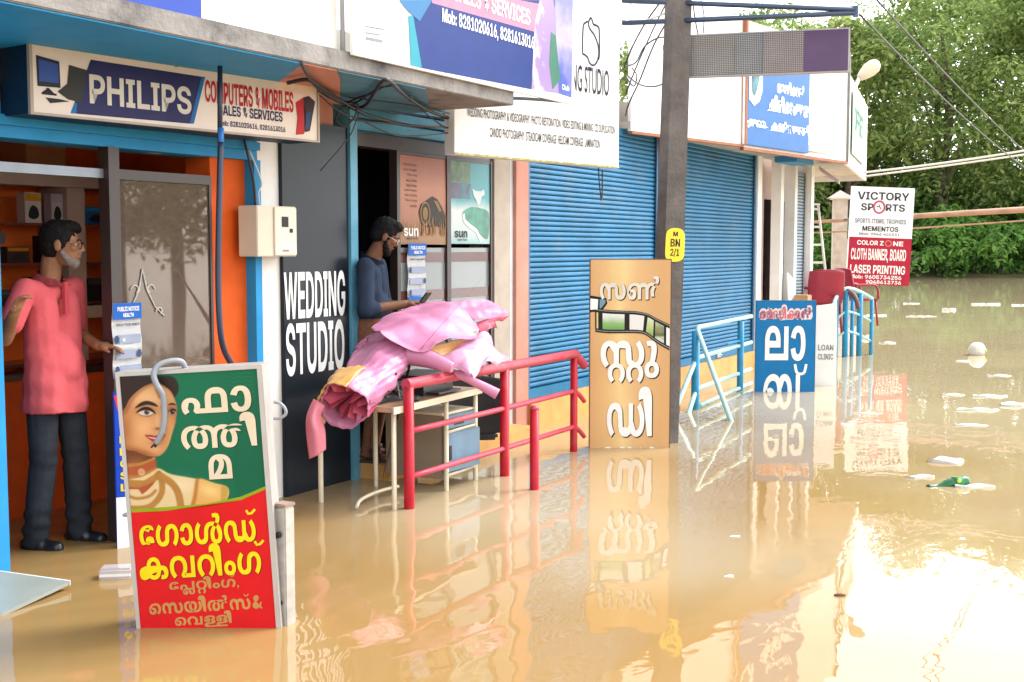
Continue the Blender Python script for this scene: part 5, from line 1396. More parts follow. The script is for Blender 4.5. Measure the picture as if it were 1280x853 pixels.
# --- studio sign in the water
t = thing("studio_board", "upright tan sign board with white Malayalam letters and a film strip, standing in the flood", "sign", (8.797, -0.897, 0), (0, 0, R(-60.2)))
bg = gradmat("tan_print", [(0.1, S(205, 145, 95, .85)), (0.5, S(228, 188, 125, .85)), (0.62, S(240, 210, 145, .85)), (0.75, S(226, 184, 128, .85)), (1.0, S(214, 168, 112, .85))], 0, -0.1, 0.72, noise=0.35, nscale=2.2)
panel(t, 0.655, 1.545, 0.07, bg, z0=-0.5)
MB().box(-0.004, 0.0, -0.002, 0.072, -0.5, 1.55).box(0.655, 0.66, -0.002, 0.072, -0.5, 1.55).box(0.0, 0.655, -0.002, 0.072, 1.5455, 1.55).build("frame", mat("board_edge", S(110, 75, 60), 0.5), t)
SH = ink("letter_shadow_dk", S(55, 38, 28))


def SU(cx, cy):
    """measured on the board: 2.844 px per photo pixel, 152 px per metre"""
    return ((700 + cx / 2.844 - 737) / 152.3, (560 - (300 + cy / 2.844)) / 152.3)


def SB(x0, y0, x1, y1):
    a, b = SU(x0, y1), SU(x1, y0)
    return (a[0], a[1], b[0], b[1])


mal2('sa chn', SB(138, 128, 352, 212), ink("scream", S(245, 240, 225)), SH, -0.003, 0.008)
mal2('stta u', SB(142, 356, 350, 506), W_, SH, -0.003, 0.009)
mal2('Da i', SB(166, 520, 326, 700), W_, SH, -0.003, 0.009)
mal2('ee ya aa', SB(138, 735, 350, 890), W_, SH, -0.003, 0.009)


def SV(cx, cy):
    return ((730 + cx / 7.108 - 737) / 152.3, (560 - (330 + cy / 7.108)) / 152.3)


top = [SV(*p) for p in ((92, 392), (200, 405), (330, 412), (460, 418), (560, 440), (640, 482), (752, 535))]
bot = [SV(*p) for p in ((95, 600), (200, 612), (330, 612), (460, 612), (540, 628), (640, 700), (752, 765))]
tp, bt = [(v.x, v.y) for v in catmull([(p[0], p[1], 0) for p in top], 6)], [(v.x, v.y) for v in catmull([(p[0], p[1], 0) for p in bot], 6)]
fs = MB()
back = [SV(*p) for p in ((45, 278), (190, 300), (200, 350), (150, 420), (45, 425))]
fs.poly(back, -0.003)
fs.poly(tp + bt[::-1], -0.0036)
film = fs.build("film_strip", ink("film", S(28, 26, 28)), t)
lerp = lambda a, b, f: (a[0] + (b[0] - a[0]) * f, a[1] + (b[1] - a[1]) * f)


def frame_cell(i0, i1, m, name="film_frame"):
    up = [lerp(tp[i], bt[i], 0.16) for i in range(i0, i1 + 1)]
    dn = [lerp(tp[i], bt[i], 0.84) for i in range(i0, i1 + 1)]
    return MB().poly(up + dn[::-1], -0.0042).build(name, m, t)


frame_cell(1, 2, ink("cell_y", S(235, 225, 150)))
frame_cell(4, 13, gradmat("cell_green", [(0.0, S(60, 150, 40)), (0.45, S(150, 200, 120)), (0.75, S(245, 250, 245)), (1, S(250, 250, 250))], 2, 0.97, 1.16, noise=0.3, nscale=10))
frame_cell(15, 22, gradmat("cell_white", [(0.0, S(190, 215, 190)), (0.3, S(245, 248, 245)), (1, S(250, 250, 250))], 2, 0.95, 1.16, noise=0.5, nscale=14))
frame_cell(24, 28, gradmat("cell_green2", [(0.0, S(80, 130, 30)), (0.5, S(190, 215, 130)), (1, S(245, 250, 235))], 2, 0.90, 1.14, noise=0.3, nscale=10))
frame_cell(29, 33, gradmat("cell_olive", [(0.0, S(235, 240, 230)), (0.5, S(225, 230, 210)), (0.62, S(90, 95, 50)), (1, S(190, 200, 150))], 2, 0.80, 1.10, noise=0.4, nscale=16))
frame_cell(34, 36, W_)
MB().poly([SV(*p) for p in ((50, 305), (118, 312), (115, 400), (50, 405))], -0.0042).build("film_frame", W_, t)
MB().poly([SV(*p) for p in ((132, 312), (185, 318), (180, 350), (140, 395), (132, 390))], -0.0042).build("film_frame", ink("cellblue", S(120, 165, 190)), t)
hl = MB()
for f0 in (0.05, 0.92):
    for i in range(len(tp) - 1):
        for q in (0.0, 0.5):
            a = lerp(lerp(tp[i], bt[i], f0), lerp(tp[i + 1], bt[i + 1], f0), q + 0.1)
            b = lerp(lerp(tp[i], bt[i], f0), lerp(tp[i + 1], bt[i + 1], f0), q + 0.36)
            hl.stroke([a, b], 0.007, -0.0046)
hl.build("sprocket_hole", ink("sprk", S(200, 200, 195)), t)

# --- medical lab sign
t = thing("lab_sign", "small bright blue sign board with large white Malayalam letters and a scalloped white heading", "sign", (13.20, -0.84, 0), (0, 0, R(-60.2)))
panel(t, 0.675, 1.04, 0.05, ink("labblue", S(12, 125, 190)), z0=-0.5)
MB().box(0.675, 0.68, -0.002, 0.052, -0.5, 1.043).box(0.0, 0.675, -0.002, 0.052, 1.0405, 1.045).build("frame", mat("lab_edge", S(60, 120, 160), 0.5), t)


def LB(x0, y0, x1, y1):
    f = lambda cx, cy: ((930 + cx / 6.094 - 944) / 109.4, (490 - (360 + cy / 6.094)) / 109.4)
    a, b = f(x0, y1), f(x1, y0)
    return (a[0], a[1], b[0], b[1])


mal2('la aa', LB(155, 288, 462, 556), W_, ink("labsh", S(10, 60, 110)), -0.003, 0.006)
mal2('ba', LB(145, 655, 425, 930), W_, ink("labsh", S(10, 60, 110)), -0.003, 0.006)
bx = LB(385, 580, 470, 655)
MB().stroke(sm2([(bx[0], bx[3]), (bx[0] + 0.02, bx[1] + 0.02), ((bx[0] + bx[2]) / 2, bx[1]), (bx[2] - 0.02, bx[1] + 0.02), (bx[2], bx[3])], 4, False), 0.03, -0.0045).build("lettering", W_, t)
hb = LB(105, 140, 512, 250)
glyphs(t, 'e ma Da i kka chil', (hb[0], hb[1], hb[2], hb[3] + 0.02), ink("labhead", S(250, 235, 235)), -0.003, 0.14, "heading_outline")
glyphs(t, 'e ma Da i kka chil', (hb[0] + 0.015, hb[1] + 0.02, hb[2] - 0.015, hb[3]), ink("labheadr", S(225, 120, 130)), -0.0045, -0.005)

t = thing("notice_board", "white notice board with faint grey print standing beside the blue lab sign", "notice board", (14.174, -1.254, 0.000), (0, 0, R(-64)))
MB().prism([(0.0, -0.5), (0.245, -0.5), (0.25, 0.62), (0.24, 0.985), (0.0, 0.95)], 'Y', 0.0, 0.03).build("board", white, t)
text(t, "LOAN", (0.03, 0.42, 0.21, 0.49), GREY, bold=0.01)
text(t, "CLINIC", (0.03, 0.31, 0.21, 0.38), GREY, bold=0.01)

# --- sports shop sign far down the street
t = thing("sports_sign", "white and crimson sports and printing sign hanging on a pole over the flooded street", "sign", (23.862, 0.855, 0.931), (0, R(2.2), R(-60.2)))
VW, VH = 1.235, 1.92
panel(t, VW, VH, 0.08, hoardw)
MB().box(0.0, VW, -0.004, -0.001, 0.0, 0.93).build("red_field", ink("vicred", S(190, 35, 65)), t)


def VB(x0, y0, x1, y1):
    """measured on a 5.68x crop; rows follow the sign's own tilt"""
    f = lambda cx, cy: ((cx - 110) / 425 * VW, 1 - (cy - 72) / 700)
    a, b = f(x0, y1), f(x1, y0)
    return (a[0], a[1] * VH, b[0], b[1] * VH)


SG = ink("vicgrey", S(60, 60, 85))
text(t, "VICTORY", VB(150, 108, 500, 165), SG, y=-0.005, bold=0.02)
text(t, "SP", VB(178, 190, 262, 242), SG, y=-0.005, bold=0.02)
text(t, "RTS", VB(345, 190, 475, 242), SG, y=-0.005, bold=0.02)
c0 = VB(255, 165, 345, 265)
cx, cz = (c0[0] + c0[2]) / 2, (c0[1] + c0[3]) / 2
MB().stroke([(cx + 0.105 * math.cos(a * math.pi / 12), cz + 0.115 * math.sin(a * math.pi / 12)) for a in range(24)], 0.036, -0.006, True).build("ring_emblem", ink("vicpink", S(205, 85, 125)), t)
MB().stroke([(cx - 0.05, cz), (cx, cz + 0.02), (cx + 0.01, cz + 0.05)], 0.018, -0.006).stroke([(cx, cz + 0.02), (cx + 0.04, cz - 0.04)], 0.016, -0.006).build("emblem_figure", SG, t)
text(t, "SPORTS ITEMS, TROPHIES", VB(140, 298, 490, 338), ink("vicg2", S(140, 140, 160)), y=-0.005, bold=0.012)
text(t, "MEMENTOS", VB(195, 352, 440, 388), SG, y=-0.005, bold=0.02)
text(t, "Mob: 9846 401531", VB(175, 398, 450, 418), ink("vicg2", S(140, 140, 160)), y=-0.005, bold=0.02)
text(t, "COLOR Z", VB(165, 455, 345, 488), W_, y=-0.006, bold=0.03)
text(t, "NE", VB(410, 455, 478, 488), W_, y=-0.006, bold=0.03)
c1 = VB(350, 445, 405, 498)
MB().stroke([((c1[0] + c1[2]) / 2 + 0.06 * math.cos(a * math.pi / 9), (c1[1] + c1[3]) / 2 + 0.055 * math.sin(a * math.pi / 9)) for a in range(18)], 0.022, -0.006, True).build("ring_emblem", ink("vicorange", S(220, 130, 120)), t)
text(t, "CLOTH BANNER, BOARD", VB(128, 512, 502, 610), W_, y=-0.006, bold=0.02)
text(t, "LASER PRINTING", VB(128, 630, 502, 692), W_, y=-0.006, bold=0.03)
text(t, "Mob: 9605734256", VB(130, 702, 480, 730), W_, y=-0.006, bold=0.03)
text(t, "9048613736", VB(240, 738, 480, 764), W_, y=-0.006, bold=0.03)
for x_ in (0.15, VW - 0.15):
    MB().box(x_ - 0.025, x_ + 0.025, 0.081, 0.92, 1.27, 1.31).build("bracket", pipe_dk, t)

# --- dead LED display beside the pole
t = thing("display_board", "dark LED display board with a purple end panel jutting from the utility pole", "display", (9.495, -1.376, 3.052), (0, 0, R(-75)))
LW, LH = 1.36, 0.352
panel(t, LW, LH, 0.07, mat("display_case", S(205, 200, 205), 0.5))
led = [(0.0, 0.33, S(92, 96, 102)), (0.33, 0.5, S(70, 92, 108)), (0.5, 0.74, S(104, 94, 108)), (0.74, 1.0, S(92, 66, 110))]
for a, b, c in led:
    m = mat("led_%02d" % int(a * 100), c, 0.5, var=0.1)
    mod = MB()
    mod.box(0.012 + a * (LW - 0.024), 0.012 + b * (LW - 0.024) - 0.002, -0.006, -0.001, 0.012, LH - 0.012)
    mo = mod.build("display_module", m, t)
    gr = MB()
    x = 0.012 + a * (LW - 0.024)
    if a < 0.7:
        while x < 0.012 + b * (LW - 0.024) - 0.012:
            gr.box(x + 0.0015, x + 0.0035, -0.0075, -0.0062, 0.014, LH - 0.014)
            x += 0.0145
        z = 0.02
        while z < LH - 0.02:
            gr.box(0.012 + a * (LW - 0.024), 0.012 + b * (LW - 0.024) - 0.003, -0.0092, -0.0078, z, z + 0.0018)
            z += 0.0145
        gr.build("led_grid", mat("led_grid_line", S(205, 198, 190, 0.9), 0.6), mo)
MB().box(0, 0.12, 0.07, 0.10, 0.1, 0.14).box(-0.16, 0.12, 0.10, 0.13, 0.1, 0.14).box(-0.16, 0.12, 0.10, 0.13, 0.25, 0.29).build("bracket", pipe_dk, t)

# --- blue Malayalam sign on the far fascia
t = thing("fascia_sign", "square blue sign with white Malayalam lines and a green emblem on the white fascia", "sign", (13.49, -0.60, 2.83), (0, 0, R(-8.7)))
panel(t, 1.66, 1.25, 0.03, ink("fasblue", S(45, 115, 190)))
MB().box(-0.06, -0.005, 0.0, 0.03, 0.0, 1.25).build("edge_strip", W_, t)
K5 = lambda x0, y0, x1, y1: ((-0.1029 + (x0 - 165) * 0.003765), (650 - y1 + (x0 + x1 - 320) * 0.065) / 570 * 1.25 - 0.06, (-0.1029 + (x1 - 165) * 0.003765), (650 - y0 + (x0 + x1 - 320) * 0.065) / 570 * 1.25 - 0.06)
glyphs(t, 'ka chn e sa va ra Da i', K5(380, 75, 640, 125), W_, -0.004, 0.10)
glyphs(t, 'ma kka la i ra sa', K5(335, 100, 615, 165), W_, -0.004, 0.10)
glyphs(t, 'ga la aa sa na', K5(378, 165, 580, 220), W_, -0.004, 0.10)
glyphs(t, 'e ma Da i kka chil', K5(388, 290, 590, 365), W_, -0.004, 0.09)
glyphs(t, 'ka i na i kka am la aa ba', K5(322, 375, 640, 470), W_, -0.004, 0.09)
glyphs(t, 'pha aa ra ma', K5(178, 495, 335, 548), W_, -0.004, 0.12)
glyphs(t, 'ka chn sa la tta i am', K5(345, 510, 655, 575), W_, -0.004, 0.07)


def K6(x, y):
    a = K5(x, y, x, y)
    return (a[0], a[1])


MB().poly([K6(*p) for p in ((200, 90), (285, 90), (290, 340), (270, 400), (235, 425), (200, 390))], -0.004).build("white_field", W_, t)
MB().poly(sm2([K6(*p) for p in ((225, 100), (245, 130), (270, 210), (262, 300), (235, 375), (215, 330), (225, 260), (195, 215), (200, 180), (225, 170))], 3), -0.006).build("green_emblem", mat("emblem_green", S(60, 130, 145), 0.5, var=0.6, scale=12), t)
t = thing("fascia_sign", "narrow pale green lettered panel on the far end of the white fascia", "sign", (17.0, -0.93, 2.95), (0, 0, R(10.1)))
panel(t, 2.6, 0.9, 0.012, mat("pale_green_panel", S(205, 225, 205), 0.5, var=0.1))
text(t, "OFFSET", (0.3, 0.35, 2.2, 0.7), ink("offg", S(80, 150, 130)), bold=0.01)

# --- posters and notices on the studio glass
SUNW = ink("poster_white", S(250, 250, 250))
t = thing("camera_poster", "tan poster of a black camera in dry grass on the left studio pane", "poster", (7.378, -0.008, 1.665))
MB().box(0, 0.634, -0.003, 0.0, 0.0, 0.668).build("sheet", gradmat("sun_tan", [(0.0, S(120, 85, 40)), (0.22, S(165, 115, 65)), (0.35, S(165, 95, 60)), (0.75, S(190, 120, 80)), (1.0, S(170, 98, 70))], 2, 0.0, 0.668, noise=0.25, nscale=5), t)
CP = lambda x, y: ((x - 605) / 232 * 0.634, (492 - y + (x - 605) * 0.012) / 445 * 0.668)
mb = MB()
mb.poly([CP(*p) for p in ((695, 330), (705, 290), (740, 262), (765, 245), (790, 258), (815, 300), (832, 345), (836, 420), (790, 400), (735, 408), (705, 385))], -0.005)
mb.build("printed_camera", ink("cam", S(48, 36, 30)), t)
mb = MB()
c = CP(728, 335)
mb.stroke([(c[0] + 0.062 * math.cos(a * math.pi / 10), c[1] + 0.085 * math.sin(a * math.pi / 10)) for a in range(20)], 0.014, -0.007, True)
mb.disc(c, 0.035, 0.05, -0.0065)
mb.poly([CP(*p) for p in ((770, 265), (790, 270), (812, 318), (800, 325))], -0.0065)
mb.build("printed_lens", ink("camrim", S(150, 120, 70)), t)
gr = MB()
rg = random.Random(11)
for k in range(70):
    x = rg.uniform(0.01, 0.62)
    h = rg.uniform(0.05, 0.16)
    gr.stroke([(x, 0.06 + rg.uniform(0, 0.04)), (x + rg.uniform(-0.02, 0.02), 0.06 + h)], [0.009, 0.002], -0.0075)
gr.build("printed_grass", ink("drygrass", S(190, 150, 95)), t)
for k, w in enumerate(("Wedding Photography", "Outdoor Photography", "Photo Framing", "Low Cost Albums", "Studio Portrait", "Candid Photography", "Video and Editing", "Helicam Coverage", "Lamination")):
    z = 0.585 - k * 0.038
    l = 0.225 - len(w) * 0.0095
    text(t, w, (max(0.03, l), z, 0.225, z + 0.024), ink("sunbrown", S(75, 42, 28)), y=-0.006, thin=True)
text(t, "sun", (0.045, 0.062, 0.235, 0.125), SUNW, y=-0.009, bold=0.03)
text(t, "digital studio", (0.08, 0.035, 0.235, 0.055), K_, y=-0.009, bold=0.01)
t = thing("travel_poster", "teal poster of an island and small landscape photos on the right studio pane", "poster", (8.074, -0.008, 1.672))
MB().box(0, 0.612, -0.003, 0.0, 0.0, 0.665).build("sheet", gradmat("teal_print", [(0.0, S(60, 160, 160)), (0.25, S(200, 222, 220)), (0.5, S(225, 230, 228)), (0.62, S(70, 170, 180)), (1.0, S(40, 150, 165))], 2, 0.0, 0.72, noise=0.25, nscale=3), t)
TP = lambda x, y: ((x - 857) / 200 * 0.612, (490 - y + (x - 857) * 0.02) / 415 * 0.665)
for nm, q, c in (("a", (858, 80, 955, 182), S(75, 110, 60)), ("b", (858, 186, 910, 265), S(70, 65, 95)), ("c", (914, 186, 958, 265), S(50, 110, 130))):
    MB().poly([TP(q[0], q[1]), TP(q[2], q[1]), TP(q[2], q[3]), TP(q[0], q[3])], -0.005).build("printed_photo", mat("pic_" + nm, c, 0.4, var=0.9, scale=14), t)
MB().poly(sm2([TP(*p) for p in ((918, 330), (960, 305), (1010, 310), (1050, 330), (1052, 420), (1040, 470), (990, 430), (940, 400), (922, 370))], 3), -0.005).build("printed_island", mat("island", S(45, 140, 115), 0.4, var=0.7, scale=10), t)
MB().stroke([TP(*p) for p in ((920, 340), (925, 375), (950, 400), (985, 425), (1010, 480))], 0.035, -0.006).build("printed_beach", SUNW, t)
MB().poly([TP(*p) for p in ((965, 212), (985, 222), (1010, 222), (1025, 210), (1028, 238), (1012, 250), (1005, 285), (992, 298), (985, 270), (972, 248), (968, 235))], -0.006).build("printed_emblem", ink("emb", S(225, 238, 238)), t)
text(t, "sun", (0.06, 0.05, 0.25, 0.105), K_, y=-0.007, bold=0.035)
text(t, "digital studio", (0.10, 0.022, 0.25, 0.042), K_, y=-0.007, bold=0.01)


def notice(loc, rot, label, w=0.2, h=0.55):
    t = thing("notice_sheet", label, "notice", loc, rot, "printed health notices on the shop fronts")
    mb = MB()
    N = 10
    A = []
    for k in range(N + 1):
        z = h * k / N
        bow = 0.006 * math.sin(k * 1.1)
        A.append([mb.bm.verts.new((x, bow + q, z)) for x, q in ((0, 0), (w * 0.5, 0.004), (w, 0))])
    for a, b in zip(A, A[1:]):
        for k in range(2):
            mb.bm.faces.new((a[k], a[k + 1], b[k + 1], b[k]))
    bmesh.ops.solidify(mb.bm, geom=list(mb.bm.faces), thickness=0.001)
    mb.build("sheet", ink("paper", (0.78, 0.79, 0.80)), t)
    Y = -0.009
    MB().poly([(0.0, h - 0.09), (w, h - 0.09), (w, h), (0, h)], Y).build("blue_header", ink("noticeblue", S(25, 105, 200)), t)
    MB().poly([(0, 0), (w, 0), (w, 0.02), (0, 0.035)], Y).build("blue_footer", ink("noticeblue", S(25, 105, 200)), t)
    text(t, "PUBLIC NOTICE", (0.03, h - 0.045, w - 0.02, h - 0.02), W_, y=Y - 0.002, bold=0.03)
    text(t, "HEALTH", (0.07, h - 0.078, w - 0.06, h - 0.056), W_, y=Y - 0.002, bold=0.03)
    text(t, "WASH YOUR HANDS", (0.02, h - 0.128, w - 0.02, h - 0.112), NAVY, y=Y, bold=0.02)
    b = MB()
    for k in range(3):
        z = h - 0.20 - 0.085 * k
        b.poly([(0.04 if k % 2 == 0 else 0.015, z - 0.024), (w - (0.01 if k % 2 == 0 else 0.05), z - 0.024), (w - (0.01 if k % 2 == 0 else 0.05), z + 0.024), (0.04 if k % 2 == 0 else 0.015, z + 0.024)], Y)
    b.build("text_block", ink("noticegrey", S(165, 175, 200)), t)
    b = MB()
    for k in range(3):
        z = h - 0.20 - 0.085 * k
        b.disc((0.02 if k % 2 == 0 else w - 0.025, z), 0.016, 0.024, Y - 0.002, 12)
    b.build("pictogram", ink("noticeblue2", S(60, 85, 130)), t)
    return t


notice((4.613, -0.030, 0.920), (0, 0, R(0)), "white and blue printed notice taped to the electronics shop door", 0.205, 0.415)
notice((7.451, -0.030, 1.243), (0, 0, 0), "white and blue printed notice taped to the frosted studio pane behind the phone man", 0.24, 0.43)

# ================================================================== PEOPLE
skin_m = mat("skin_brown", (0.27, 0.125, 0.065), 0.55, var=0.2, scale=18, spec=0.25, bump=0.12, bscale=160)
skin_d = mat("skin_dark", (0.17, 0.075, 0.04), 0.55, var=0.2, scale=18, spec=0.25, bump=0.12, bscale=160)
hair_m = mat("hair_black", (0.008, 0.007, 0.008), 0.7, spec=0.15, var=0.4, scale=60, bump=0.5, bscale=120)
beard_m = mat("beard_grey", (0.20, 0.165, 0.145), 0.9, var=0.5, scale=120, bump=0.5, bscale=150)
lens_m = mat("spectacle_black", (0.015, 0.012, 0.012), 0.3)


def hand_prims(wrist, aim, up, s=1.0, curl=0.5, side=1, thumb_out=0.8):
    """palm, four unequal curled fingers and a thumb leaving the side of the palm"""
    w = Vector(wrist)
    f = Vector(aim).normalized()
    u = Vector(up)
    u = (u - f * u.dot(f)).normalized()
    r = f.cross(u) * side
    pr = [('c', w, 0.024 * s, w + f * 0.045 * s, 0.027 * s),
          ('c', w + f * 0.03 * s + r * 0.018 * s, 0.018 * s, w + f * 0.085 * s + r * 0.026 * s, 0.0125 * s),
          ('c', w + f * 0.03 * s, 0.019 * s, w + f * 0.09 * s, 0.0125 * s),
          ('c', w + f * 0.03 * s - r * 0.018 * s, 0.018 * s, w + f * 0.085 * s - r * 0.024 * s, 0.012 * s)]
    for k, (o, L) in enumerate(((0.030, 0.066), (0.011, 0.076), (-0.009, 0.070), (-0.028, 0.054))):
        p = w + f * 0.084 * s + r * o * s
        a = curl * (0.8 + 0.1 * k)
        d = f.copy()
        rad = 0.0098
        for j, part in enumerate((0.42, 0.33, 0.25)):
            d = (f * math.cos(a * (j + 0.7)) - u * math.sin(a * (j + 0.7))).normalized()
            q = p + d * L * part * s
            pr.append(('c', p, rad * s, q, (rad - 0.0008) * s))
            p, rad = q, rad - 0.0008
    t0 = w + f * 0.025 * s + r * 0.022 * s
    t1 = t0 + (f * 0.6 + r * thumb_out - u * 0.35).normalized() * 0.042 * s
    t2 = t1 + (f * 1.0 + r * 0.25 - u * 0.4).normalized() * 0.034 * s
    pr += [('c', t0, 0.015 * s, t1, 0.0115 * s), ('c', t1, 0.0112 * s, t2, 0.009 * s)]
    return pr


def head_prims(c, fwd, up=(0, 0, 1), s=1.0):
    """skull, jaw, brow, nose, lips, ears about head centre c (between the ears)"""
    F = Vector(fwd).normalized()
    U = Vector(up)
    U = (U - F * U.dot(F)).normalized()
    Lf = U.cross(F)
    M = Matrix((Lf, -F, U)).transposed()          # local: x left, -y forward, z up
    e = M.to_euler()
    c = Vector(c)

    def at(x, y, z):
        return c + (Lf * x + F * y + U * z) * s
    pr = [('e', at(0, -0.012, 0.035), (0.076 * s, 0.094 * s, 0.086 * s), e),
          ('e', at(0, 0.028, -0.03), (0.062 * s, 0.066 * s, 0.082 * s), e),
          ('e', at(0, 0.052, -0.083), (0.036 * s, 0.034 * s, 0.028 * s), e),
          ('e', at(0, 0.066, 0.028), (0.056 * s, 0.022 * s, 0.018 * s), e),
          ('c', at(0, 0.088, 0.018), 0.010 * s, at(0, 0.108, -0.022), 0.0125 * s),
          ('e', at(0.012, 0.096, -0.026), (0.010 * s, 0.011 * s, 0.008 * s), e),
          ('e', at(-0.012, 0.096, -0.026), (0.010 * s, 0.011 * s, 0.008 * s), e),
          ('e', at(0, 0.088, -0.048), (0.024 * s, 0.012 * s, 0.006 * s), e),
          ('e', at(0, 0.087, -0.060), (0.021 * s, 0.012 * s, 0.007 * s), e),
          ('e', at(0.042, 0.062, -0.012), (0.022 * s, 0.022 * s, 0.02 * s), e),
          ('e', at(-0.042, 0.062, -0.012), (0.022 * s, 0.022 * s, 0.02 * s), e)]
    for q in (-1, 1):
        pr.append(('e', at(q * 0.080, -0.008, -0.004), (0.010 * s, 0.020 * s, 0.033 * s), e))
    return pr, at, e


def eyes(at, e, s, parent, closed=False):
    for q in (-1, 1):
        MB().ell(at(q * 0.031, 0.074, 0.006), (0.014 * s, 0.011 * s, 0.007 * s), 10, e).build("eye", mat("eye_white", (0.7, 0.66, 0.62), 0.3), parent)
        MB().ell(at(q * 0.031, 0.0825, 0.005), (0.0065 * s, 0.005 * s, 0.0062 * s), 10, e).build("iris", lens_m, parent)
        MB().ell(at(q * 0.032, 0.086, 0.030), (0.020 * s, 0.006 * s, 0.0045 * s), 10, e).build("eyebrow", hair_m, parent)


def spectacles(at, s, parent, m=None):
    mb = MB()
    for q in (-1, 1):
        pts = [at(q * 0.034 + 0.023 * math.cos(a), 0.102 - 0.010 * abs(math.cos(a)) * (1 if math.cos(a) * q > 0 else 0), 0.002 + 0.017 * math.sin(a)) for a in [k * math.pi / 8 for k in range(16)]]
        mb.tube(pts, 0.0022 * s, 6, closed=True)
        mb.tube([at(q * 0.057, 0.092, 0.008), at(q * 0.077, 0.04, 0.012), at(q * 0.082, -0.012, 0.012)], 0.002 * s, 6)
    mb.tube([at(-0.011, 0.104, 0.006), at(0.011, 0.104, 0.006)], 0.002 * s, 6)
    return mb.build("spectacles", m or lens_m, parent)


def hair_cap(at, e, s, parent):
    hb = [('e', at(0, -0.020, 0.046), (0.084 * s, 0.098 * s, 0.090 * s), e),
          ('e', at(0, -0.052, -0.005), (0.073 * s, 0.060 * s, 0.068 * s), e),
          ('e', at(0, 0.030, 0.098), (0.066 * s, 0.062 * s, 0.036 * s), e),
          ('e', at(0.02, 0.066, 0.086), (0.044 * s, 0.030 * s, 0.022 * s), e),
          ('e', at(0.070, 0.012, 0.026), (0.012 * s, 0.024 * s, 0.045 * s), e),
          ('e', at(-0.070, 0.012, 0.026), (0.012 * s, 0.024 * s, 0.045 * s), e)]
    h = blob(hb, 0.006, 3, "hair", hair_m, parent)
    rn = random.Random(2)
    for v in h.data.vertices:
        p = v.co
        v.co += Vector((math.sin(p.z * 160 + p.x * 60), math.sin(p.x * 170 + p.z * 40), math.sin(p.y * 180))) * 0.0016
    return h


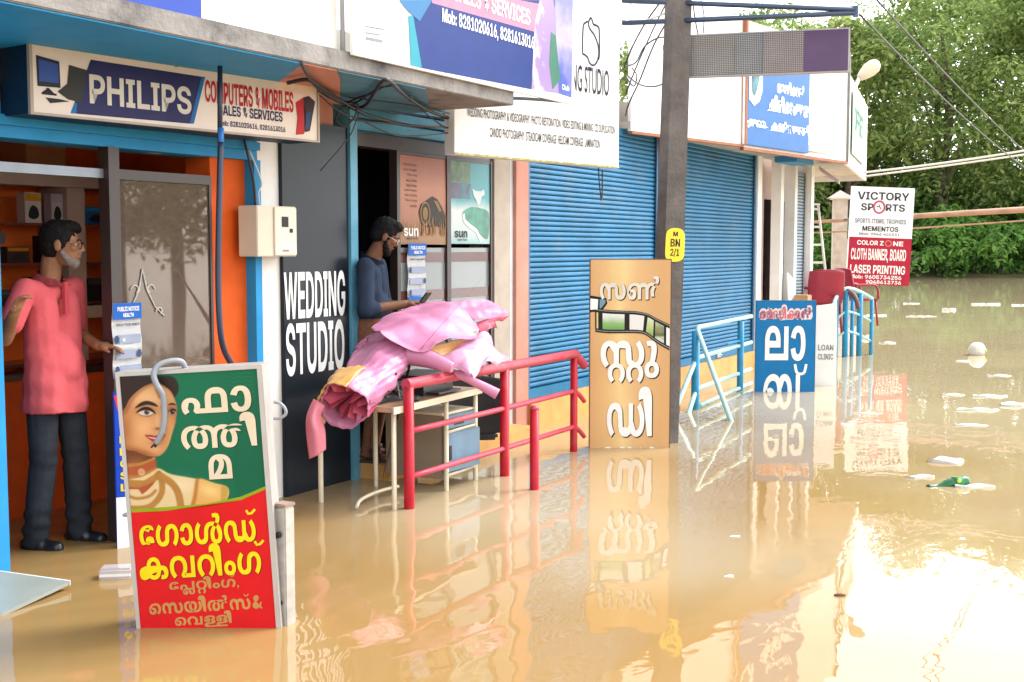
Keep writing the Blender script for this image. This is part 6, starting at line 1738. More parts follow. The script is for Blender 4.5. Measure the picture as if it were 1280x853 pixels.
# local frame: the person faces -Y, their left is +X; z = 0 at the soles
def person_pink():
    # torso faces right and a little to the street; soles rest on the drowned floor
    t = thing("person", "man in a coral pink polo shirt and dark jeans standing in the flooded shop doorway", "person", (4.44, 0.24, -0.02), (0, 0, R(8)))
    H = Vector
    hipL, hipR = H((0.095, 0, 0.93)), H((-0.095, 0.0, 0.93))
    kneL, kneR = H((0.115, -0.03, 0.50)), H((-0.10, 0.0, 0.50))
    ankL, ankR = H((0.135, -0.02, 0.08)), H((-0.12, 0.06, 0.08))
    shL, shR = H((0.195, 0.02, 1.44)), H((-0.195, 0.0, 1.44))
    elR = H((-0.38, -0.03, 1.19))
    haR = H((-0.46, -0.18, 1.33))
    elL = H((0.25, 0.06, 1.18))
    haL = H((0.13, -0.20, 1.12))
    hc = H((0.02, -0.06, 1.675))
    hf = H((0.55, -0.83, -0.05))
    hp, at, e = head_prims(hc, hf, s=1.03)
    sk = hp + [('c', (0, 0.02, 1.44), 0.058, (0.01, -0.0, 1.60), 0.056),
               ('e', (0, 0.01, 1.38), (0.12, 0.06, 0.07)),
               ('c', shR, 0.052, elR, 0.042), ('c', elR, 0.041, haR, 0.028),
               ('c', shL, 0.052, elL, 0.042), ('c', elL, 0.041, haL, 0.028),
               ('e', (0, 0, 1.15), (0.12, 0.06, 0.25)), ('e', (0, 0, 0.95), (0.13, 0.08, 0.12))]
    sk += [('c', (0.0, 0.01, 1.38), 0.055, shR, 0.042), ('c', (0, 0.01, 1.38), 0.055, shL, 0.042)]
    for a, b, c in ((hipL, kneL, ankL), (hipR, kneR, ankR)):
        sk += [('c', a, 0.075, b, 0.05), ('c', b, 0.05, c, 0.036), ('c', c, 0.032, c + H((0.02, -0.11, -0.055)), 0.018)]
    sk += hand_prims(haR, (-0.1, -0.55, 0.75), (-0.1, 0.8, 0.5), 1.0, 0.5, 1)
    sk += hand_prims(haL, (0.25, -0.95, -0.05), (0.1, 0.1, 1), 1.0, 0.35, 1, 0.5)
    body = blob(sk, 0.0065, 4, "body", skin_m, t)
    eyes(at, e, 1.03, t)
    spectacles(at, 1.03, t)
    hair_cap(at, e, 1.03, t)
    bb = []
    for x, y, z, r in ((0, 0.062, -0.09, 0.034), (0.03, 0.05, -0.082, 0.029), (-0.03, 0.05, -0.082, 0.029), (0.05, 0.03, -0.062, 0.022), (-0.05, 0.03, -0.062, 0.022), (0.061, 0.012, -0.038, 0.015), (-0.061, 0.012, -0.038, 0.015), (0.018, 0.092, -0.038, 0.011), (-0.018, 0.092, -0.038, 0.011), (0.0, 0.094, -0.036, 0.009)):
        bb.append(('e', at(x, y, z), (r, r, r)))
    blob(bb, 0.005, 2, "beard", beard_m, t)
    # polo shirt
    pm = mat("pink_polo", (0.60, 0.105, 0.12), 0.9, spec=0.15, var=0.14, scale=6, bump=0.6, bscale=8)
    ps = [('c', (0, 0.0, 1.10), 0.135, (0, 0.0, 0.80), 0.142), ('c', (0.055, -0.01, 1.02), 0.125, (0.07, -0.01, 0.80), 0.128), ('c', (-0.055, -0.01, 1.02), 0.125, (-0.075, -0.01, 0.80), 0.130), ('e', (0, -0.055, 1.02), (0.14, 0.10, 0.16)),
          ('c', (0.075, 0.0, 1.10), 0.105, (0.085, 0, 1.36), 0.088), ('c', (-0.075, 0.0, 1.10), 0.105, (-0.085, 0, 1.36), 0.088), ('c', (0.06, 0.01, 1.41), 0.065, shL, 0.062), ('c', (-0.06, 0.01, 1.41), 0.065, shR, 0.062), ('e', (0, 0, 1.42), (0.10, 0.075, 0.06)),
          ('c', shR, 0.064, shR.lerp(elR, 0.68), 0.066), ('c', shL, 0.064, shL.lerp(elL, 0.85), 0.062)]
    shirt = blob(ps, 0.009, 7, "shirt", pm, t)
    for v in shirt.data.vertices:               # hang folds
        p = v.co
        k = max(0, min(1, (1.35 - p.z) / 0.5))
        f = math.sin(p.x * 34 + p.z * 7) * 0.5 + math.sin(p.x * 21 - p.z * 13 + p.y * 15) * 0.5
        v.co += Vector((p.x, p.y, 0)).normalized() * (f * 0.010 + 0.004 * math.sin(p.z * 46 + p.x * 25)) * k
        if p.z < 0.765:
            v.co.z = 0.765 - 0.012 * math.sin(p.x * 9) + (p.z - 0.765) * 0.12
    cl = []
    for a in range(9):
        q = -0.5 + a * 2 * math.pi / 9.0
        cl.append(H((0.085 * math.cos(q), 0.005 + 0.075 * math.sin(q), 1.475 + 0.022 * math.sin(q))))
    mb = MB()
    ring = []
    N = 22
    for k in range(N + 1):
        q = -math.pi / 2 + 0.32 + k / N * (2 * math.pi - 0.64)
        base = H((0.075 * math.cos(q), 0.008 + 0.066 * math.sin(q), 1.515 + 0.028 * math.sin(q)))
        out = H((0.105 * math.cos(q), 0.005 + 0.10 * math.sin(q), 1.472 + 0.022 * math.sin(q)))
        ring.append((mb.bm.verts.new(base), mb.bm.verts.new(out)))
    for a, b in zip(ring, ring[1:]):
        mb.bm.faces.new((a[0], b[0], b[1], a[1])).smooth = True
    bmesh.ops.solidify(mb.bm, geom=list(mb.bm.faces), thickness=0.006)
    mb.build("collar", pm, shirt)
    mb = MB()
    mb.prism([(-0.016, 1.30), (0.016, 1.30), (0.016, 1.475), (-0.016, 1.475)], 'Y', -0.105, -0.085)
    mb.build("placket", mat("pink_placket", (0.48, 0.05, 0.07), 0.85), shirt)
    jm = mat("dark_jeans", (0.026, 0.030, 0.038), 0.9, spec=0.12, var=0.45, scale=5, bump=0.5, bscale=14)
    js = [('e', (0, 0, 0.88), (0.140, 0.095, 0.12))]
    for a, b, c in ((hipL, kneL, ankL), (hipR, kneR, ankR)):
        js += [('c', a, 0.092, b, 0.074), ('c', b, 0.074, c + H((0, -0.005, -0.01)), 0.070)]
    je = blob(js, 0.009, 5, "jeans", jm, t)
    for v in je.data.vertices:
        p = v.co
        k = max(0, 1 - abs(p.z - 0.14) / 0.18) + 0.6 * max(0, 1 - abs(p.z - 0.5) / 0.12)
        v.co.y += 0.008 * k * math.sin(p.z * 75 + p.x * 10)
        v.co.x += 0.006 * k * math.sin(p.z * 68 + p.y * 22)
    for a in (ankL, ankR):
        mb = [('c', a + H((0, 0.05, -0.042)), 0.044, a + H((0.015, -0.14, -0.05)), 0.038), ('c', a + H((0, 0.0, -0.01)), 0.050, a + H((0, -0.05, -0.04)), 0.046)]
        blob(mb, 0.008, 3, "shoe", mat("black_shoe", (0.012, 0.012, 0.014), 0.3), t)
    return t


person_pink()


def person_phone():
    t = thing("person", "bearded man in navy shirt and brown lungi looking at a phone in the studio doorway", "person", (6.96, -0.06, 0.11), (0, 0, R(22)))
    H = Vector
    hc = H((0.0, -0.10, 1.615))
    hf = H((0.35, -0.86, -0.48))
    hp, at, e = head_prims(hc, hf, H((0, -0.4, 0.9)))
    hipL, hipR = H((0.09, 0, 0.90)), H((-0.09, 0, 0.90))
    kneL, kneR = H((0.10, -0.05, 0.48)), H((-0.10, -0.03, 0.48))
    ankL, ankR = H((0.10, 0.02, 0.075)), H((-0.10, 0.03, 0.075))
    shL, shR = H((0.185, 0.0, 1.405)), H((-0.185, 0.0, 1.405))
    elR, elL = H((-0.235, -0.02, 1.10)), H((0.235, -0.03, 1.10))
    haR, haL = H((-0.05, -0.245, 1.135)), H((0.085, -0.255, 1.125))
    sk = hp + [('c', (0, 0.02, 1.42), 0.06, (0, -0.06, 1.55), 0.055), ('e', (0, 0.0, 1.15), (0.11, 0.055, 0.26)), ('e', (0, 0, 0.93), (0.15, 0.11, 0.12)),
               ('c', (0, 0.01, 1.36), 0.05, shR, 0.042), ('c', (0, 0.01, 1.36), 0.05, shL, 0.042),
               ('c', shR, 0.05, elR, 0.04), ('c', elR, 0.04, haR, 0.028), ('c', shL, 0.05, elL, 0.04), ('c', elL, 0.04, haL, 0.028)]
    for a, b, c in ((hipL, kneL, ankL), (hipR, kneR, ankR)):
        sk += [('c', a, 0.075, b, 0.05), ('c', b, 0.052, c, 0.036), ('c', c + H((0, 0.03, -0.03)), 0.034, c + H((0.02, -0.13, -0.045)), 0.026)]
        for k in range(5):
            sk.append(('c', c + H((0.01 + (k - 2) * 0.016, -0.13, -0.05)), 0.012, c + H((0.02 + (k - 2) * 0.018, -0.172 + 0.006 * k, -0.055)), 0.0095))
    sk += hand_prims(haR, (0.75, -0.62, 0.1), (-0.2, 0.2, 0.9), 0.98, 0.6, 1, 0.6)
    sk += hand_prims(haL, (-0.25, -0.95, 0.1), (0.3, 0.1, 0.9), 0.98, 0.7, -1, 0.6)
    blob(sk, 0.0065, 4, "body", skin_d, t)
    eyes(at, e, 1.0, t)
    spectacles(at, 1.0, t, mat("wire_frame", (0.5, 0.42, 0.35), 0.3, metal=0.6))
    hair_cap(at, e, 1.0, t)
    bb = [('e', at(x, y, z), (r, r, r)) for x, y, z, r in ((0, 0.06, -0.098, 0.036), (0.03, 0.048, -0.085, 0.03), (-0.03, 0.048, -0.085, 0.03), (0.05, 0.03, -0.06, 0.024), (-0.05, 0.03, -0.06, 0.024), (0.062, 0.012, -0.03, 0.016), (-0.062, 0.012, -0.03, 0.016), (0.018, 0.091, -0.040, 0.011), (-0.018, 0.091, -0.040, 0.011))]
    blob(bb, 0.005, 2, "beard", hair_m, t)
    nm = mat("navy_shirt", (0.026, 0.038, 0.066), 0.9, spec=0.12, var=0.2, scale=6, bump=0.4, bscale=11)
    ps = [('c', (0.05, 0, 1.14), 0.113, (0.055, 0, 1.09), 0.118), ('c', (-0.05, 0, 1.14), 0.113, (-0.055, 0, 1.09), 0.118), ('c', (0.07, 0, 1.1), 0.10, (0.08, 0, 1.34), 0.088), ('c', (-0.07, 0, 1.1), 0.10, (-0.08, 0, 1.34), 0.088), ('e', (0, -0.05, 1.10), (0.12, 0.095, 0.11)),
          ('c', (0.06, 0.01, 1.375), 0.066, shL, 0.062), ('c', (-0.06, 0.01, 1.375), 0.066, shR, 0.062), ('e', (0, 0, 1.40), (0.095, 0.075, 0.055)),
          ('c', shR, 0.062, elR, 0.06), ('c', elR, 0.058, elR.lerp(haR, 0.22), 0.05), ('c', shL, 0.062, elL, 0.06), ('c', elL, 0.058, elL.lerp(haL, 0.22), 0.05)]
    s = blob(ps, 0.009, 6, "shirt", nm, t)
    for v in s.data.vertices:
        p = v.co
        v.co += Vector((p.x, p.y, 0)).normalized() * 0.005 * (math.sin(p.z * 40 + p.x * 24) + math.sin(p.x * 30 - p.z * 17)) * 0.5
    mb = MB()
    ring = []
    for k in range(19):
        q = -math.pi / 2 + 0.35 + k / 18 * (2 * math.pi - 0.7)
        ring.append((mb.bm.verts.new((0.072 * math.cos(q), 0.01 + 0.066 * math.sin(q), 1.475 + 0.03 * math.sin(q))), mb.bm.verts.new((0.10 * math.cos(q), 0.0 + 0.095 * math.sin(q), 1.43 + 0.02 * math.sin(q)))))
    for a, b in zip(ring, ring[1:]):
        mb.bm.faces.new((a[0], b[0], b[1], a[1])).smooth = True
    bmesh.ops.solidify(mb.bm, geom=list(mb.bm.faces), thickness=0.006)
    mb.build("collar", nm, s)
    # lungi folded up at the waist
    lm, nt, pb = plain("lungi_cloth")
    tcn = nt.nodes.new("ShaderNodeTexCoord")
    wv = nt.nodes.new("ShaderNodeTexChecker")
    wv.inputs["Scale"].default_value = 38
    wv.inputs["Color1"].default_value = (0.21, 0.085, 0.042, 1)
    wv.inputs["Color2"].default_value = (0.17, 0.068, 0.036, 1)
    nt.links.new(tcn.outputs["Object"], wv.inputs["Vector"])
    nt.links.new(wv.outputs[0], pb.inputs["Base Color"])
    pb.inputs["Roughness"].default_value = 0.9
    ls = [('c', (0.05, -0.005, 0.96), 0.125, (0.06, 0, 0.42), 0.135), ('c', (-0.05, -0.005, 0.96), 0.125, (-0.06, 0, 0.42), 0.135), ('c', (0, -0.06, 0.9), 0.08, (0, -0.05, 0.45), 0.09), ('e', (0, -0.06, 0.93), (0.14, 0.10, 0.07))]
    l = blob(ls, 0.01, 6, "lungi", lm, t)
    for v in l.data.vertices:
        p = v.co
        k = max(0, min(1, (0.98 - p.z) / 0.4))
        v.co += Vector((p.x, p.y, 0)).normalized() * 0.010 * k * math.sin(math.atan2(p.y, p.x) * 9 + p.z * 5)
        if p.z < 0.36:
            v.co.z = 0.36 + (p.z - 0.36) * 0.2
    mb = [('c', (-0.06 + 0.02 * k, -0.135 - 0.006 * (k % 2), 0.99), 0.014, (-0.03 + 0.012 * k, -0.15, 0.90 - 0.012 * k), 0.009) for k in range(7)]
    blob(mb, 0.007, 3, "waist_tuck", mat("lungi_tuck", (0.50, 0.16, 0.06), 0.9), l)
    for a in (ankL, ankR):
        mb = MB()
        mb.prism(sm2([(a.x - 0.035, a.y + 0.07), (a.x + 0.035, a.y + 0.07), (a.x + 0.04, a.y - 0.02), (a.x + 0.06, a.y - 0.14), (a.x + 0.035, a.y - 0.195), (a.x - 0.015, a.y - 0.19), (a.x - 0.04, a.y - 0.12)], 3), 'Z', 0.002, 0.02)
        so = mb.build("sandal", mat("sandal_brown", (0.035, 0.02, 0.015), 0.6), t)
        mb = MB()
        mb.tube(catmull([(a.x - 0.036, a.y - 0.09, 0.02), (a.x - 0.01, a.y - 0.10, 0.066), (a.x + 0.03, a.y - 0.10, 0.062), (a.x + 0.056, a.y - 0.10, 0.02)], 4), 0.011, 6)
        mb.tube(catmull([(a.x - 0.036, a.y - 0.04, 0.02), (a.x - 0.01, a.y - 0.045, 0.088), (a.x + 0.03, a.y - 0.045, 0.086), (a.x + 0.048, a.y - 0.04, 0.02)], 4), 0.010, 6)
        mb.tube(catmull([(a.x - 0.04, a.y - 0.03, 0.03), (a.x - 0.03, a.y + 0.05, 0.055), (a.x, a.y + 0.078, 0.06), (a.x + 0.03, a.y + 0.05, 0.055), (a.x + 0.04, a.y - 0.03, 0.03)], 4), 0.008, 6)
        mb.build("strap", mat("sandal_brown", (0.035, 0.02, 0.015), 0.6), so)
    ph = thing("mobile_phone", "small black phone in the hands of the man in the navy shirt", "phone", t.matrix_basis @ H((0.045, -0.365, 1.155)), (R(-50), 0, R(0)))
    MB().box(-0.036, 0.036, -0.075, 0.075, -0.005, 0.005, bev=0.003).build("case", mat("phone_black", (0.012, 0.012, 0.014), 0.25), ph)
    MB().box(-0.032, 0.032, -0.068, 0.068, 0.0052, 0.0062).build("screen", mat("phone_glass", (0.02, 0.025, 0.03), 0.05), ph)
    return t


person_phone()


def person_far():
    t = thing("person", "person in a navy blue shirt half hidden behind the far corner pillar by the ladder", "person", (18.75, 0.35, 0.24), (0, 0, R(-40)))
    H = Vector
    hp, at, e = head_prims(H((0, -0.02, 1.50)), H((0.2, -0.9, -0.3)))
    sk = hp + [('c', (0, 0, 1.3), 0.055, (0, -0.01, 1.43), 0.05), ('e', (0, 0, 1.1), (0.14, 0.1, 0.25)), ('e', (0, 0, 0.85), (0.15, 0.11, 0.12)), ('c', (-0.17, 0, 1.28), 0.05, (-0.23, 0, 1.0), 0.04), ('c', (-0.23, 0, 1.0), 0.04, (-0.2, -0.15, 0.80), 0.028), ('c', (0.17, 0, 1.28), 0.05, (0.23, 0, 1.0), 0.04), ('c', (0.23, 0, 1.0), 0.04, (0.2, -0.12, 0.78), 0.028)]
    for q in (-1, 1):
        sk += [('c', (q * 0.09, 0, 0.85), 0.08, (q * 0.1, 0, 0.44), 0.055), ('c', (q * 0.1, 0, 0.44), 0.055, (q * 0.1, 0.02, 0.06), 0.04), ('c', (q * 0.1, 0.03, 0.035), 0.034, (q * 0.11, -0.13, 0.03), 0.028)]
        sk += hand_prims((q * 0.2, -0.14, 0.79), (0, -0.3, -0.95), (q, 0, 0), 1.0, 0.4, q)
    blob(sk, 0.008, 4, "body", skin_d, t)
    eyes(at, e, 1.0, t)
    blob([('e', at(x, y, z), (r, r, r)) for x, y, z, r in ((0, -0.02, 0.078, 0.076), (0, 0.04, 0.095, 0.048), (0, -0.075, 0.045, 0.058), (0, -0.08, 0, 0.045), (0.05, -0.03, 0.05, 0.045), (-0.05, -0.03, 0.05, 0.045))], 0.008, 3, "hair", hair_m, t)
    blob([('c', (0.05, 0, 1.22), 0.105, (0.06, 0, 0.82), 0.12), ('c', (-0.05, 0, 1.22), 0.105, (-0.06, 0, 0.82), 0.12), ('c', (0, 0.01, 1.27), 0.07, (0.17, 0, 1.28), 0.06), ('c', (0, 0.01, 1.27), 0.07, (-0.17, 0, 1.28), 0.06), ('c', (-0.17, 0, 1.28), 0.06, (-0.22, 0, 1.02), 0.056), ('c', (0.17, 0, 1.28), 0.06, (0.22, 0, 1.02), 0.056)], 0.01, 5, "shirt", mat("far_navy", (0.02, 0.035, 0.10), 0.85), t)
    blob([('e', (0, 0, 0.82), (0.16, 0.115, 0.12)), ('c', (0.09, 0, 0.82), 0.095, (0.1, 0, 0.1), 0.07), ('c', (-0.09, 0, 0.82), 0.095, (-0.1, 0, 0.1), 0.07)], 0.01, 5, "trousers", mat("far_trousers", (0.03, 0.03, 0.035), 0.85), t)


person_far()

# ================================================================== DESK, SHEETS, RAILINGS
creamtube = mat("cream_tube", (0.62, 0.55, 0.40), 0.4, var=0.08, scale=10)
t = thing("desk", "cream metal desk with a brown cabinet and blue drawers standing in the flood", "desk", (6.6, -0.55, 0))
M0 = Vector((6.6, -0.55, 0))


def rel(p):
    return tuple(Vector(p) - M0)


mb = MB()
mb.hexa([rel(p) for p in ((6.03, -0.90, 0.62), (7.22, -0.80, 0.62), (7.20, -0.25, 0.62), (6.0, -0.28, 0.62), (6.03, -0.90, 0.652), (7.22, -0.80, 0.652), (7.20, -0.25, 0.652), (6.0, -0.28, 0.652))])
mb.build("desk_top", mat("desk_laminate", (0.40, 0.24, 0.15), 0.35, var=0.15, scale=8), t)
mb = MB()
mb.hexa([rel(p) for p in ((6.02, -0.915, 0.612), (7.235, -0.815, 0.612), (7.235, -0.803, 0.612), (6.02, -0.903, 0.612), (6.02, -0.915, 0.655), (7.235, -0.815, 0.655), (7.235, -0.803, 0.655), (6.02, -0.903, 0.655))])
mb.build("edge_trim", creamtube, t)
for x, y in ((6.035, -0.32), (6.09, -0.86), (6.63, -0.32), (6.745, -0.825), (7.17, -0.795), (7.16, -0.30)):
    MB().tube([rel((x, y, -0.5)), rel((x, y, 0.615))], 0.0165, 10).build("leg", creamtube, t)
mb = MB()
mb.tube([rel((6.745, -0.825, 0.10)), rel((7.17, -0.795, 0.10))], 0.011, 8)
mb.tube([rel((6.745, -0.825, 0.395)), rel((7.17, -0.795, 0.395))], 0.011, 8)
mb.build("cross_bar", creamtube, t)
cab = MB().box(0.155, 0.555, -0.235, 0.235, 0.07, 0.505, bev=0.004).build("cabinet", mat("cabinet_brown", (0.23, 0.185, 0.125), 0.5, var=0.15, scale=4), t)
MB().box(0.150, 0.56, -0.24, 0.24, 0.506, 0.522, bev=0.003).build("cabinet_top", creamtube, cab)
dm = mat("drawer_blue", (0.12, 0.20, 0.28), 0.45, var=0.2)
d1 = MB().box(0.165, 0.55, -0.255, -0.236, 0.41, 0.50, bev=0.003).build("drawer", dm, cab)
MB().box(0.28, 0.40, -0.259, -0.2555, 0.43, 0.48).build("drawer_recess", K_, d1)
d2 = MB().box(0.165, 0.55, -0.275, -0.236, 0.12, 0.385, bev=0.003).build("drawer", dm, cab)
MB().box(0.18, 0.21, -0.279, -0.2755, 0.20, 0.30).build("drawer_recess", K_, d2)
for v in d2.data.vertices:
    if v.co.x > 0.4:
        v.co.y -= 0.02

# things left on the desk
t = thing("printer", "dark inkjet printer sitting on the desk under the pink sheets", "printer", (6.80, -0.55, 0.652), (0, 0, R(5)))
bk = mat("printer_black", (0.022, 0.022, 0.025), 0.4)
MB().prism([(-0.17, 0), (0.17, 0), (0.17, 0.11), (0.12, 0.135), (-0.14, 0.135), (-0.17, 0.09)], 'X', -0.21, 0.21).build("body", bk, t)
MB().box(-0.16, 0.16, -0.26, -0.171, 0.01, 0.022).build("paper_tray", bk, t)
MB().box(0.10, 0.19, -0.178, -0.171, 0.055, 0.10).build("control_panel", mat("panel_dk_grey", (0.10, 0.10, 0.11), 0.3), t)
t = thing("cable_tangle", "tangled black machine cables piled on the near corner of the desk", "cables", (6.25, -0.66, 0.654))
rc = random.Random(4)
for k in range(5):
    pts = [(rc.uniform(-0.14, 0.16), rc.uniform(-0.13, 0.12), rc.uniform(0.01, 0.20)) for _ in range(9)]
    MB().tube(catmull(pts, 5), 0.006, 6).build("cable", cablem if k < 4 else mat("cable_grey", (0.3, 0.3, 0.3), 0.5), t)
MB().box(-0.13, 0.17, -0.06, 0.14, 0.0, 0.12, bev=0.01).build("adapter_box", bk, t)
MB().lathe([(0.03, 0), (0.032, 0.004), (0.032, 0.03), (0.012, 0.034)], 14, (0.13, -0.16, 0.0)).build("reel", bk, t)

t = thing("office_chair", "black office chair back showing behind the right end of the desk", "chair", (7.554, -0.517, 0.421), (0, 0, R(-50)))
ctr = [[(-0.24, 0.02, 0.24), (-0.12, 0.05, 0.26), (0, 0.06, 0.265), (0.12, 0.05, 0.26), (0.24, 0.02, 0.24)],
       [(-0.26, 0.0, 0.0), (-0.12, 0.04, 0.0), (0, 0.05, 0.0), (0.12, 0.04, 0.0), (0.26, 0.0, 0.0)],
       [(-0.24, 0.02, -0.16), (-0.12, 0.05, -0.17), (0, 0.06, -0.172), (0.12, 0.05, -0.17), (0.24, 0.02, -0.16)]]
patch(ctr, 6, 5, 0.03).build("backrest", mat("chair_black", (0.014, 0.014, 0.017), 0.55), t)
MB().tube([(0, 0.09, 0.05), (0, 0.11, -0.15), (0, 0.2, -0.25), (0, 0.3, -0.25)], 0.02, 8).build("support_bar", bk, t)
MB().box(-0.23, 0.23, 0.12, 0.5, -0.24, -0.18, bev=0.02).build("seat", mat("chair_black", (0.014, 0.014, 0.017), 0.55), t)
MB().tube([(0, 0.3, -0.25), (0, 0.3, -0.75)], 0.025, 10).build("gas_stem", bk, t)

# crumpled pink plastic sheets heaped over the desk
pk = mat("pink_sheet", (0.54, 0.20, 0.34), 0.38, var=0.14, scale=4, bump=0.3, bscale=9, spec=0.5)
pkd = mat("pink_sheet_inside", (0.50, 0.085, 0.14), 0.4, var=0.15, scale=5)
och = mat("sheet_ochre_side", (0.56, 0.32, 0.10), 0.35, var=0.15, scale=5)
t = thing("plastic_sheets", "heap of crumpled glossy pink plastic sheets lying over the desk", "plastic sheets", (0, 0, 0))
patch([[(6.461, -0.418, 1.119), (6.741, -0.389, 1.201), (6.958, -0.454, 1.266), (7.063, -0.538, 1.264), (7.174, -0.634, 1.239), (7.187, -0.773, 1.140), (7.070, -0.883, 1.072)],
       [(6.414, -0.479, 1.102), (6.595, -0.505, 1.152), (6.758, -0.602, 1.184), (6.890, -0.672, 1.185), (7.000, -0.745, 1.166), (7.043, -0.829, 1.110), (7.027, -0.909, 1.067)],
       [(6.361, -0.550, 1.082), (6.450, -0.646, 1.080), (6.570, -0.755, 1.081), (6.694, -0.807, 1.097), (6.826, -0.855, 1.096), (6.916, -0.914, 1.082), (6.981, -0.931, 1.062)],
       [(6.329, -0.599, 1.065), (6.357, -0.755, 1.027), (6.425, -0.877, 0.996), (6.524, -0.905, 1.027), (6.678, -0.949, 1.050), (6.795, -0.970, 1.059), (6.910, -0.968, 1.063)]], 12, 10, 0.003, crumple=0.022, seed=3).build("sheet", pk, t)
patch([[(6.464, -0.845, 0.992), (6.709, -0.866, 1.018), (6.985, -0.935, 1.073)], [(6.552, -0.842, 0.964), (6.765, -0.868, 0.987), (6.972, -0.917, 1.040)], [(6.612, -0.872, 0.924), (6.804, -0.881, 0.953), (6.952, -0.891, 0.997)]], 8, 9, 0.003, crumple=0.03, seed=5).build("sheet_fold", och, t)
patch([[(7.180, -0.563, 1.248), (7.334, -0.669, 1.256), (7.432, -0.757, 1.266), (7.445, -0.916, 1.171)], [(7.144, -0.687, 1.213), (7.276, -0.758, 1.198), (7.373, -0.826, 1.207), (7.436, -0.921, 1.169)], [(7.161, -0.789, 1.136), (7.243, -0.831, 1.133), (7.326, -0.873, 1.147), (7.427, -0.927, 1.167)]], 12, 12, 0.003, crumple=0.03, seed=9).build("sheet", pk, t)
patch([[(7.190, -0.783, 1.112), (7.319, -0.844, 1.130), (7.416, -0.927, 1.162)], [(7.174, -0.820, 1.080), (7.280, -0.842, 1.092), (7.362, -0.879, 1.123)], [(7.143, -0.852, 1.044), (7.202, -0.875, 1.047), (7.252, -0.878, 1.066)]], 8, 8, 0.003, crumple=0.04, seed=4).build("sheet_fold", pkd, t)
patch([[(6.609, -0.867, 0.924), (6.835, -0.887, 0.994), (7.075, -0.893, 1.061), (7.163, -0.931, 1.023)], [(6.577, -0.957, 0.899), (6.682, -1.033, 0.936), (6.957, -1.003, 0.979), (7.152, -1.008, 0.932)], [(6.566, -1.044, 0.857), (6.621, -1.096, 0.886), (6.942, -1.049, 0.901), (7.079, -1.127, 0.893)], [(6.550, -1.145, 0.817), (6.566, -1.172, 0.817), (6.779, -1.110, 0.890), (6.935, -1.085, 0.849)]], 12, 12, 0.003, crumple=0.03, seed=9).build("sheet", mat("pink_sheet_pale", (0.62, 0.31, 0.46), 0.27, var=0.1, scale=4, bump=0.3, bscale=9), t)
MB().tube(catmull([(6.461, -0.727, 0.945), (6.478, -0.841, 0.923), (6.494, -0.955, 0.890), (6.512, -1.030, 0.866)], 5), [0.075 - 0.0028 * k for k in range(16)], 14).build("rolled_sheet", pk, t)
MB().tube(catmull([(6.644, -0.882, 0.837), (6.742, -1.002, 0.770), (6.808, -1.086, 0.715), (6.850, -1.166, 0.667)], 5), [0.022 + 0.001 * k for k in range(16)], 12).build("rolled_sheet", pk, t)
A_, B_ = Vector((6.561, -0.509, 0.998)), Vector((5.879, -0.642, 0.668))
ax = (B_ - A_).normalized()
sd_ = ax.cross(Vector((0, 0, 1))).normalized()
upv = sd_.cross(ax).normalized()


def cone(tt, a, off=0.0):
    w = 0.205 - 0.035 * tt
    h = 0.05 + 0.105 * tt
    wob = 1 + 0.06 * math.sin(a * 3 + tt * 4) + 0.035 * math.sin(a * 7 - tt * 6) * tt
    ridge = 0.03 * (1 - tt) * max(0, math.cos(a - 1.9)) ** 6
    return A_.lerp(B_, tt) + sd_ * (math.cos(a) * (w * wob + off)) + upv * (math.sin(a) * (h * wob + off) + ridge)


def conepatch(t0, t1, a0, a1, nt_, na, off, thick, name, m):
    mb = MB()
    V = [[mb.bm.verts.new(cone(t0 + (t1 - t0) * i / nt_, a0 + (a1 - a0) * j / na, off + 0.004 * math.sin(j * 1.7 + i))) for j in range(na + 1)] for i in range(nt_ + 1)]
    for a, b in zip(V, V[1:]):
        for k in range(na):
            mb.bm.faces.new((a[k], a[k + 1], b[k + 1], b[k])).smooth = True
    crumpled(mb.bm, 0.03, 12)
    bmesh.ops.recalc_face_normals(mb.bm, faces=list(mb.bm.faces))
    bmesh.ops.solidify(mb.bm, geom=list(mb.bm.faces), thickness=thick)
    return mb.build(name, m, t)


conepatch(-0.08, 1.0, 0.0, 2 * math.pi * 0.999, 26, 70, 0.0, 0.004, "sheet", pk)
conepatch(0.66, 1.03, -0.75, 1.9, 10, 30, 0.012, 0.003, "turned_edge", och)
mb = MB()
NP = 18
cen = mb.bm.verts.new(A_.lerp(B_, 0.80))
rim = []
for j in range(NP):
    a = 2 * math.pi * j / NP
    a += rc.uniform(-0.09, 0.09)
    p = cone(rc.uniform(0.92, 0.99) if j % 2 else rc.uniform(0.78, 0.9), a, -0.012)
    q = A_.lerp(B_, 0.9).lerp(p, rc.uniform(0.35, 0.72)) + ax * (rc.uniform(0.0, 0.09) if j % 2 else rc.uniform(-0.11, -0.02))
    rim.append((mb.bm.verts.new(q), mb.bm.verts.new(p)))
for j in range(NP):
    a, b = rim[j], rim[(j + 1) % NP]
    mb.bm.faces.new((cen, a[0], b[0]))
    mb.bm.faces.new((a[0], a[1], b[1], b[0]))
mb.build("inner_folds", pkd, t)
patch([[(5.786, -0.473, 0.708), (5.784, -0.512, 0.696), (5.817, -0.535, 0.664)], [(5.728, -0.468, 0.615), (5.714, -0.524, 0.611), (5.785, -0.528, 0.607)], [(5.719, -0.468, 0.512), (5.707, -0.546, 0.515), (5.792, -0.553, 0.519)], [(5.718, -0.491, 0.345), (5.728, -0.546, 0.373), (5.786, -0.562, 0.401)]], 6, 5, 0.004).build("hanging_flap", mat("pink_flap", (0.64, 0.19, 0.25), 0.35, var=0.12, scale=6), t)
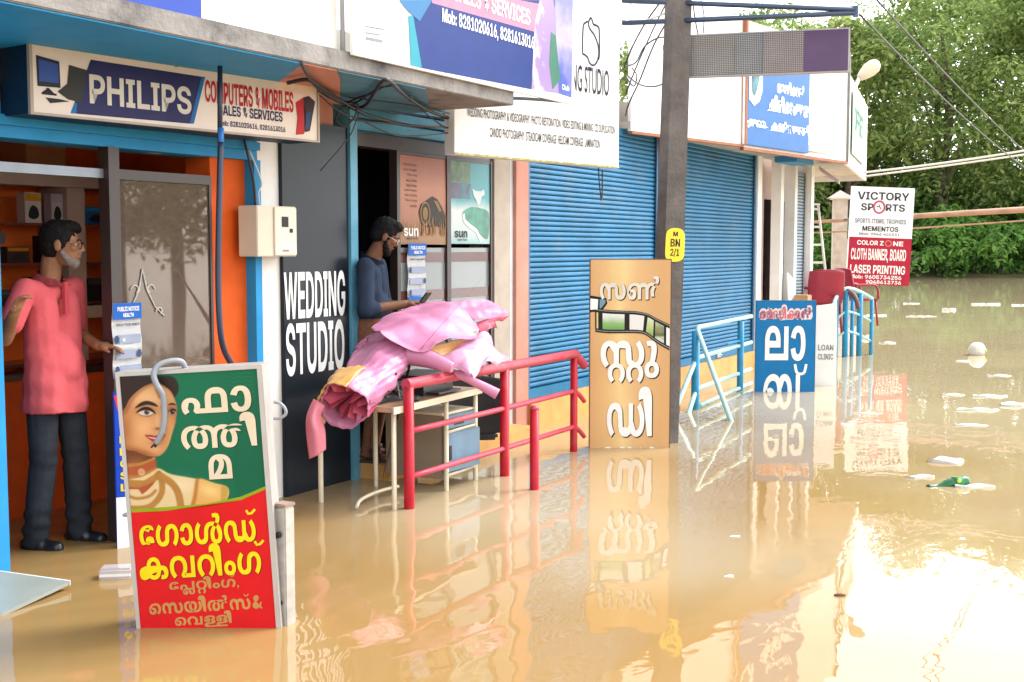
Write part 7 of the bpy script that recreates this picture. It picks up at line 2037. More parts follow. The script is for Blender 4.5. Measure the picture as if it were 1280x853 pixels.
patch([[(5.981, -0.662, 0.648), (6.002, -0.697, 0.653)], [(5.959, -0.672, 0.596), (5.961, -0.714, 0.604)], [(5.969, -0.658, 0.543), (5.964, -0.687, 0.561)]], 4, 4, 0.003).build("hanging_flap", pk, t)
wire([(5.937, -0.682, 0.025), (6.029, -0.638, 0.044), (6.181, -0.600, 0.048), (6.345, -0.583, 0.049), (6.480, -0.616, 0.055)], 0.012, "hose", creamtube, "curved cream hose end lying at the water under the desk", "hose")

# red pipe railing
redm = mat("red_paint", (0.42, 0.006, 0.02), 0.4, spec=0.3, var=0.12, scale=8, stain=(0.30, 0.10, 0.10), stain_amt=0.4, stain_scale=5)
pinkish = mat("red_paint_highlight", (0.50, 0.045, 0.085), 0.4, var=0.2, scale=8, spec=0.35, stain=(0.22, 0.09, 0.07), stain_amt=0.7, stain_scale=7)  # pink highlights of the rails put into a lighter red
t = thing("railing", "red painted pipe railing standing in the flood in front of the desk", "railing", (6.16, -0.92, 0))


def rr(x, y, z):
    return (x - 6.16, y + 0.92, z)


for x, y, r_ in ((6.16, -0.925, 0.034), (7.40, -0.90, 0.034), (8.58, -0.86, 0.03)):
    MB().tube([rr(x, y, -0.6), rr(x, y, 0.775)], r_, 12).build("post", redm, t)
mb = MB().tube(catmull([rr(6.13, -0.925, 0.79), rr(6.3, -0.925, 0.79), rr(7.4, -0.90, 0.79), rr(8.5, -0.865, 0.79), rr(8.58, -0.86, 0.785), rr(8.66, -0.87, 0.74), rr(8.73, -0.88, 0.68)], 5), 0.036, 12)
mb.build("top_rail", pinkish, t)
for z in (0.49, 0.20):
    MB().tube(catmull([rr(6.17, -0.925, z), rr(7.4, -0.90, z), rr(8.5, -0.865, z), rr(8.58, -0.86, z), rr(8.66, -0.87, z - 0.04), rr(8.73, -0.88, z - 0.10)], 4), 0.019, 10).build("mid_rail", pinkish, t)
t = thing("stub_post", "short red pipe post in the water in front of the red railing", "post", (7.076, -1.323, 0.000))
MB().tube([(0, 0, -0.6), (0, 0, 0.55)], 0.032, 12).build("pipe", redm, t)
MB().lathe([(0.033, 0.55), (0.033, 0.56), (0.02, 0.575), (0.001, 0.58)], 12).build("cap", pinkish, t)

# pale blue ramp railing
brm = mat("railing_blue", (0.02, 0.23, 0.42), 0.45, var=0.15, scale=8, spec=0.25, stain=(0.14, 0.12, 0.10), stain_amt=0.5, stain_scale=6)
brl = mat("railing_pale", (0.34, 0.58, 0.58), 0.45, var=0.15, scale=8, stain=(0.2, 0.18, 0.14), stain_amt=0.5, stain_scale=6)
t = thing("railing", "pale blue pipe ramp railing sloping into the water below the right blue shutter", "railing", (11.45, -0.79, 0))


def rb_(p):
    return tuple(Vector(p) - Vector((11.45, -0.79, 0)))


MB().tube([rb_((11.45, -0.79, -0.6)), rb_((11.45, -0.79, 0.80))], 0.042, 12).build("post", brm, t)
MB().tube([rb_((13.2, -0.66, -0.6)), rb_((13.2, -0.66, 0.80))], 0.038, 12).build("post", brm, t)
for (s, z, e) in (((11.518, -0.790, 0.820), 0.83, (10.95, -1.29, 0.13)), ((11.596, -0.790, 0.495), 0.52, (10.898, -0.773, 0.000)), ((11.607, -0.790, 0.180), 0.20, (11.192, -0.824, 0.000))):
    s = Vector((11.47, -0.79, z))
    e = Vector(e)
    e2 = e + (e - s) * 0.5
    MB().tube([rb_(e2), rb_(e), rb_(s + (e - s) * 0.04), rb_(s + Vector((0.05, 0.004, 0.004))), rb_((13.75, -0.60, z + 0.0))], 0.024, 10).build("rail", brl, t)
MB().tube([rb_((11.55, -0.80, 0.028)), rb_((13.75, -0.61, 0.035))], 0.022, 10).build("rail", brl, t)
MB().tube([rb_((12.6, -0.71, 0.58)), rb_((13.2, -0.66, 0.58))], 0.012, 8).build("hinge_pin", brm, t)

# far blue ramp railing
t = thing("railing", "far blue railing with close diagonal pipes curving round the porch end", "railing", (18.0, -0.5, 0))
o_ = Vector((18.0, -0.5, 0))
pts = [Vector(p) for p in ((17.35, -0.62, 0.80), (17.98, -0.50, 0.92), (18.12, -0.60, 1.03), (18.40, -0.72, 0.98), (18.7, -0.85, 0.86))]
MB().tube(catmull([p - o_ for p in pts], 6), 0.03, 8).build("top_rail", brl, t)
MB().tube(catmull([p - o_ + Vector((0, 0, -0.35)) for p in pts[1:]], 6), 0.02, 8).build("mid_rail", brl, t)
MB().tube(catmull([p - o_ + Vector((0, 0, -0.65)) for p in pts[1:]], 6), 0.02, 8).build("mid_rail", brl, t)
for p, k in ((pts[1], 0.03), (Vector((18.12, -0.6, 1.0)), 0.045), (Vector((18.28, -0.66, 0.98)), 0.03), (Vector((18.45, -0.73, 0.96)), 0.045), (Vector((18.7, -0.85, 0.85)), 0.03)):
    MB().tube([(p.x - 18.0, p.y + 0.5, -0.6), (p.x - 18.0, p.y + 0.5, p.z)], k, 8).build("post", brm, t)
wire([(18.123, -0.615, 1.006), (18.110, -0.703, 0.948), (18.082, -0.771, 0.843), (18.087, -0.796, 0.736)], 0.035, "hose", mat("hose_brown", (0.12, 0.07, 0.07), 0.6), "dark brown hose draped over the far blue railing", "hose")

# maroon chairs on the porch
mar = mat("maroon_plastic", (0.30, 0.012, 0.035), 0.35, var=0.1)


def chair(loc, rz, label):
    t = thing("chair", label, "chair", loc, (0, 0, rz), "maroon chairs on the porch")
    ctr = [[(-0.25, 0.05, 0.92), (-0.12, 0.10, 0.945), (0.12, 0.10, 0.945), (0.25, 0.05, 0.92)], [(-0.26, 0.0, 0.68), (-0.12, 0.06, 0.68), (0.12, 0.06, 0.68), (0.26, 0.0, 0.68)], [(-0.24, -0.04, 0.45), (-0.12, 0.0, 0.44), (0.12, 0.0, 0.44), (0.24, -0.04, 0.45)]]
    patch(ctr, 5, 5, 0.025).build("backrest", mar, t)
    MB().box(-0.24, 0.24, -0.47, 0.0, 0.41, 0.45, bev=0.012).build("seat", mar, t)
    for sx in (-1, 1):
        MB().tube(catmull([(sx * 0.25, -0.02, 0.66), (sx * 0.27, -0.2, 0.67), (sx * 0.27, -0.40, 0.65), (sx * 0.26, -0.45, 0.45)], 4), 0.02, 8).build("armrest", mar, t)
        for sy in (-0.42, -0.03):
            MB().tube([(sx * 0.22, sy, 0.42), (sx * 0.25, sy - (0.03 if sy < -0.2 else -0.03), 0.0)], 0.018, 8).build("leg", mar, t)
    return t


chair((17.913, -0.348, 0.372), R(118), "maroon chair on the porch with its back to the street, nearest the railing")
chair((19.776, -0.170, 0.370), R(45), "maroon chair turned sideways behind the first one on the porch")
t = thing("ladder", "white metal step ladder leaning at the far end of the shop row", "ladder", (19.490, 0.240, 1.093), (0, 0, R(-58)))
for s, x0, x1 in ((0, -0.16, -0.10), (1, 0.02, 0.20)):
    MB().tube([(x1, 0, -0.2), (x0 + 0.02, 0.1, 1.24)], 0.02, 6).build("stile", white, t)
MB().tube([(-0.36, 0.02, -0.2), (-0.17, 0.1, 1.24)], 0.02, 6).build("stile", white, t)
for k in range(5):
    z = 0.0 + 0.29 * k
    f = (z + 0.2) / 1.44
    MB().box(-0.36 + 0.19 * f, 0.20 - 0.16 * f, 0.0 + 0.09 * f, 0.03 + 0.09 * f, z, z + 0.035).build("rung", white, t)
MB().box(-0.19, 0.06, 0.06, 0.14, 1.24, 1.27).build("top_cap", white, t)
t = thing("plastic_bags", "white plastic bags and a box piled on the porch beside the maroon chair", "bags", (16.775, -0.347, 0.578))
blob([('e', (0, 0, 0.12), (0.16, 0.14, 0.13)), ('e', (0.14, -0.05, 0.1), (0.13, 0.12, 0.10)), ('c', (0.02, 0, 0.2), 0.05, (0.04, 0, 0.33), 0.02)], 0.015, 2, "bag", mat("bag_white", (0.72, 0.70, 0.78), 0.4, var=0.15, bump=0.6, bscale=18), t)
MB().box(-0.16, 0.06, -0.1, 0.1, 0.245, 0.40, bev=0.01).build("box", mat("carton", (0.40, 0.22, 0.10), 0.8), t)
MB().hexa([(-0.28, 0.1, 0.0), (-0.1, 0.1, 0.0), (-0.1, 0.12, 0.0), (-0.28, 0.12, 0.0), (-0.28, 0.15, 0.72), (-0.02, 0.15, 0.62), (-0.02, 0.17, 0.62), (-0.28, 0.17, 0.72)]).build("sheet", white, t)

# ================================================================== POLES AND STREET FURNITURE
t = thing("utility_pole", "square weathered concrete utility pole with a yellow number patch behind the studio board", "utility pole", (9.363, -1.312, 0.000), (R(0), R(1.6), R(-38)))
pm_ = mat("pole_concrete", (0.11, 0.098, 0.093), 0.85, var=0.3, scale=6, bump=0.4, bscale=35, stain=(0.17, 0.15, 0.14), stain_amt=0.5, stain_scale=3)
mb = MB()
mb.hexa([(-0.10, -0.085, -0.7), (0.10, -0.085, -0.7), (0.10, 0.085, -0.7), (-0.10, 0.085, -0.7), (-0.075, -0.065, 6.5), (0.075, -0.065, 6.5), (0.075, 0.065, 6.5), (-0.075, 0.065, 6.5)])
mb.build("shaft", pm_, t)
pt_ = MB()
yel = mat("yellow_patch", (0.80, 0.62, 0.02), 0.5, var=0.15, scale=12)
pp = MB().poly(sm2([(-0.082, 1.55), (0.0, 1.525), (0.08, 1.555), (0.09, 1.66), (0.08, 1.775), (0.0, 1.805), (-0.08, 1.775), (-0.091, 1.66)], 4), -0.0865).build("number_patch", yel, t)
text(pp, "M", (-0.022, 1.735, 0.022, 1.775), K_, y=-0.0885)
text(pp, "BN", (-0.045, 1.65, 0.045, 1.715), K_, y=-0.0885)
text(pp, "2/1", (-0.045, 1.565, 0.040, 1.635), K_, y=-0.0885)
mb = MB().tube([(0.085, 0.0, -0.5), (0.078, 0.0, 4.0)], 0.014, 6).build("edge_conduit", mat("grey_conduit2", (0.33, 0.31, 0.30), 0.5), t)

t = thing("utility_pole", "thin grey pole behind the white studio signboard and its cable bundle", "utility pole", (11.6, 0.40, 3.05))
MB().tube([(0, 0, -0.01), (0.05, 0.02, 3.6)], 0.035, 10).build("shaft", mat("grey_pole", (0.33, 0.35, 0.37), 0.6), t)
MB().box(-0.08, 0.08, -0.08, 0.08, -0.01, 0.03).build("base_plate", conc, t)

t = thing("pipe_bracket", "pair of dark blue steel pipes meeting at a point above the LED board", "bracket", (9.543, -2.807, 3.470))
T0 = Vector((9.543, -2.807, 3.470))
bpm = mat("bracket_blue", (0.05, 0.075, 0.13), 0.35, metal=0.4)
MB().tube([(0, 0, 0.01), Vector((9.392, -0.892, 3.714)) - T0], 0.021, 10).build("pipe", bpm, t)
MB().tube([(0, 0, -0.015), Vector((9.380, -0.899, 3.526)) - T0], 0.021, 10).build("pipe", bpm, t)
MB().box(-0.015, 0.015, -0.02, 0.02, -0.045, 0.04).build("end_plate", bpm, t)

t = thing("street_lamp", "small street lamp with a pale bulb on the far corner of the white fascia", "street lamp", (18.583, -0.542, 4.035))
T0 = Vector((18.583, -0.542, 4.035))
a, b, c = (Vector(p) - T0 for p in ((18.583, -0.542, 4.035), (18.631, -0.598, 4.205), (18.785, -0.832, 4.434)))
MB().tube(catmull([a, a.lerp(b, 0.6), b], 4), 0.03, 8).build("arm", white, t)
d = (c - b)
prof = [(0.05, 0.0), (0.085, 0.08), (0.115, 0.2), (0.11, 0.30), (0.07, d.length), (0.01, d.length + 0.03)]
m_ = MB().lathe(prof, 14)
M = Matrix.Translation(b) @ d.to_track_quat('Z', 'Y').to_matrix().to_4x4()
m_.bm.transform(M)
m_.build("lamp_head", mat("lamp_cream", (0.62, 0.55, 0.42), 0.4), t)

t = thing("gate_post", "pale stone gate post with a pointed cap standing in the water by the far trees", "post", (26.296, 1.648, 0.909), (0, 0, R(20)))
MB().box(-0.15, 0.15, -0.15, 0.15, -1.6, 1.78).build("shaft", mat("stone_pale", (0.45, 0.38, 0.33), 0.8, var=0.2, stain=(0.25, 0.2, 0.17), stain_amt=0.6), t)
MB().prism([(-0.19, 1.781), (0.19, 1.781), (0.2, 1.80), (-0.2, 1.80)], 'Y', -0.19, 0.19).build("neck", white, t)
mb = MB()
b4 = [(-0.27, -0.27, 1.801), (0.27, -0.27, 1.801), (0.27, 0.27, 1.801), (-0.27, 0.27, 1.801)]
vs = [mb.bm.verts.new(p) for p in b4]
ap = mb.bm.verts.new((0, 0, 1.98))
mb.bm.faces.new(vs[::-1])
for k in range(4):
    mb.bm.faces.new((vs[k], vs[(k + 1) % 4], ap))
mb.build("cap", mat("stone_cap", (0.42, 0.33, 0.30), 0.8), t)
t = thing("gate_post", "shorter pale post partly hidden behind the sports sign", "post", (28.680, 2.117, 0.844), (0, 0, R(20)))
MB().box(-0.13, 0.13, -0.13, 0.13, -1.6, 0.95).build("shaft", mat("stone_pale", (0.45, 0.38, 0.33), 0.8), t)
MB().box(-0.16, 0.16, -0.16, 0.16, 0.951, 1.0).build("cap", mat("stone_cap", (0.42, 0.33, 0.30), 0.8), t)
t = thing("barrier_pole", "long rusty brown horizontal barrier pole crossing behind the sports sign", "barrier", (24.487, 1.774, 2.163))
T0 = Vector((24.487, 1.774, 2.163))
e1 = Vector((27.378, -4.022, 2.541)) - T0
MB().tube([(0, 0, 0), e1 * 0.25, e1], [0.03, 0.05, 0.075], 8).build("pole", mat("barrier_rust", (0.36, 0.20, 0.13), 0.7, var=0.25, scale=4), t)
MB().tube([(0.05, 0, -0.22), e1 * 0.3 + Vector((0, 0, -0.25)), e1 + Vector((0, 0, -0.2))], 0.018, 6).build("tie_rod", mat("barrier_rust", (0.36, 0.20, 0.13), 0.7), t)
MB().box(e1.x - 0.12, e1.x + 0.12, e1.y - 0.12, e1.y + 0.12, -3.4, 0.2).build("support", conc, t)

# ================================================================== SHOP FITTINGS
t = thing("meter_box", "cream electricity meter box on the white pier beside the black panel", "meter box", (5.649, -0.160, 1.586))
MB().box(0.0, 0.37, 0.0, 0.155, 0.0, 0.315, bev=0.005).build("case", mat("meter_cream", (0.62, 0.55, 0.44), 0.45, var=0.06), t)
dr_ = MB().box(0.15, 0.36, -0.012, -0.001, 0.008, 0.307, bev=0.004).build("door", mat("meter_door", (0.70, 0.64, 0.52), 0.4, var=0.05), t)
MB().box(0.215, 0.275, -0.016, -0.0125, 0.185, 0.25).build("window", K_, dr_)
MB().box(0.29, 0.315, -0.018, -0.0125, 0.15, 0.175).build("lock", K_, dr_)
MB().box(0.22, 0.28, -0.014, -0.0125, 0.03, 0.042).build("plate", GREY, dr_)
MB().tube(catmull([(0.10, 0.1, 0.318), (0.09, 0.1, 0.45), (0.04, 0.1, 0.62), (0.02, 0.12, 0.75)], 4), 0.008, 6).build("cable", cablem, t)
MB().tube(catmull([(0.14, 0.1, 0.318), (0.13, 0.1, 0.40), (0.16, 0.1, 0.47), (0.05, 0.1, 0.66)], 4), 0.005, 6).build("cable", mat("cable_white", (0.6, 0.6, 0.6), 0.5), t)

t = thing("downpipe", "black vertical cable pipe in front of the electronics shop sign and door", "pipe", (4.944, -0.546, 2.711))
T0 = Vector((4.944, -0.546, 2.711))
MB().tube([(0, 0, 0.02), Vector((4.910, -0.565, 2.210)) - T0], 0.014, 10).build("upper_pipe", pipe_dk, t)
MB().tube([Vector((4.917, -0.566, 2.288)) - T0, Vector((4.911, -0.570, 2.193)) - T0], 0.0165, 10).build("coupling", mat("tape_blue", (0.02, 0.16, 0.5), 0.5), t)
MB().tube(catmull([Vector(p) - T0 for p in ((4.912, -0.569, 2.210), (4.884, -0.575, 1.856), (4.870, -0.572, 1.467), (4.880, -0.569, 1.205), (4.920, -0.557, 1.083), (5.009, -0.525, 0.994))], 5), 0.017, 10).build("lower_pipe", pipe_dk, t)
MB().tube([(-0.06, -0.02, 0.03), (0.06, 0.02, 0.03)], 0.018, 8).build("clamp", pipe_dk, t)

t = thing("flood_lamp", "small round brass lamp hanging under the left end of the shop sign", "lamp", (4.208, 0.063, 2.258))
l_ = MB().lathe([(0.012, 0.05), (0.03, 0.045), (0.055, 0.0), (0.056, -0.008), (0.045, -0.006), (0.0, 0.0)], 18)
l_.bm.transform(Euler((R(62), 0, R(-30))).to_matrix().to_4x4())
l_.build("shade", mat("brass", (0.42, 0.30, 0.16), 0.3, metal=0.6), t)
MB().ell((0.0, -0.012, -0.008), (0.026, 0.026, 0.026), 12).build("bulb", mat("bulb_glass", (0.75, 0.70, 0.58), 0.15), t)
MB().tube([(0.0, 0.03, 0.03), (-0.02, 0.05, 0.09)], 0.008, 6).build("stem", K_, t)
t = thing("alarm_box", "small cream box fixed above the glass door", "box", (5.043, 0.100, 2.189))
MB().box(0, 0.10, 0.0, 0.05, 0, 0.05, bev=0.004).build("case", creamtube, t)
MB().disc((0.03, 0.025), 0.012, 0.012, -0.002, 12).build("lens", K_, t)

# shelves and stock inside the electronics shop
shm = mat("shelf_cream", (0.52, 0.40, 0.33), 0.55, var=0.08)
t = thing("shelf_unit", "cream framed wall shelf full of boxed electronics inside the orange shop", "shelves", (4.35, 1.16, 0.0))
for x0, x1, z0, z1, nm in ((0.0, 1.75, 2.03, 2.13, "cornice"), (0.98, 1.12, 0.9, 2.028, "divider"), (-0.05, -0.001, 0.9, 2.13, "divider"), (1.751, 1.80, 0.9, 2.13, "divider")):
    MB().box(x0, x1, 0.0, 0.28, z0, z1).build(nm, shm, t)
for z in (0.9, 1.27, 1.53, 1.78):
    MB().box(0.0, 0.979, 0.01, 0.28, z, z + 0.015).build("shelf", mat("shelf_glass", (0.16, 0.05, 0.04), 0.2), t)
    MB().box(1.121, 1.75, 0.01, 0.28, z, z + 0.015).build("shelf", mat("shelf_glass", (0.16, 0.05, 0.04), 0.2), t)
MB().box(0.0, 1.75, -0.03, 0.28, 1.18, 1.26).build("counter_rail", shm, t)
MB().box(1.125, 1.30, 0.2, 0.279, 1.28, 2.02).build("side_panel", shm, t)


def carton(x, z, w, h, d, col, col2, label):
    b = thing("carton", label, "box", (4.35 + x, 1.20, z), (0, 0, R(random.uniform(-6, 6))), "boxes on the shop shelves")
    MB().box(0, w, 0, d, 0, h, bev=0.002).build("box", ink("ct%d%d" % (int(x * 100), int(z * 100)), col), b)
    MB().box(0.006, w - 0.006, -0.002, -0.0006, h * 0.72, h - 0.006).build("printed_band", ink("cb%d%d" % (int(x * 100), int(z * 100)), col2), b)
    MB().poly(sm2([(w * 0.2, h * 0.2), (w * 0.5, h * 0.12), (w * 0.82, h * 0.22), (w * 0.75, h * 0.48), (w * 0.45, h * 0.58), (w * 0.25, h * 0.42)], 3), -0.002).build("printed_picture", ink("cp", S(45, 45, 50)), b)
    return b


carton(0.69, 1.797, 0.12, 0.19, 0.08, S(225, 215, 205), S(235, 165, 50), "white carton with an orange top band on the upper shelf")
carton(0.89, 1.797, 0.085, 0.19, 0.08, S(215, 205, 205), S(200, 190, 190), "plain white carton beside the shelf divider")
carton(1.14, 1.797, 0.26, 0.115, 0.10, S(35, 110, 170), S(60, 150, 200), "wide blue carton on the upper right shelf")
carton(1.16, 1.287, 0.20, 0.15, 0.10, S(38, 38, 42), S(70, 70, 75), "black carton with white print on the right shelf behind the man")
carton(0.80, 1.547, 0.10, 0.17, 0.08, S(40, 35, 40), S(110, 100, 100), "narrow black carton on the middle shelf")
carton(0.55, 1.547, 0.16, 0.10, 0.09, S(70, 55, 50), S(215, 140, 40), "brown carton with an orange end on the middle shelf")
carton(0.48, 1.287, 0.16, 0.09, 0.09, S(52, 52, 58), S(90, 90, 95), "dark grey carton on the lowest left shelf")
carton(0.72, 1.287, 0.15, 0.17, 0.09, S(35, 30, 34), S(60, 55, 60), "tall black carton on the lowest shelf beside the divider")
t = thing("loudspeaker", "rounded black speaker lying on top of the stock on the middle shelf", "speaker", (4.80, 1.24, 1.65))
MB().ell((0, 0, 0.05), (0.10, 0.07, 0.055), 16).build("body", bk, t)
MB().lathe([(0.04, -0.075), (0.043, -0.06), (0.02, -0.058)], 14, (0.03, 0, 0.05), 'Y').build("cone", mat("panel_dk_grey", (0.10, 0.10, 0.11), 0.3), t)
t = thing("carton", "large brown cardboard carton on top of the shelf cornice", "box", (5.06, 1.20, 2.135), (0, 0, R(3)))
MB().box(0, 0.32, 0, 0.25, 0, 0.30, bev=0.004).build("box", mat("cardboard", (0.42, 0.21, 0.10), 0.8, var=0.15), t)
MB().box(0, 0.32, -0.002, -0.0005, 0.14, 0.165).build("tape", mat("tape_tan", (0.5, 0.32, 0.18), 0.3), t)
t = thing("desk", "dark red shop counter behind the man in the pink shirt", "counter", (4.2, 1.0, 0))
MB().box(0.0, 1.6, 0.0, 0.15, -0.6, 0.84).build("front_panel", orange, t)
MB().box(-0.02, 1.62, -0.03, 0.16, 0.841, 0.875, bev=0.004).build("desk_top", darkframe, t)

# ================================================================== FLOATING THINGS
t = thing("board", "pale sheet of board floating half submerged by the blue pillar", "board", (3.70, -0.45, 0.02), (R(2.5), R(-3), 0))
MB().prism([(-0.55, 0.30), (0.08, 0.33), (0.155, -0.09), (-0.28, -0.17), (-0.55, -0.15)], 'Z', 0.0, 0.018).build("sheet", mat("board_pale", (0.26, 0.28, 0.25), 0.35, var=0.1, scale=4), t)
MB().prism([(0.075, 0.335), (0.162, -0.09), (0.156, -0.095), (0.069, 0.333)], 'Z', -0.004, 0.021).build("rim", white, t)
t = thing("container", "clear plastic container floating against the doorway by the list sign", "container", (4.13, -0.56, 0.0), (0, 0, R(-52)))
MB().box(-0.08, 0.08, -0.05, 0.05, -0.03, 0.055, bev=0.012).build("tub", mat("clear_tub", (0.62, 0.58, 0.60), 0.15, alpha=0.6), t)
MB().box(-0.075, 0.075, -0.054, -0.0505, 0.015, 0.027).build("label_strip", W_, t)
foam_m = mat("foam_white", (0.62, 0.61, 0.56), 0.7, var=0.25, scale=9, bump=0.4, bscale=60)
rn = random.Random(21)


def foam(x, y, L, w, h, label, name="foam_piece", m=None, rz=None):
    pts = []
    n = 9
    for k in range(n):
        a = 2 * math.pi * k / n
        q = rn.uniform(0.75, 1.15)
        pts.append((math.cos(a) * L / 2 * q, math.sin(a) * w * 0.45 * q * rn.uniform(0.6, 1.2)))
    h *= 0.6
    o = MB().prism(sm2(pts, 2), 'Z', -0.01, h).build(name, m or foam_m)
    bm = bmesh.new()
    bm.from_mesh(o.data)
    bmesh.ops.subdivide_edges(bm, edges=bm.edges, cuts=1)
    for v in bm.verts:
        if v.co.z > h * 0.6:
            v.co.z = h * (0.65 + 0.35 * math.sin(v.co.x * 31 + v.co.y * 23))
    bm.to_mesh(o.data)
    bm.free()
    o.location = (x, y, 0.0)
    o.rotation_euler = (0, 0, R(-60) if rz is None else rz)
    tag(o, label, "debris", "white litter floating on the flood")
    return o


o = MB().ell((0, 0, 0.075), (0.14, 0.13, 0.118), 18).build("foam_ball", foam_m)
for v in o.data.vertices:
    v.co *= 1 + 0.05 * math.sin(v.co.x * 40) * math.cos(v.co.z * 37)
o.location = (19.461, -2.274, 0.000)
tag(o, "round white foam ball floating upright on the far water", "ball")
MB().prism(sm2([(-0.05, 0.06), (0.05, 0.055), (0.06, 0.09), (-0.02, 0.10)], 2), 'Y', -0.137, -0.128).build("green_patch", ink("lime_patch", S(150, 190, 60)), o)
for (p, L, w, h, lb) in (
        ((33.155, 0.495, 0.000), 0.42, 0.35, 0.10, "thick white foam block floating far off in front of the green bank"),
        ((36.953, 0.158, 0.000), 0.75, 0.4, 0.08, "long white scrap furthest out in front of the green bank on the right"),
        ((36.408, 2.111, 0.000), 0.5, 0.2, 0.05, "thin white scrap floating below the sports sign"),
        ((36.938, -0.790, 0.000), 0.5, 0.3, 0.06, "white scrap at the right edge near the far bank"),
        ((29.531, 1.566, 0.000), 0.6, 0.25, 0.05, "flat white litter right beside the far blue railing"),
        ((29.709, 0.573, 0.000), 0.7, 0.2, 0.04, "thin white streak of litter left of the foam ball"),
        ((21.165, -0.565, 0.000), 0.34, 0.16, 0.04, "small pointed white scrap beside the torn white bag"),
        ((18.254, -2.261, 0.000), 0.22, 0.12, 0.03, "tiny white scrap just left below the foam ball"),
        ((16.429, -3.018, 0.000), 0.36, 0.14, 0.03, "slim white scrap right below the foam ball"),
        ((14.005, -2.846, 0.000), 0.28, 0.12, 0.03, "small white scrap between the foam ball and the green bottle"),
        ((14.059, -3.232, 0.000), 0.42, 0.16, 0.035, "white foam strip above the longest white strip"),
        ((12.825, -3.318, 0.000), 0.48, 0.18, 0.04, "longest white foam strip in the middle distance at right"),
        ((13.414, -3.599, 0.000), 0.42, 0.25, 0.05, "white foam slab cut by the right edge"),
        ((11.681, -3.420, 0.000), 0.30, 0.14, 0.02, "cluster of pale scraps above the green bottle"),
        ((12.022, -2.390, 0.000), 0.3, 0.07, 0.02, "thin white scrap left of the foam strips"),
        ((9.595, -3.560, 0.000), 0.32, 0.26, 0.045, "rounded white foam lump just above the green bottle"),
        ((8.831, -3.524, 0.000), 0.24, 0.12, 0.03, "white foam scrap left of the green bottle"),
        ((5.654, -3.212, -0.000), 0.05, 0.03, 0.012, "tiny white speck floating mid water below the blue lab sign"),
        ((6.468, -2.956, 0.000), 0.06, 0.03, 0.012, "small pale speck floating further up below the blue lab sign")):
    foam(p[0], p[1], L, w, h, lb)
t = foam(*(21.833, 0.104, 0.000)[:2], 0.5, 0.25, 0.12, "crumpled torn white bag floating beside the far blue railing", "plastic_bag")

# green bottle drifting on its side
t = thing("bottle", "dark green bottle with a yellow label floating on its side at right", "bottle", (8.634, -3.765, 0.000), (0, R(-6), R(-46)))
gb = mat("bottle_green", (0.005, 0.10, 0.035), 0.08, var=0.1)
MB().lathe([(0.012, -0.185), (0.021, -0.18), (0.021, -0.155), (0.016, -0.15), (0.017, -0.09), (0.03, -0.055), (0.042, -0.02), (0.043, 0.10), (0.038, 0.12), (0.02, 0.125)], 18, (0, 0, 0.012), 'X').build("glass", gb, t)
MB().lathe([(0.0225, -0.188), (0.0225, -0.165)], 14, (0, 0, 0.012), 'X').build("cap", mat("cap_green", (0.01, 0.06, 0.03), 0.4), t)
MB().lathe([(0.0436, 0.0), (0.0436, 0.075)], 18, (0, 0, 0.012), 'X').build("label_band", ink("bottle_label", S(40, 130, 70)), t)
MB().ell((0.035, -0.038, 0.035), (0.018, 0.008, 0.016), 10).build("label_badge", ink("badge", S(230, 210, 80)), t)
foam(*(8.663, -3.928, -0.000)[:2], 0.30, 0.10, 0.03, "white plastic scrap caught against the green bottle")
o = MB().ell((0, 0, 0.0), (0.03, 0.012, 0.008), 8).build("leaf", mat("dead_leaf", (0.12, 0.05, 0.02), 0.8))
o.location = (5.596, -3.781, 0.004)
o.rotation_euler = (0, 0, R(-60))
tag(o, "single small dark leaf floating in the pale reflection at lower right", "leaf")

# ================================================================== CABLES
def cab(pts, r, label, group="cables slung along the shop fronts", m=None):
    return wire([p for p in pts], r, "cable", m or cablem, label, "cable", group)


cab([(4.895, -1.145, 2.591), (5.381, -0.804, 2.593), (5.794, -0.576, 2.591), (6.136, -0.430, 2.575), (6.357, -0.421, 2.521), (6.679, -0.379, 2.501), (7.118, -0.340, 2.499), (7.577, -0.327, 2.539)], 0.011, "thick black cable running from the blue soffit past the studio pillar")
cab([(5.469, -0.573, 2.592), (5.424, -0.758, 2.592), (5.782, -0.556, 2.591), (6.228, -0.391, 2.561), (6.454, -0.381, 2.569), (5.766, -1.012, 2.592), (5.677, -1.138, 2.592), (6.224, -0.862, 2.592), (7.025, -0.505, 2.592), (7.496, -0.380, 2.588)], 0.012, "heavy cable bundle rising to a peak above the studio doorway")
cab([(5.841, -0.496, 2.592), (6.124, -0.408, 2.580), (6.349, -0.396, 2.584), (5.950, -0.848, 2.591), (5.837, -1.075, 2.592)], 0.006, "thin cable rising under the heavy bundle to the peak")
cab([(5.911, -0.439, 2.584), (6.131, -0.433, 2.499), (6.354, -0.423, 2.470), (6.699, -0.430, 2.404), (7.030, -0.400, 2.422), (7.489, -0.384, 2.482)], 0.005, "thin cable sagging lowest across the rolled studio shutter")
cab([(6.181, -0.466, 2.592), (6.406, -0.514, 2.593), (6.784, -0.569, 2.592), (7.268, -0.526, 2.592)], 0.005, "straight thin cable along the top slat of the studio shutter")
cab([(6.242, -0.419, 2.531), (6.574, -0.390, 2.555), (7.040, -0.394, 2.567), (7.495, -0.380, 2.582)], 0.006, "straight thin cable along the middle slat of the studio shutter")
cab([(6.237, -0.421, 2.459), (6.595, -0.440, 2.470), (7.062, -0.446, 2.489), (7.491, -0.383, 2.517)], 0.006, "straight thin cable along the lower slat of the studio shutter")
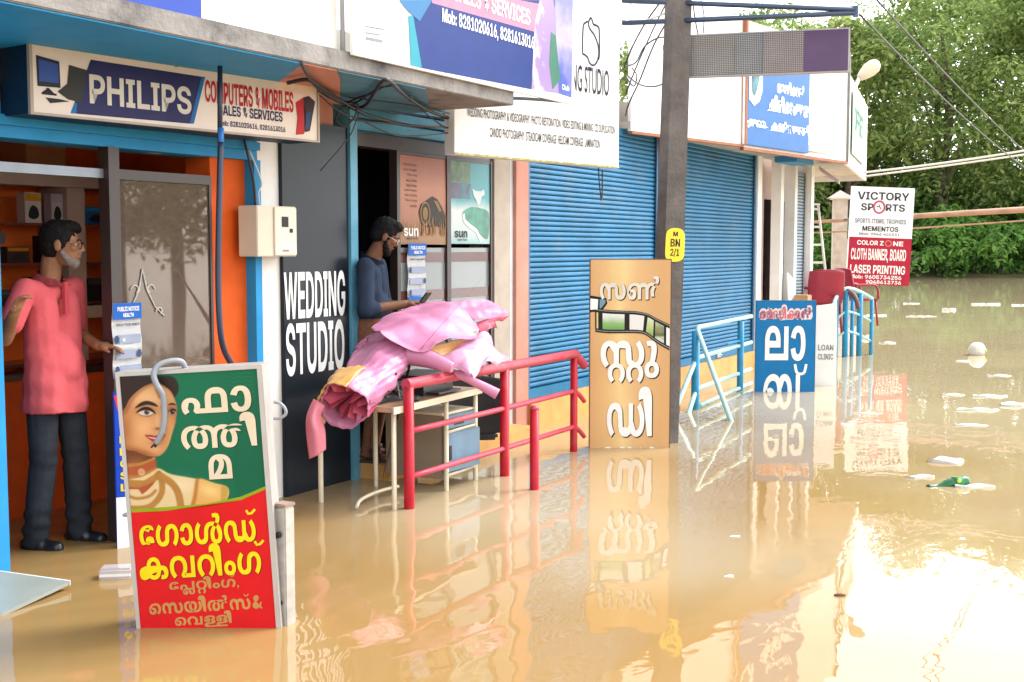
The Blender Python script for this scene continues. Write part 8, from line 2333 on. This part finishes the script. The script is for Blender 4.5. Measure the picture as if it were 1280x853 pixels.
cab([(6.315, -0.440, 2.567), (6.299, -0.425, 2.490), (6.224, -0.405, 2.418), (6.156, -0.382, 2.454), (6.221, -0.383, 2.536), (6.310, -0.431, 2.567)], 0.006, "coiled loop of cable hanging at the pale blue studio pillar")
cab([(6.314, -0.447, 2.516), (6.242, -0.442, 2.382), (6.165, -0.423, 2.291), (6.072, -0.380, 2.181), (6.043, -0.338, 2.125)], 0.004, "thin loose wire end trailing down over the black wall panel")
cab([(5.877, -0.479, 2.593), (6.065, -0.404, 2.583), (6.234, -0.399, 2.571), (6.212, -0.519, 2.592), (6.117, -0.676, 2.592), (5.859, -0.973, 2.592)], 0.007, "short cable climbing from the salmon wall to the peak")
cab([(6.307, -0.846, 2.592), (7.069, -0.442, 2.589), (7.378, -0.386, 2.525)], 0.005, "short thin cable dropping right of the peak")
cab([(4.547, -0.064, 2.652), (4.676, -0.193, 2.626), (4.786, -0.287, 2.616), (4.875, -0.436, 2.651), (4.937, -0.535, 2.703)], 0.008, "black cable sagging along the top edge of the cream shop sign")
t = thing("bracket", "thin dark steel bracket arms under the canopy edge right of the black pipe", "bracket", (4.888, -0.655, 2.678))
T0 = Vector((4.888, -0.655, 2.678))
MB().tube([(0, 0, 0), Vector((5.294, -0.951, 2.737)) - T0], 0.011, 6).build("arm", pipe_dk, t)
MB().tube([Vector((5.216, -0.823, 2.693)) - T0, Vector((5.524, -0.950, 2.743)) - T0], 0.011, 6).build("arm", pipe_dk, t)
# wires beside the poles and over the street
for k, (ps, r_, lb) in enumerate((
        ([(9.632, -1.298, 3.788), (9.683, -1.206, 3.660), (9.966, -0.893, 3.655), (10.428, -0.475, 3.747), (10.085, -0.269, 3.819), (9.984, -0.073, 3.943)], 0.009, "pale cable sagging from the concrete pole to the left at the top"),
        ([(9.696, -1.230, 3.647), (10.160, -0.858, 3.470), (10.447, -0.593, 3.203), (10.566, -0.428, 3.004), (10.543, -0.406, 2.890)], 0.008, "black cable falling from the concrete pole towards the thin grey pole"),
        ([(9.742, -1.093, 3.749), (10.130, -0.776, 3.650), (10.430, -0.517, 3.501), (10.566, -0.375, 3.345)], 0.008, "black cable just left of the concrete pole near the top"),
        ([(9.760, -1.129, 3.721), (10.157, -0.835, 3.578), (10.436, -0.557, 3.315), (10.557, -0.398, 3.095)], 0.007, "second black cable crossing towards the thin grey pole"),
        ([(9.588, -1.284, 3.385), (9.718, -1.099, 3.441), (9.929, -0.866, 3.415), (10.160, -0.679, 3.321), (10.482, -0.430, 3.345)], 0.007, "cable arching left from the middle of the concrete pole"),
        ([(9.530, -1.317, 3.176), (9.502, -1.287, 3.056), (9.766, -1.045, 3.036), (10.071, -0.760, 3.104), (10.387, -0.482, 3.248)], 0.007, "long drooping cable loop between the two poles"),
        ([(10.418, -0.524, 3.315), (10.342, -0.607, 3.226), (10.321, -0.586, 3.130), (10.383, -0.476, 3.233)], 0.006, "small cable coil at the thin grey pole"),
        ([(9.686, -1.406, 3.708), (9.686, -1.430, 3.553), (9.690, -1.458, 3.419)], 0.006, "frayed cable end hanging right of the concrete pole"),
        ([(9.721, -1.464, 3.721), (9.725, -1.493, 3.587), (9.712, -1.492, 3.439)], 0.005, "second frayed cable end hanging right of the concrete pole"))):
    cab(ps, r_, lb, "cables around the two poles", mat("cable_pale", (0.5, 0.5, 0.5), 0.5) if k == 0 else None)
wm_ = mat("wire_pale", (0.62, 0.60, 0.55), 0.5)
gw = "overhead wires across the street"
wire(sag((19.884, -0.374, 2.858), (22.141, -4.205, 3.558), 0.06), 0.020, "wire", wm_, "lower pale overhead wire running right from the fascia corner", "wire", gw, smooth=2)
wire(sag((20.186, -0.302, 2.811), (22.473, -4.195, 3.456), 0.02), 0.018, "wire", wm_, "upper pale overhead wire just beneath its twin at the fascia corner", "wire", gw, smooth=2)
wire(sag((9.651, -2.793, 3.477), (28.660, -2.569, 2.919), 0.2), 0.008, "wire", cablem, "dark wire falling right from the tip of the blue pipes across the trees", "wire", gw, smooth=2)
wire(sag((12.387, -2.208, 4.208), (33.348, -2.696, 2.836), 0.2), 0.010, "wire", cablem, "dark wire crossing the trees from the top edge", "wire", gw, smooth=2)

# ================================================================== TREES
def leafmat(name, dark, light, yellow):
    m = bpy.data.materials.new(name)
    m.use_nodes = True
    nt = m.node_tree
    b = nt.nodes["Principled BSDF"]
    at = nt.nodes.new("ShaderNodeAttribute")
    at.attribute_name = "tone"
    cr = nt.nodes.new("ShaderNodeValToRGB")
    e = cr.color_ramp.elements
    e[0].position, e[0].color = 0.0, (*dark, 1)
    e[1].position, e[1].color = 1.0, (*yellow, 1)
    q = e.new(0.6)
    q.color = (*light, 1)
    nt.links.new(at.outputs["Fac"], cr.inputs[0])
    nt.links.new(cr.outputs[0], b.inputs["Base Color"])
    b.inputs["Roughness"].default_value = 0.5
    tr = nt.nodes.new("ShaderNodeBsdfTranslucent")
    nt.links.new(cr.outputs[0], tr.inputs[0])
    mx = nt.nodes.new("ShaderNodeMixShader")
    mx.inputs[0].default_value = 0.55
    nt.links.new(b.outputs[0], mx.inputs[1])
    nt.links.new(tr.outputs[0], mx.inputs[2])
    nt.links.new(mx.outputs[0], nt.nodes["Material Output"].inputs[0])
    return m


LM = [leafmat("leaves_deep", (0.08, 0.14, 0.03), (0.27, 0.38, 0.11), (0.50, 0.55, 0.22)),
      leafmat("leaves_yellow", (0.09, 0.15, 0.03), (0.32, 0.42, 0.12), (0.55, 0.57, 0.25)),
      leafmat("leaves_fresh", (0.08, 0.18, 0.04), (0.20, 0.42, 0.085), (0.38, 0.56, 0.15))]
bark = mat("bark", (0.10, 0.075, 0.055), 0.9, var=0.3, scale=8, bump=0.6, bscale=14)


def crown_mesh(name, seed, R_, H_, z0, nclump, nleaf, size, m):
    rg = random.Random(seed)
    vv, ff, tone = [], [], []
    clumps = []
    for k in range(nclump):
        while True:
            p = Vector((rg.uniform(-1, 1), rg.uniform(-1, 1), rg.uniform(-1, 1)))
            if 0.35 < p.length < 1.0:
                break
        w = 1.0 - 0.35 * max(0, p.z) ** 2
        clumps.append((Vector((p.x * R_ * w, p.y * R_ * w, z0 + H_ * (p.z * 0.5 + 0.5))), rg.uniform(0.7, 1.35), rg.uniform(-0.18, 0.22)))
    cr = R_ * 0.30
    for c, s, tn in clumps:
        for _ in range(nleaf):
            d = Vector((rg.gauss(0, 1), rg.gauss(0, 1), rg.gauss(0, 1))).normalized()
            if d.z < -0.2 and rg.random() < 0.6:
                d.z = -d.z
            p = c + Vector((d.x, d.y, d.z * 0.75)) * cr * s * rg.uniform(0.55, 1.08) ** 0.6
            n = (d + Vector((rg.uniform(-.7, .7), rg.uniform(-.7, .7), rg.uniform(0.1, 1.1)))).normalized()
            a = n.cross(Vector((rg.uniform(-1, 1), rg.uniform(-1, 1), rg.uniform(-1, 1)))).normalized()
            b = n.cross(a)
            L = size * rg.uniform(0.65, 1.35)
            W = L * rg.uniform(0.34, 0.5)
            i = len(vv)
            vv += [p - a * L * 0.5, p + b * W * 0.5 + n * W * 0.18, p + a * L * 0.5 - n * L * 0.12, p - b * W * 0.5 + n * W * 0.18]
            ff += [(i, i + 1, i + 2), (i, i + 2, i + 3)]
            tt = min(1, max(0, rg.gauss(0.42, 0.2) + tn))
            tone += [tt] * 4
    me = bpy.data.meshes.new(name)
    me.from_pydata(vv, [], ff)
    at = me.attributes.new("tone", 'FLOAT', 'POINT')
    at.data.foreach_set("value", tone)
    me.materials.append(m)
    return me


def trunk_mesh(seed, H_, r):
    rg = random.Random(seed)
    mb = MB()
    pts = [Vector((0, 0, -0.5))]
    for k in range(1, 6):
        pts.append(Vector((rg.uniform(-.25, .25) * k * 0.4, rg.uniform(-.25, .25) * k * 0.4, H_ * k / 5)))
    mb.tube(catmull(pts, 3), [r * (1 - 0.8 * i / 15) for i in range(16)], 9)
    for k in range(7):
        z = H_ * rg.uniform(0.25, 0.85)
        a = rg.uniform(0, 6.28)
        p0 = Vector((0, 0, z))
        L = H_ * rg.uniform(0.2, 0.36)
        mb.tube(catmull([p0, p0 + Vector((math.cos(a) * L * 0.5, math.sin(a) * L * 0.5, L * 0.35)), p0 + Vector((math.cos(a) * L, math.sin(a) * L, L * 0.8))], 3), [r * 0.4 * (1 - 0.8 * i / 6) for i in range(7)], 6)
    bmesh.ops.recalc_face_normals(mb.bm, faces=list(mb.bm.faces))
    me = bpy.data.meshes.new("trunk")
    mb.bm.to_mesh(me)
    mb.bm.free()
    me.materials.append(bark)
    return me


CR = [crown_mesh("crown", 31, 4.6, 12.5, 2.0, 72, 120, 0.40, LM[0]),
      crown_mesh("crown", 32, 4.2, 12.0, 2.5, 46, 110, 0.50, LM[1]),
      crown_mesh("crown", 33, 5.0, 13.0, 2.2, 88, 130, 0.33, LM[0])]
TR = [trunk_mesh(41, 11.0, 0.32), trunk_mesh(42, 11.5, 0.26), trunk_mesh(43, 12.0, 0.36)]
BU = [crown_mesh("crown", 51, 2.3, 3.6, -0.1, 26, 130, 0.34, LM[2]), crown_mesh("crown", 52, 2.6, 3.0, -0.1, 26, 130, 0.36, LM[2])]
BT = trunk_mesh(44, 2.4, 0.10)


def tree(name, kind, me, tm, depth, side, s, rz, label, group, z=0.4, sz=None):
    p = site(depth, side, z)
    t = thing(name, label, "tree" if name == "tree" else "bush", p, (0, 0, rz), group)
    t.scale = (s, s, sz or s)
    for nm, m in (("crown", me), ("trunk", tm)):
        o = bpy.data.objects.new(nm, m)
        COL.objects.link(o)
        o.parent = t


rows_ = [(72, 9.0, 1, 1.0, "tree with a pale yellow crown rising just behind the LED board"),
         (71, 14.5, 0, 1.02, "broad tree on the far bank directly behind the corner of the white fascia"),
         (70, 19.5, 1, 1.0, "yellow green tree on the far bank behind the sports sign"),
         (70, 25.0, 2, 1.14, "tall dense tree on the far bank right of the sports sign"),
         (70, 31.0, 0, 1.2, "dense tree at the right edge of the far bank"),
         (71, 37.5, 1, 1.25, "tree on the far bank just outside the right edge"),
         (72, 44.0, 2, 1.3, "tree on the far bank well to the right"),
         (80, 3.0, 2, .8, "tree far behind the white fascia left of the LED board"),
         (81, 11.0, 0, 1.08, "dark tree in the back row behind the LED board tip"),
         (80, 17.0, 2, 1.10, "tall tree in the back row behind the lamp"),
         (80, 22.5, 0, 1.15, "tall tree in the back row between the two brightest crowns"),
         (81, 28.5, 2, 1.25, "tallest tree in the back row at the upper right"),
         (82, 35.0, 0, 1.4, "tall tree in the back row beyond the right edge")]
for k, (d, s, q, sc, lb) in enumerate(rows_):
    tree("tree", q, CR[q], TR[q], d, s, sc, k * 1.3, lb, "trees on the far bank", 0.6)
bush_ = [(67.5, 12.5, 0, .8, "bush at the foot of the far bank behind the ladder"), (67.2, 15.5, 1, .7, "low bush beside the pale gate post"),
         (67.8, 18.5, 0, .95, "bright bush behind the lower half of the sports sign"), (67.0, 21.5, 1, .95, "bright bush just right of the sports sign"),
         (67.3, 24.3, 0, 1.1, "large bright green bush overhanging the water at right"), (67.0, 27.2, 1, 1.05, "bright green bush near the right edge"),
         (67.3, 30.2, 0, 1.1, "bright bush at the right edge of the bank"), (67.6, 33.6, 1, 1.1, "bush on the bank just beyond the right edge"),
         (68, 37.5, 0, 1.2, "bush on the bank well beyond the right edge")]
for k, (d, s, q, sc, lb) in enumerate(bush_):
    tree("bush", q, BU[q], BT, d, s, sc, k * 2.1, lb, "bushes along the far bank", 0.15)
for k, (d, s) in enumerate(((74, 10), (75, 14), (74, 18), (75.5, 22), (74.5, 26), (75, 30), (74, 34), (75, 38.5))):
    tree("bush", k % 2, BU[k % 2], BT, d, s, 1.75, k * 1.9 + 0.4, ("round bush in the second row under the tree crowns by the white fascia corner", "second row bush in the gap beside the gate post", "second row bush showing between the sports sign and the fascia", "second row bush under the tall crowns right of the sports sign", "second row bush above the large bright bush", "second row bush under the dense tree at the right edge", "second row bush beyond the right edge", "second row bush furthest to the right")[k], "bushes behind the first row on the bank", 0.6)
# trees across the street, seen only mirrored in the shop glass and the water
for k, (x, y, q, sc) in enumerate(((22, -19, 0, .62), (31, -26, 2, .75), (14, -21, 1, .6))):
    t = thing("tree", ("roadside tree opposite the shops, mirrored in the door glass", "tall roadside tree opposite the far shops", "slim roadside tree opposite the near shops")[k], "tree", (x, y, -0.2), (0, 0, k * 1.7), "trees across the street")
    t.scale = (sc, sc, sc)
    for nm, m in (("crown", CR[q]), ("trunk", TR[q])):
        o = bpy.data.objects.new(nm, m)
        COL.objects.link(o)
        o.parent = t
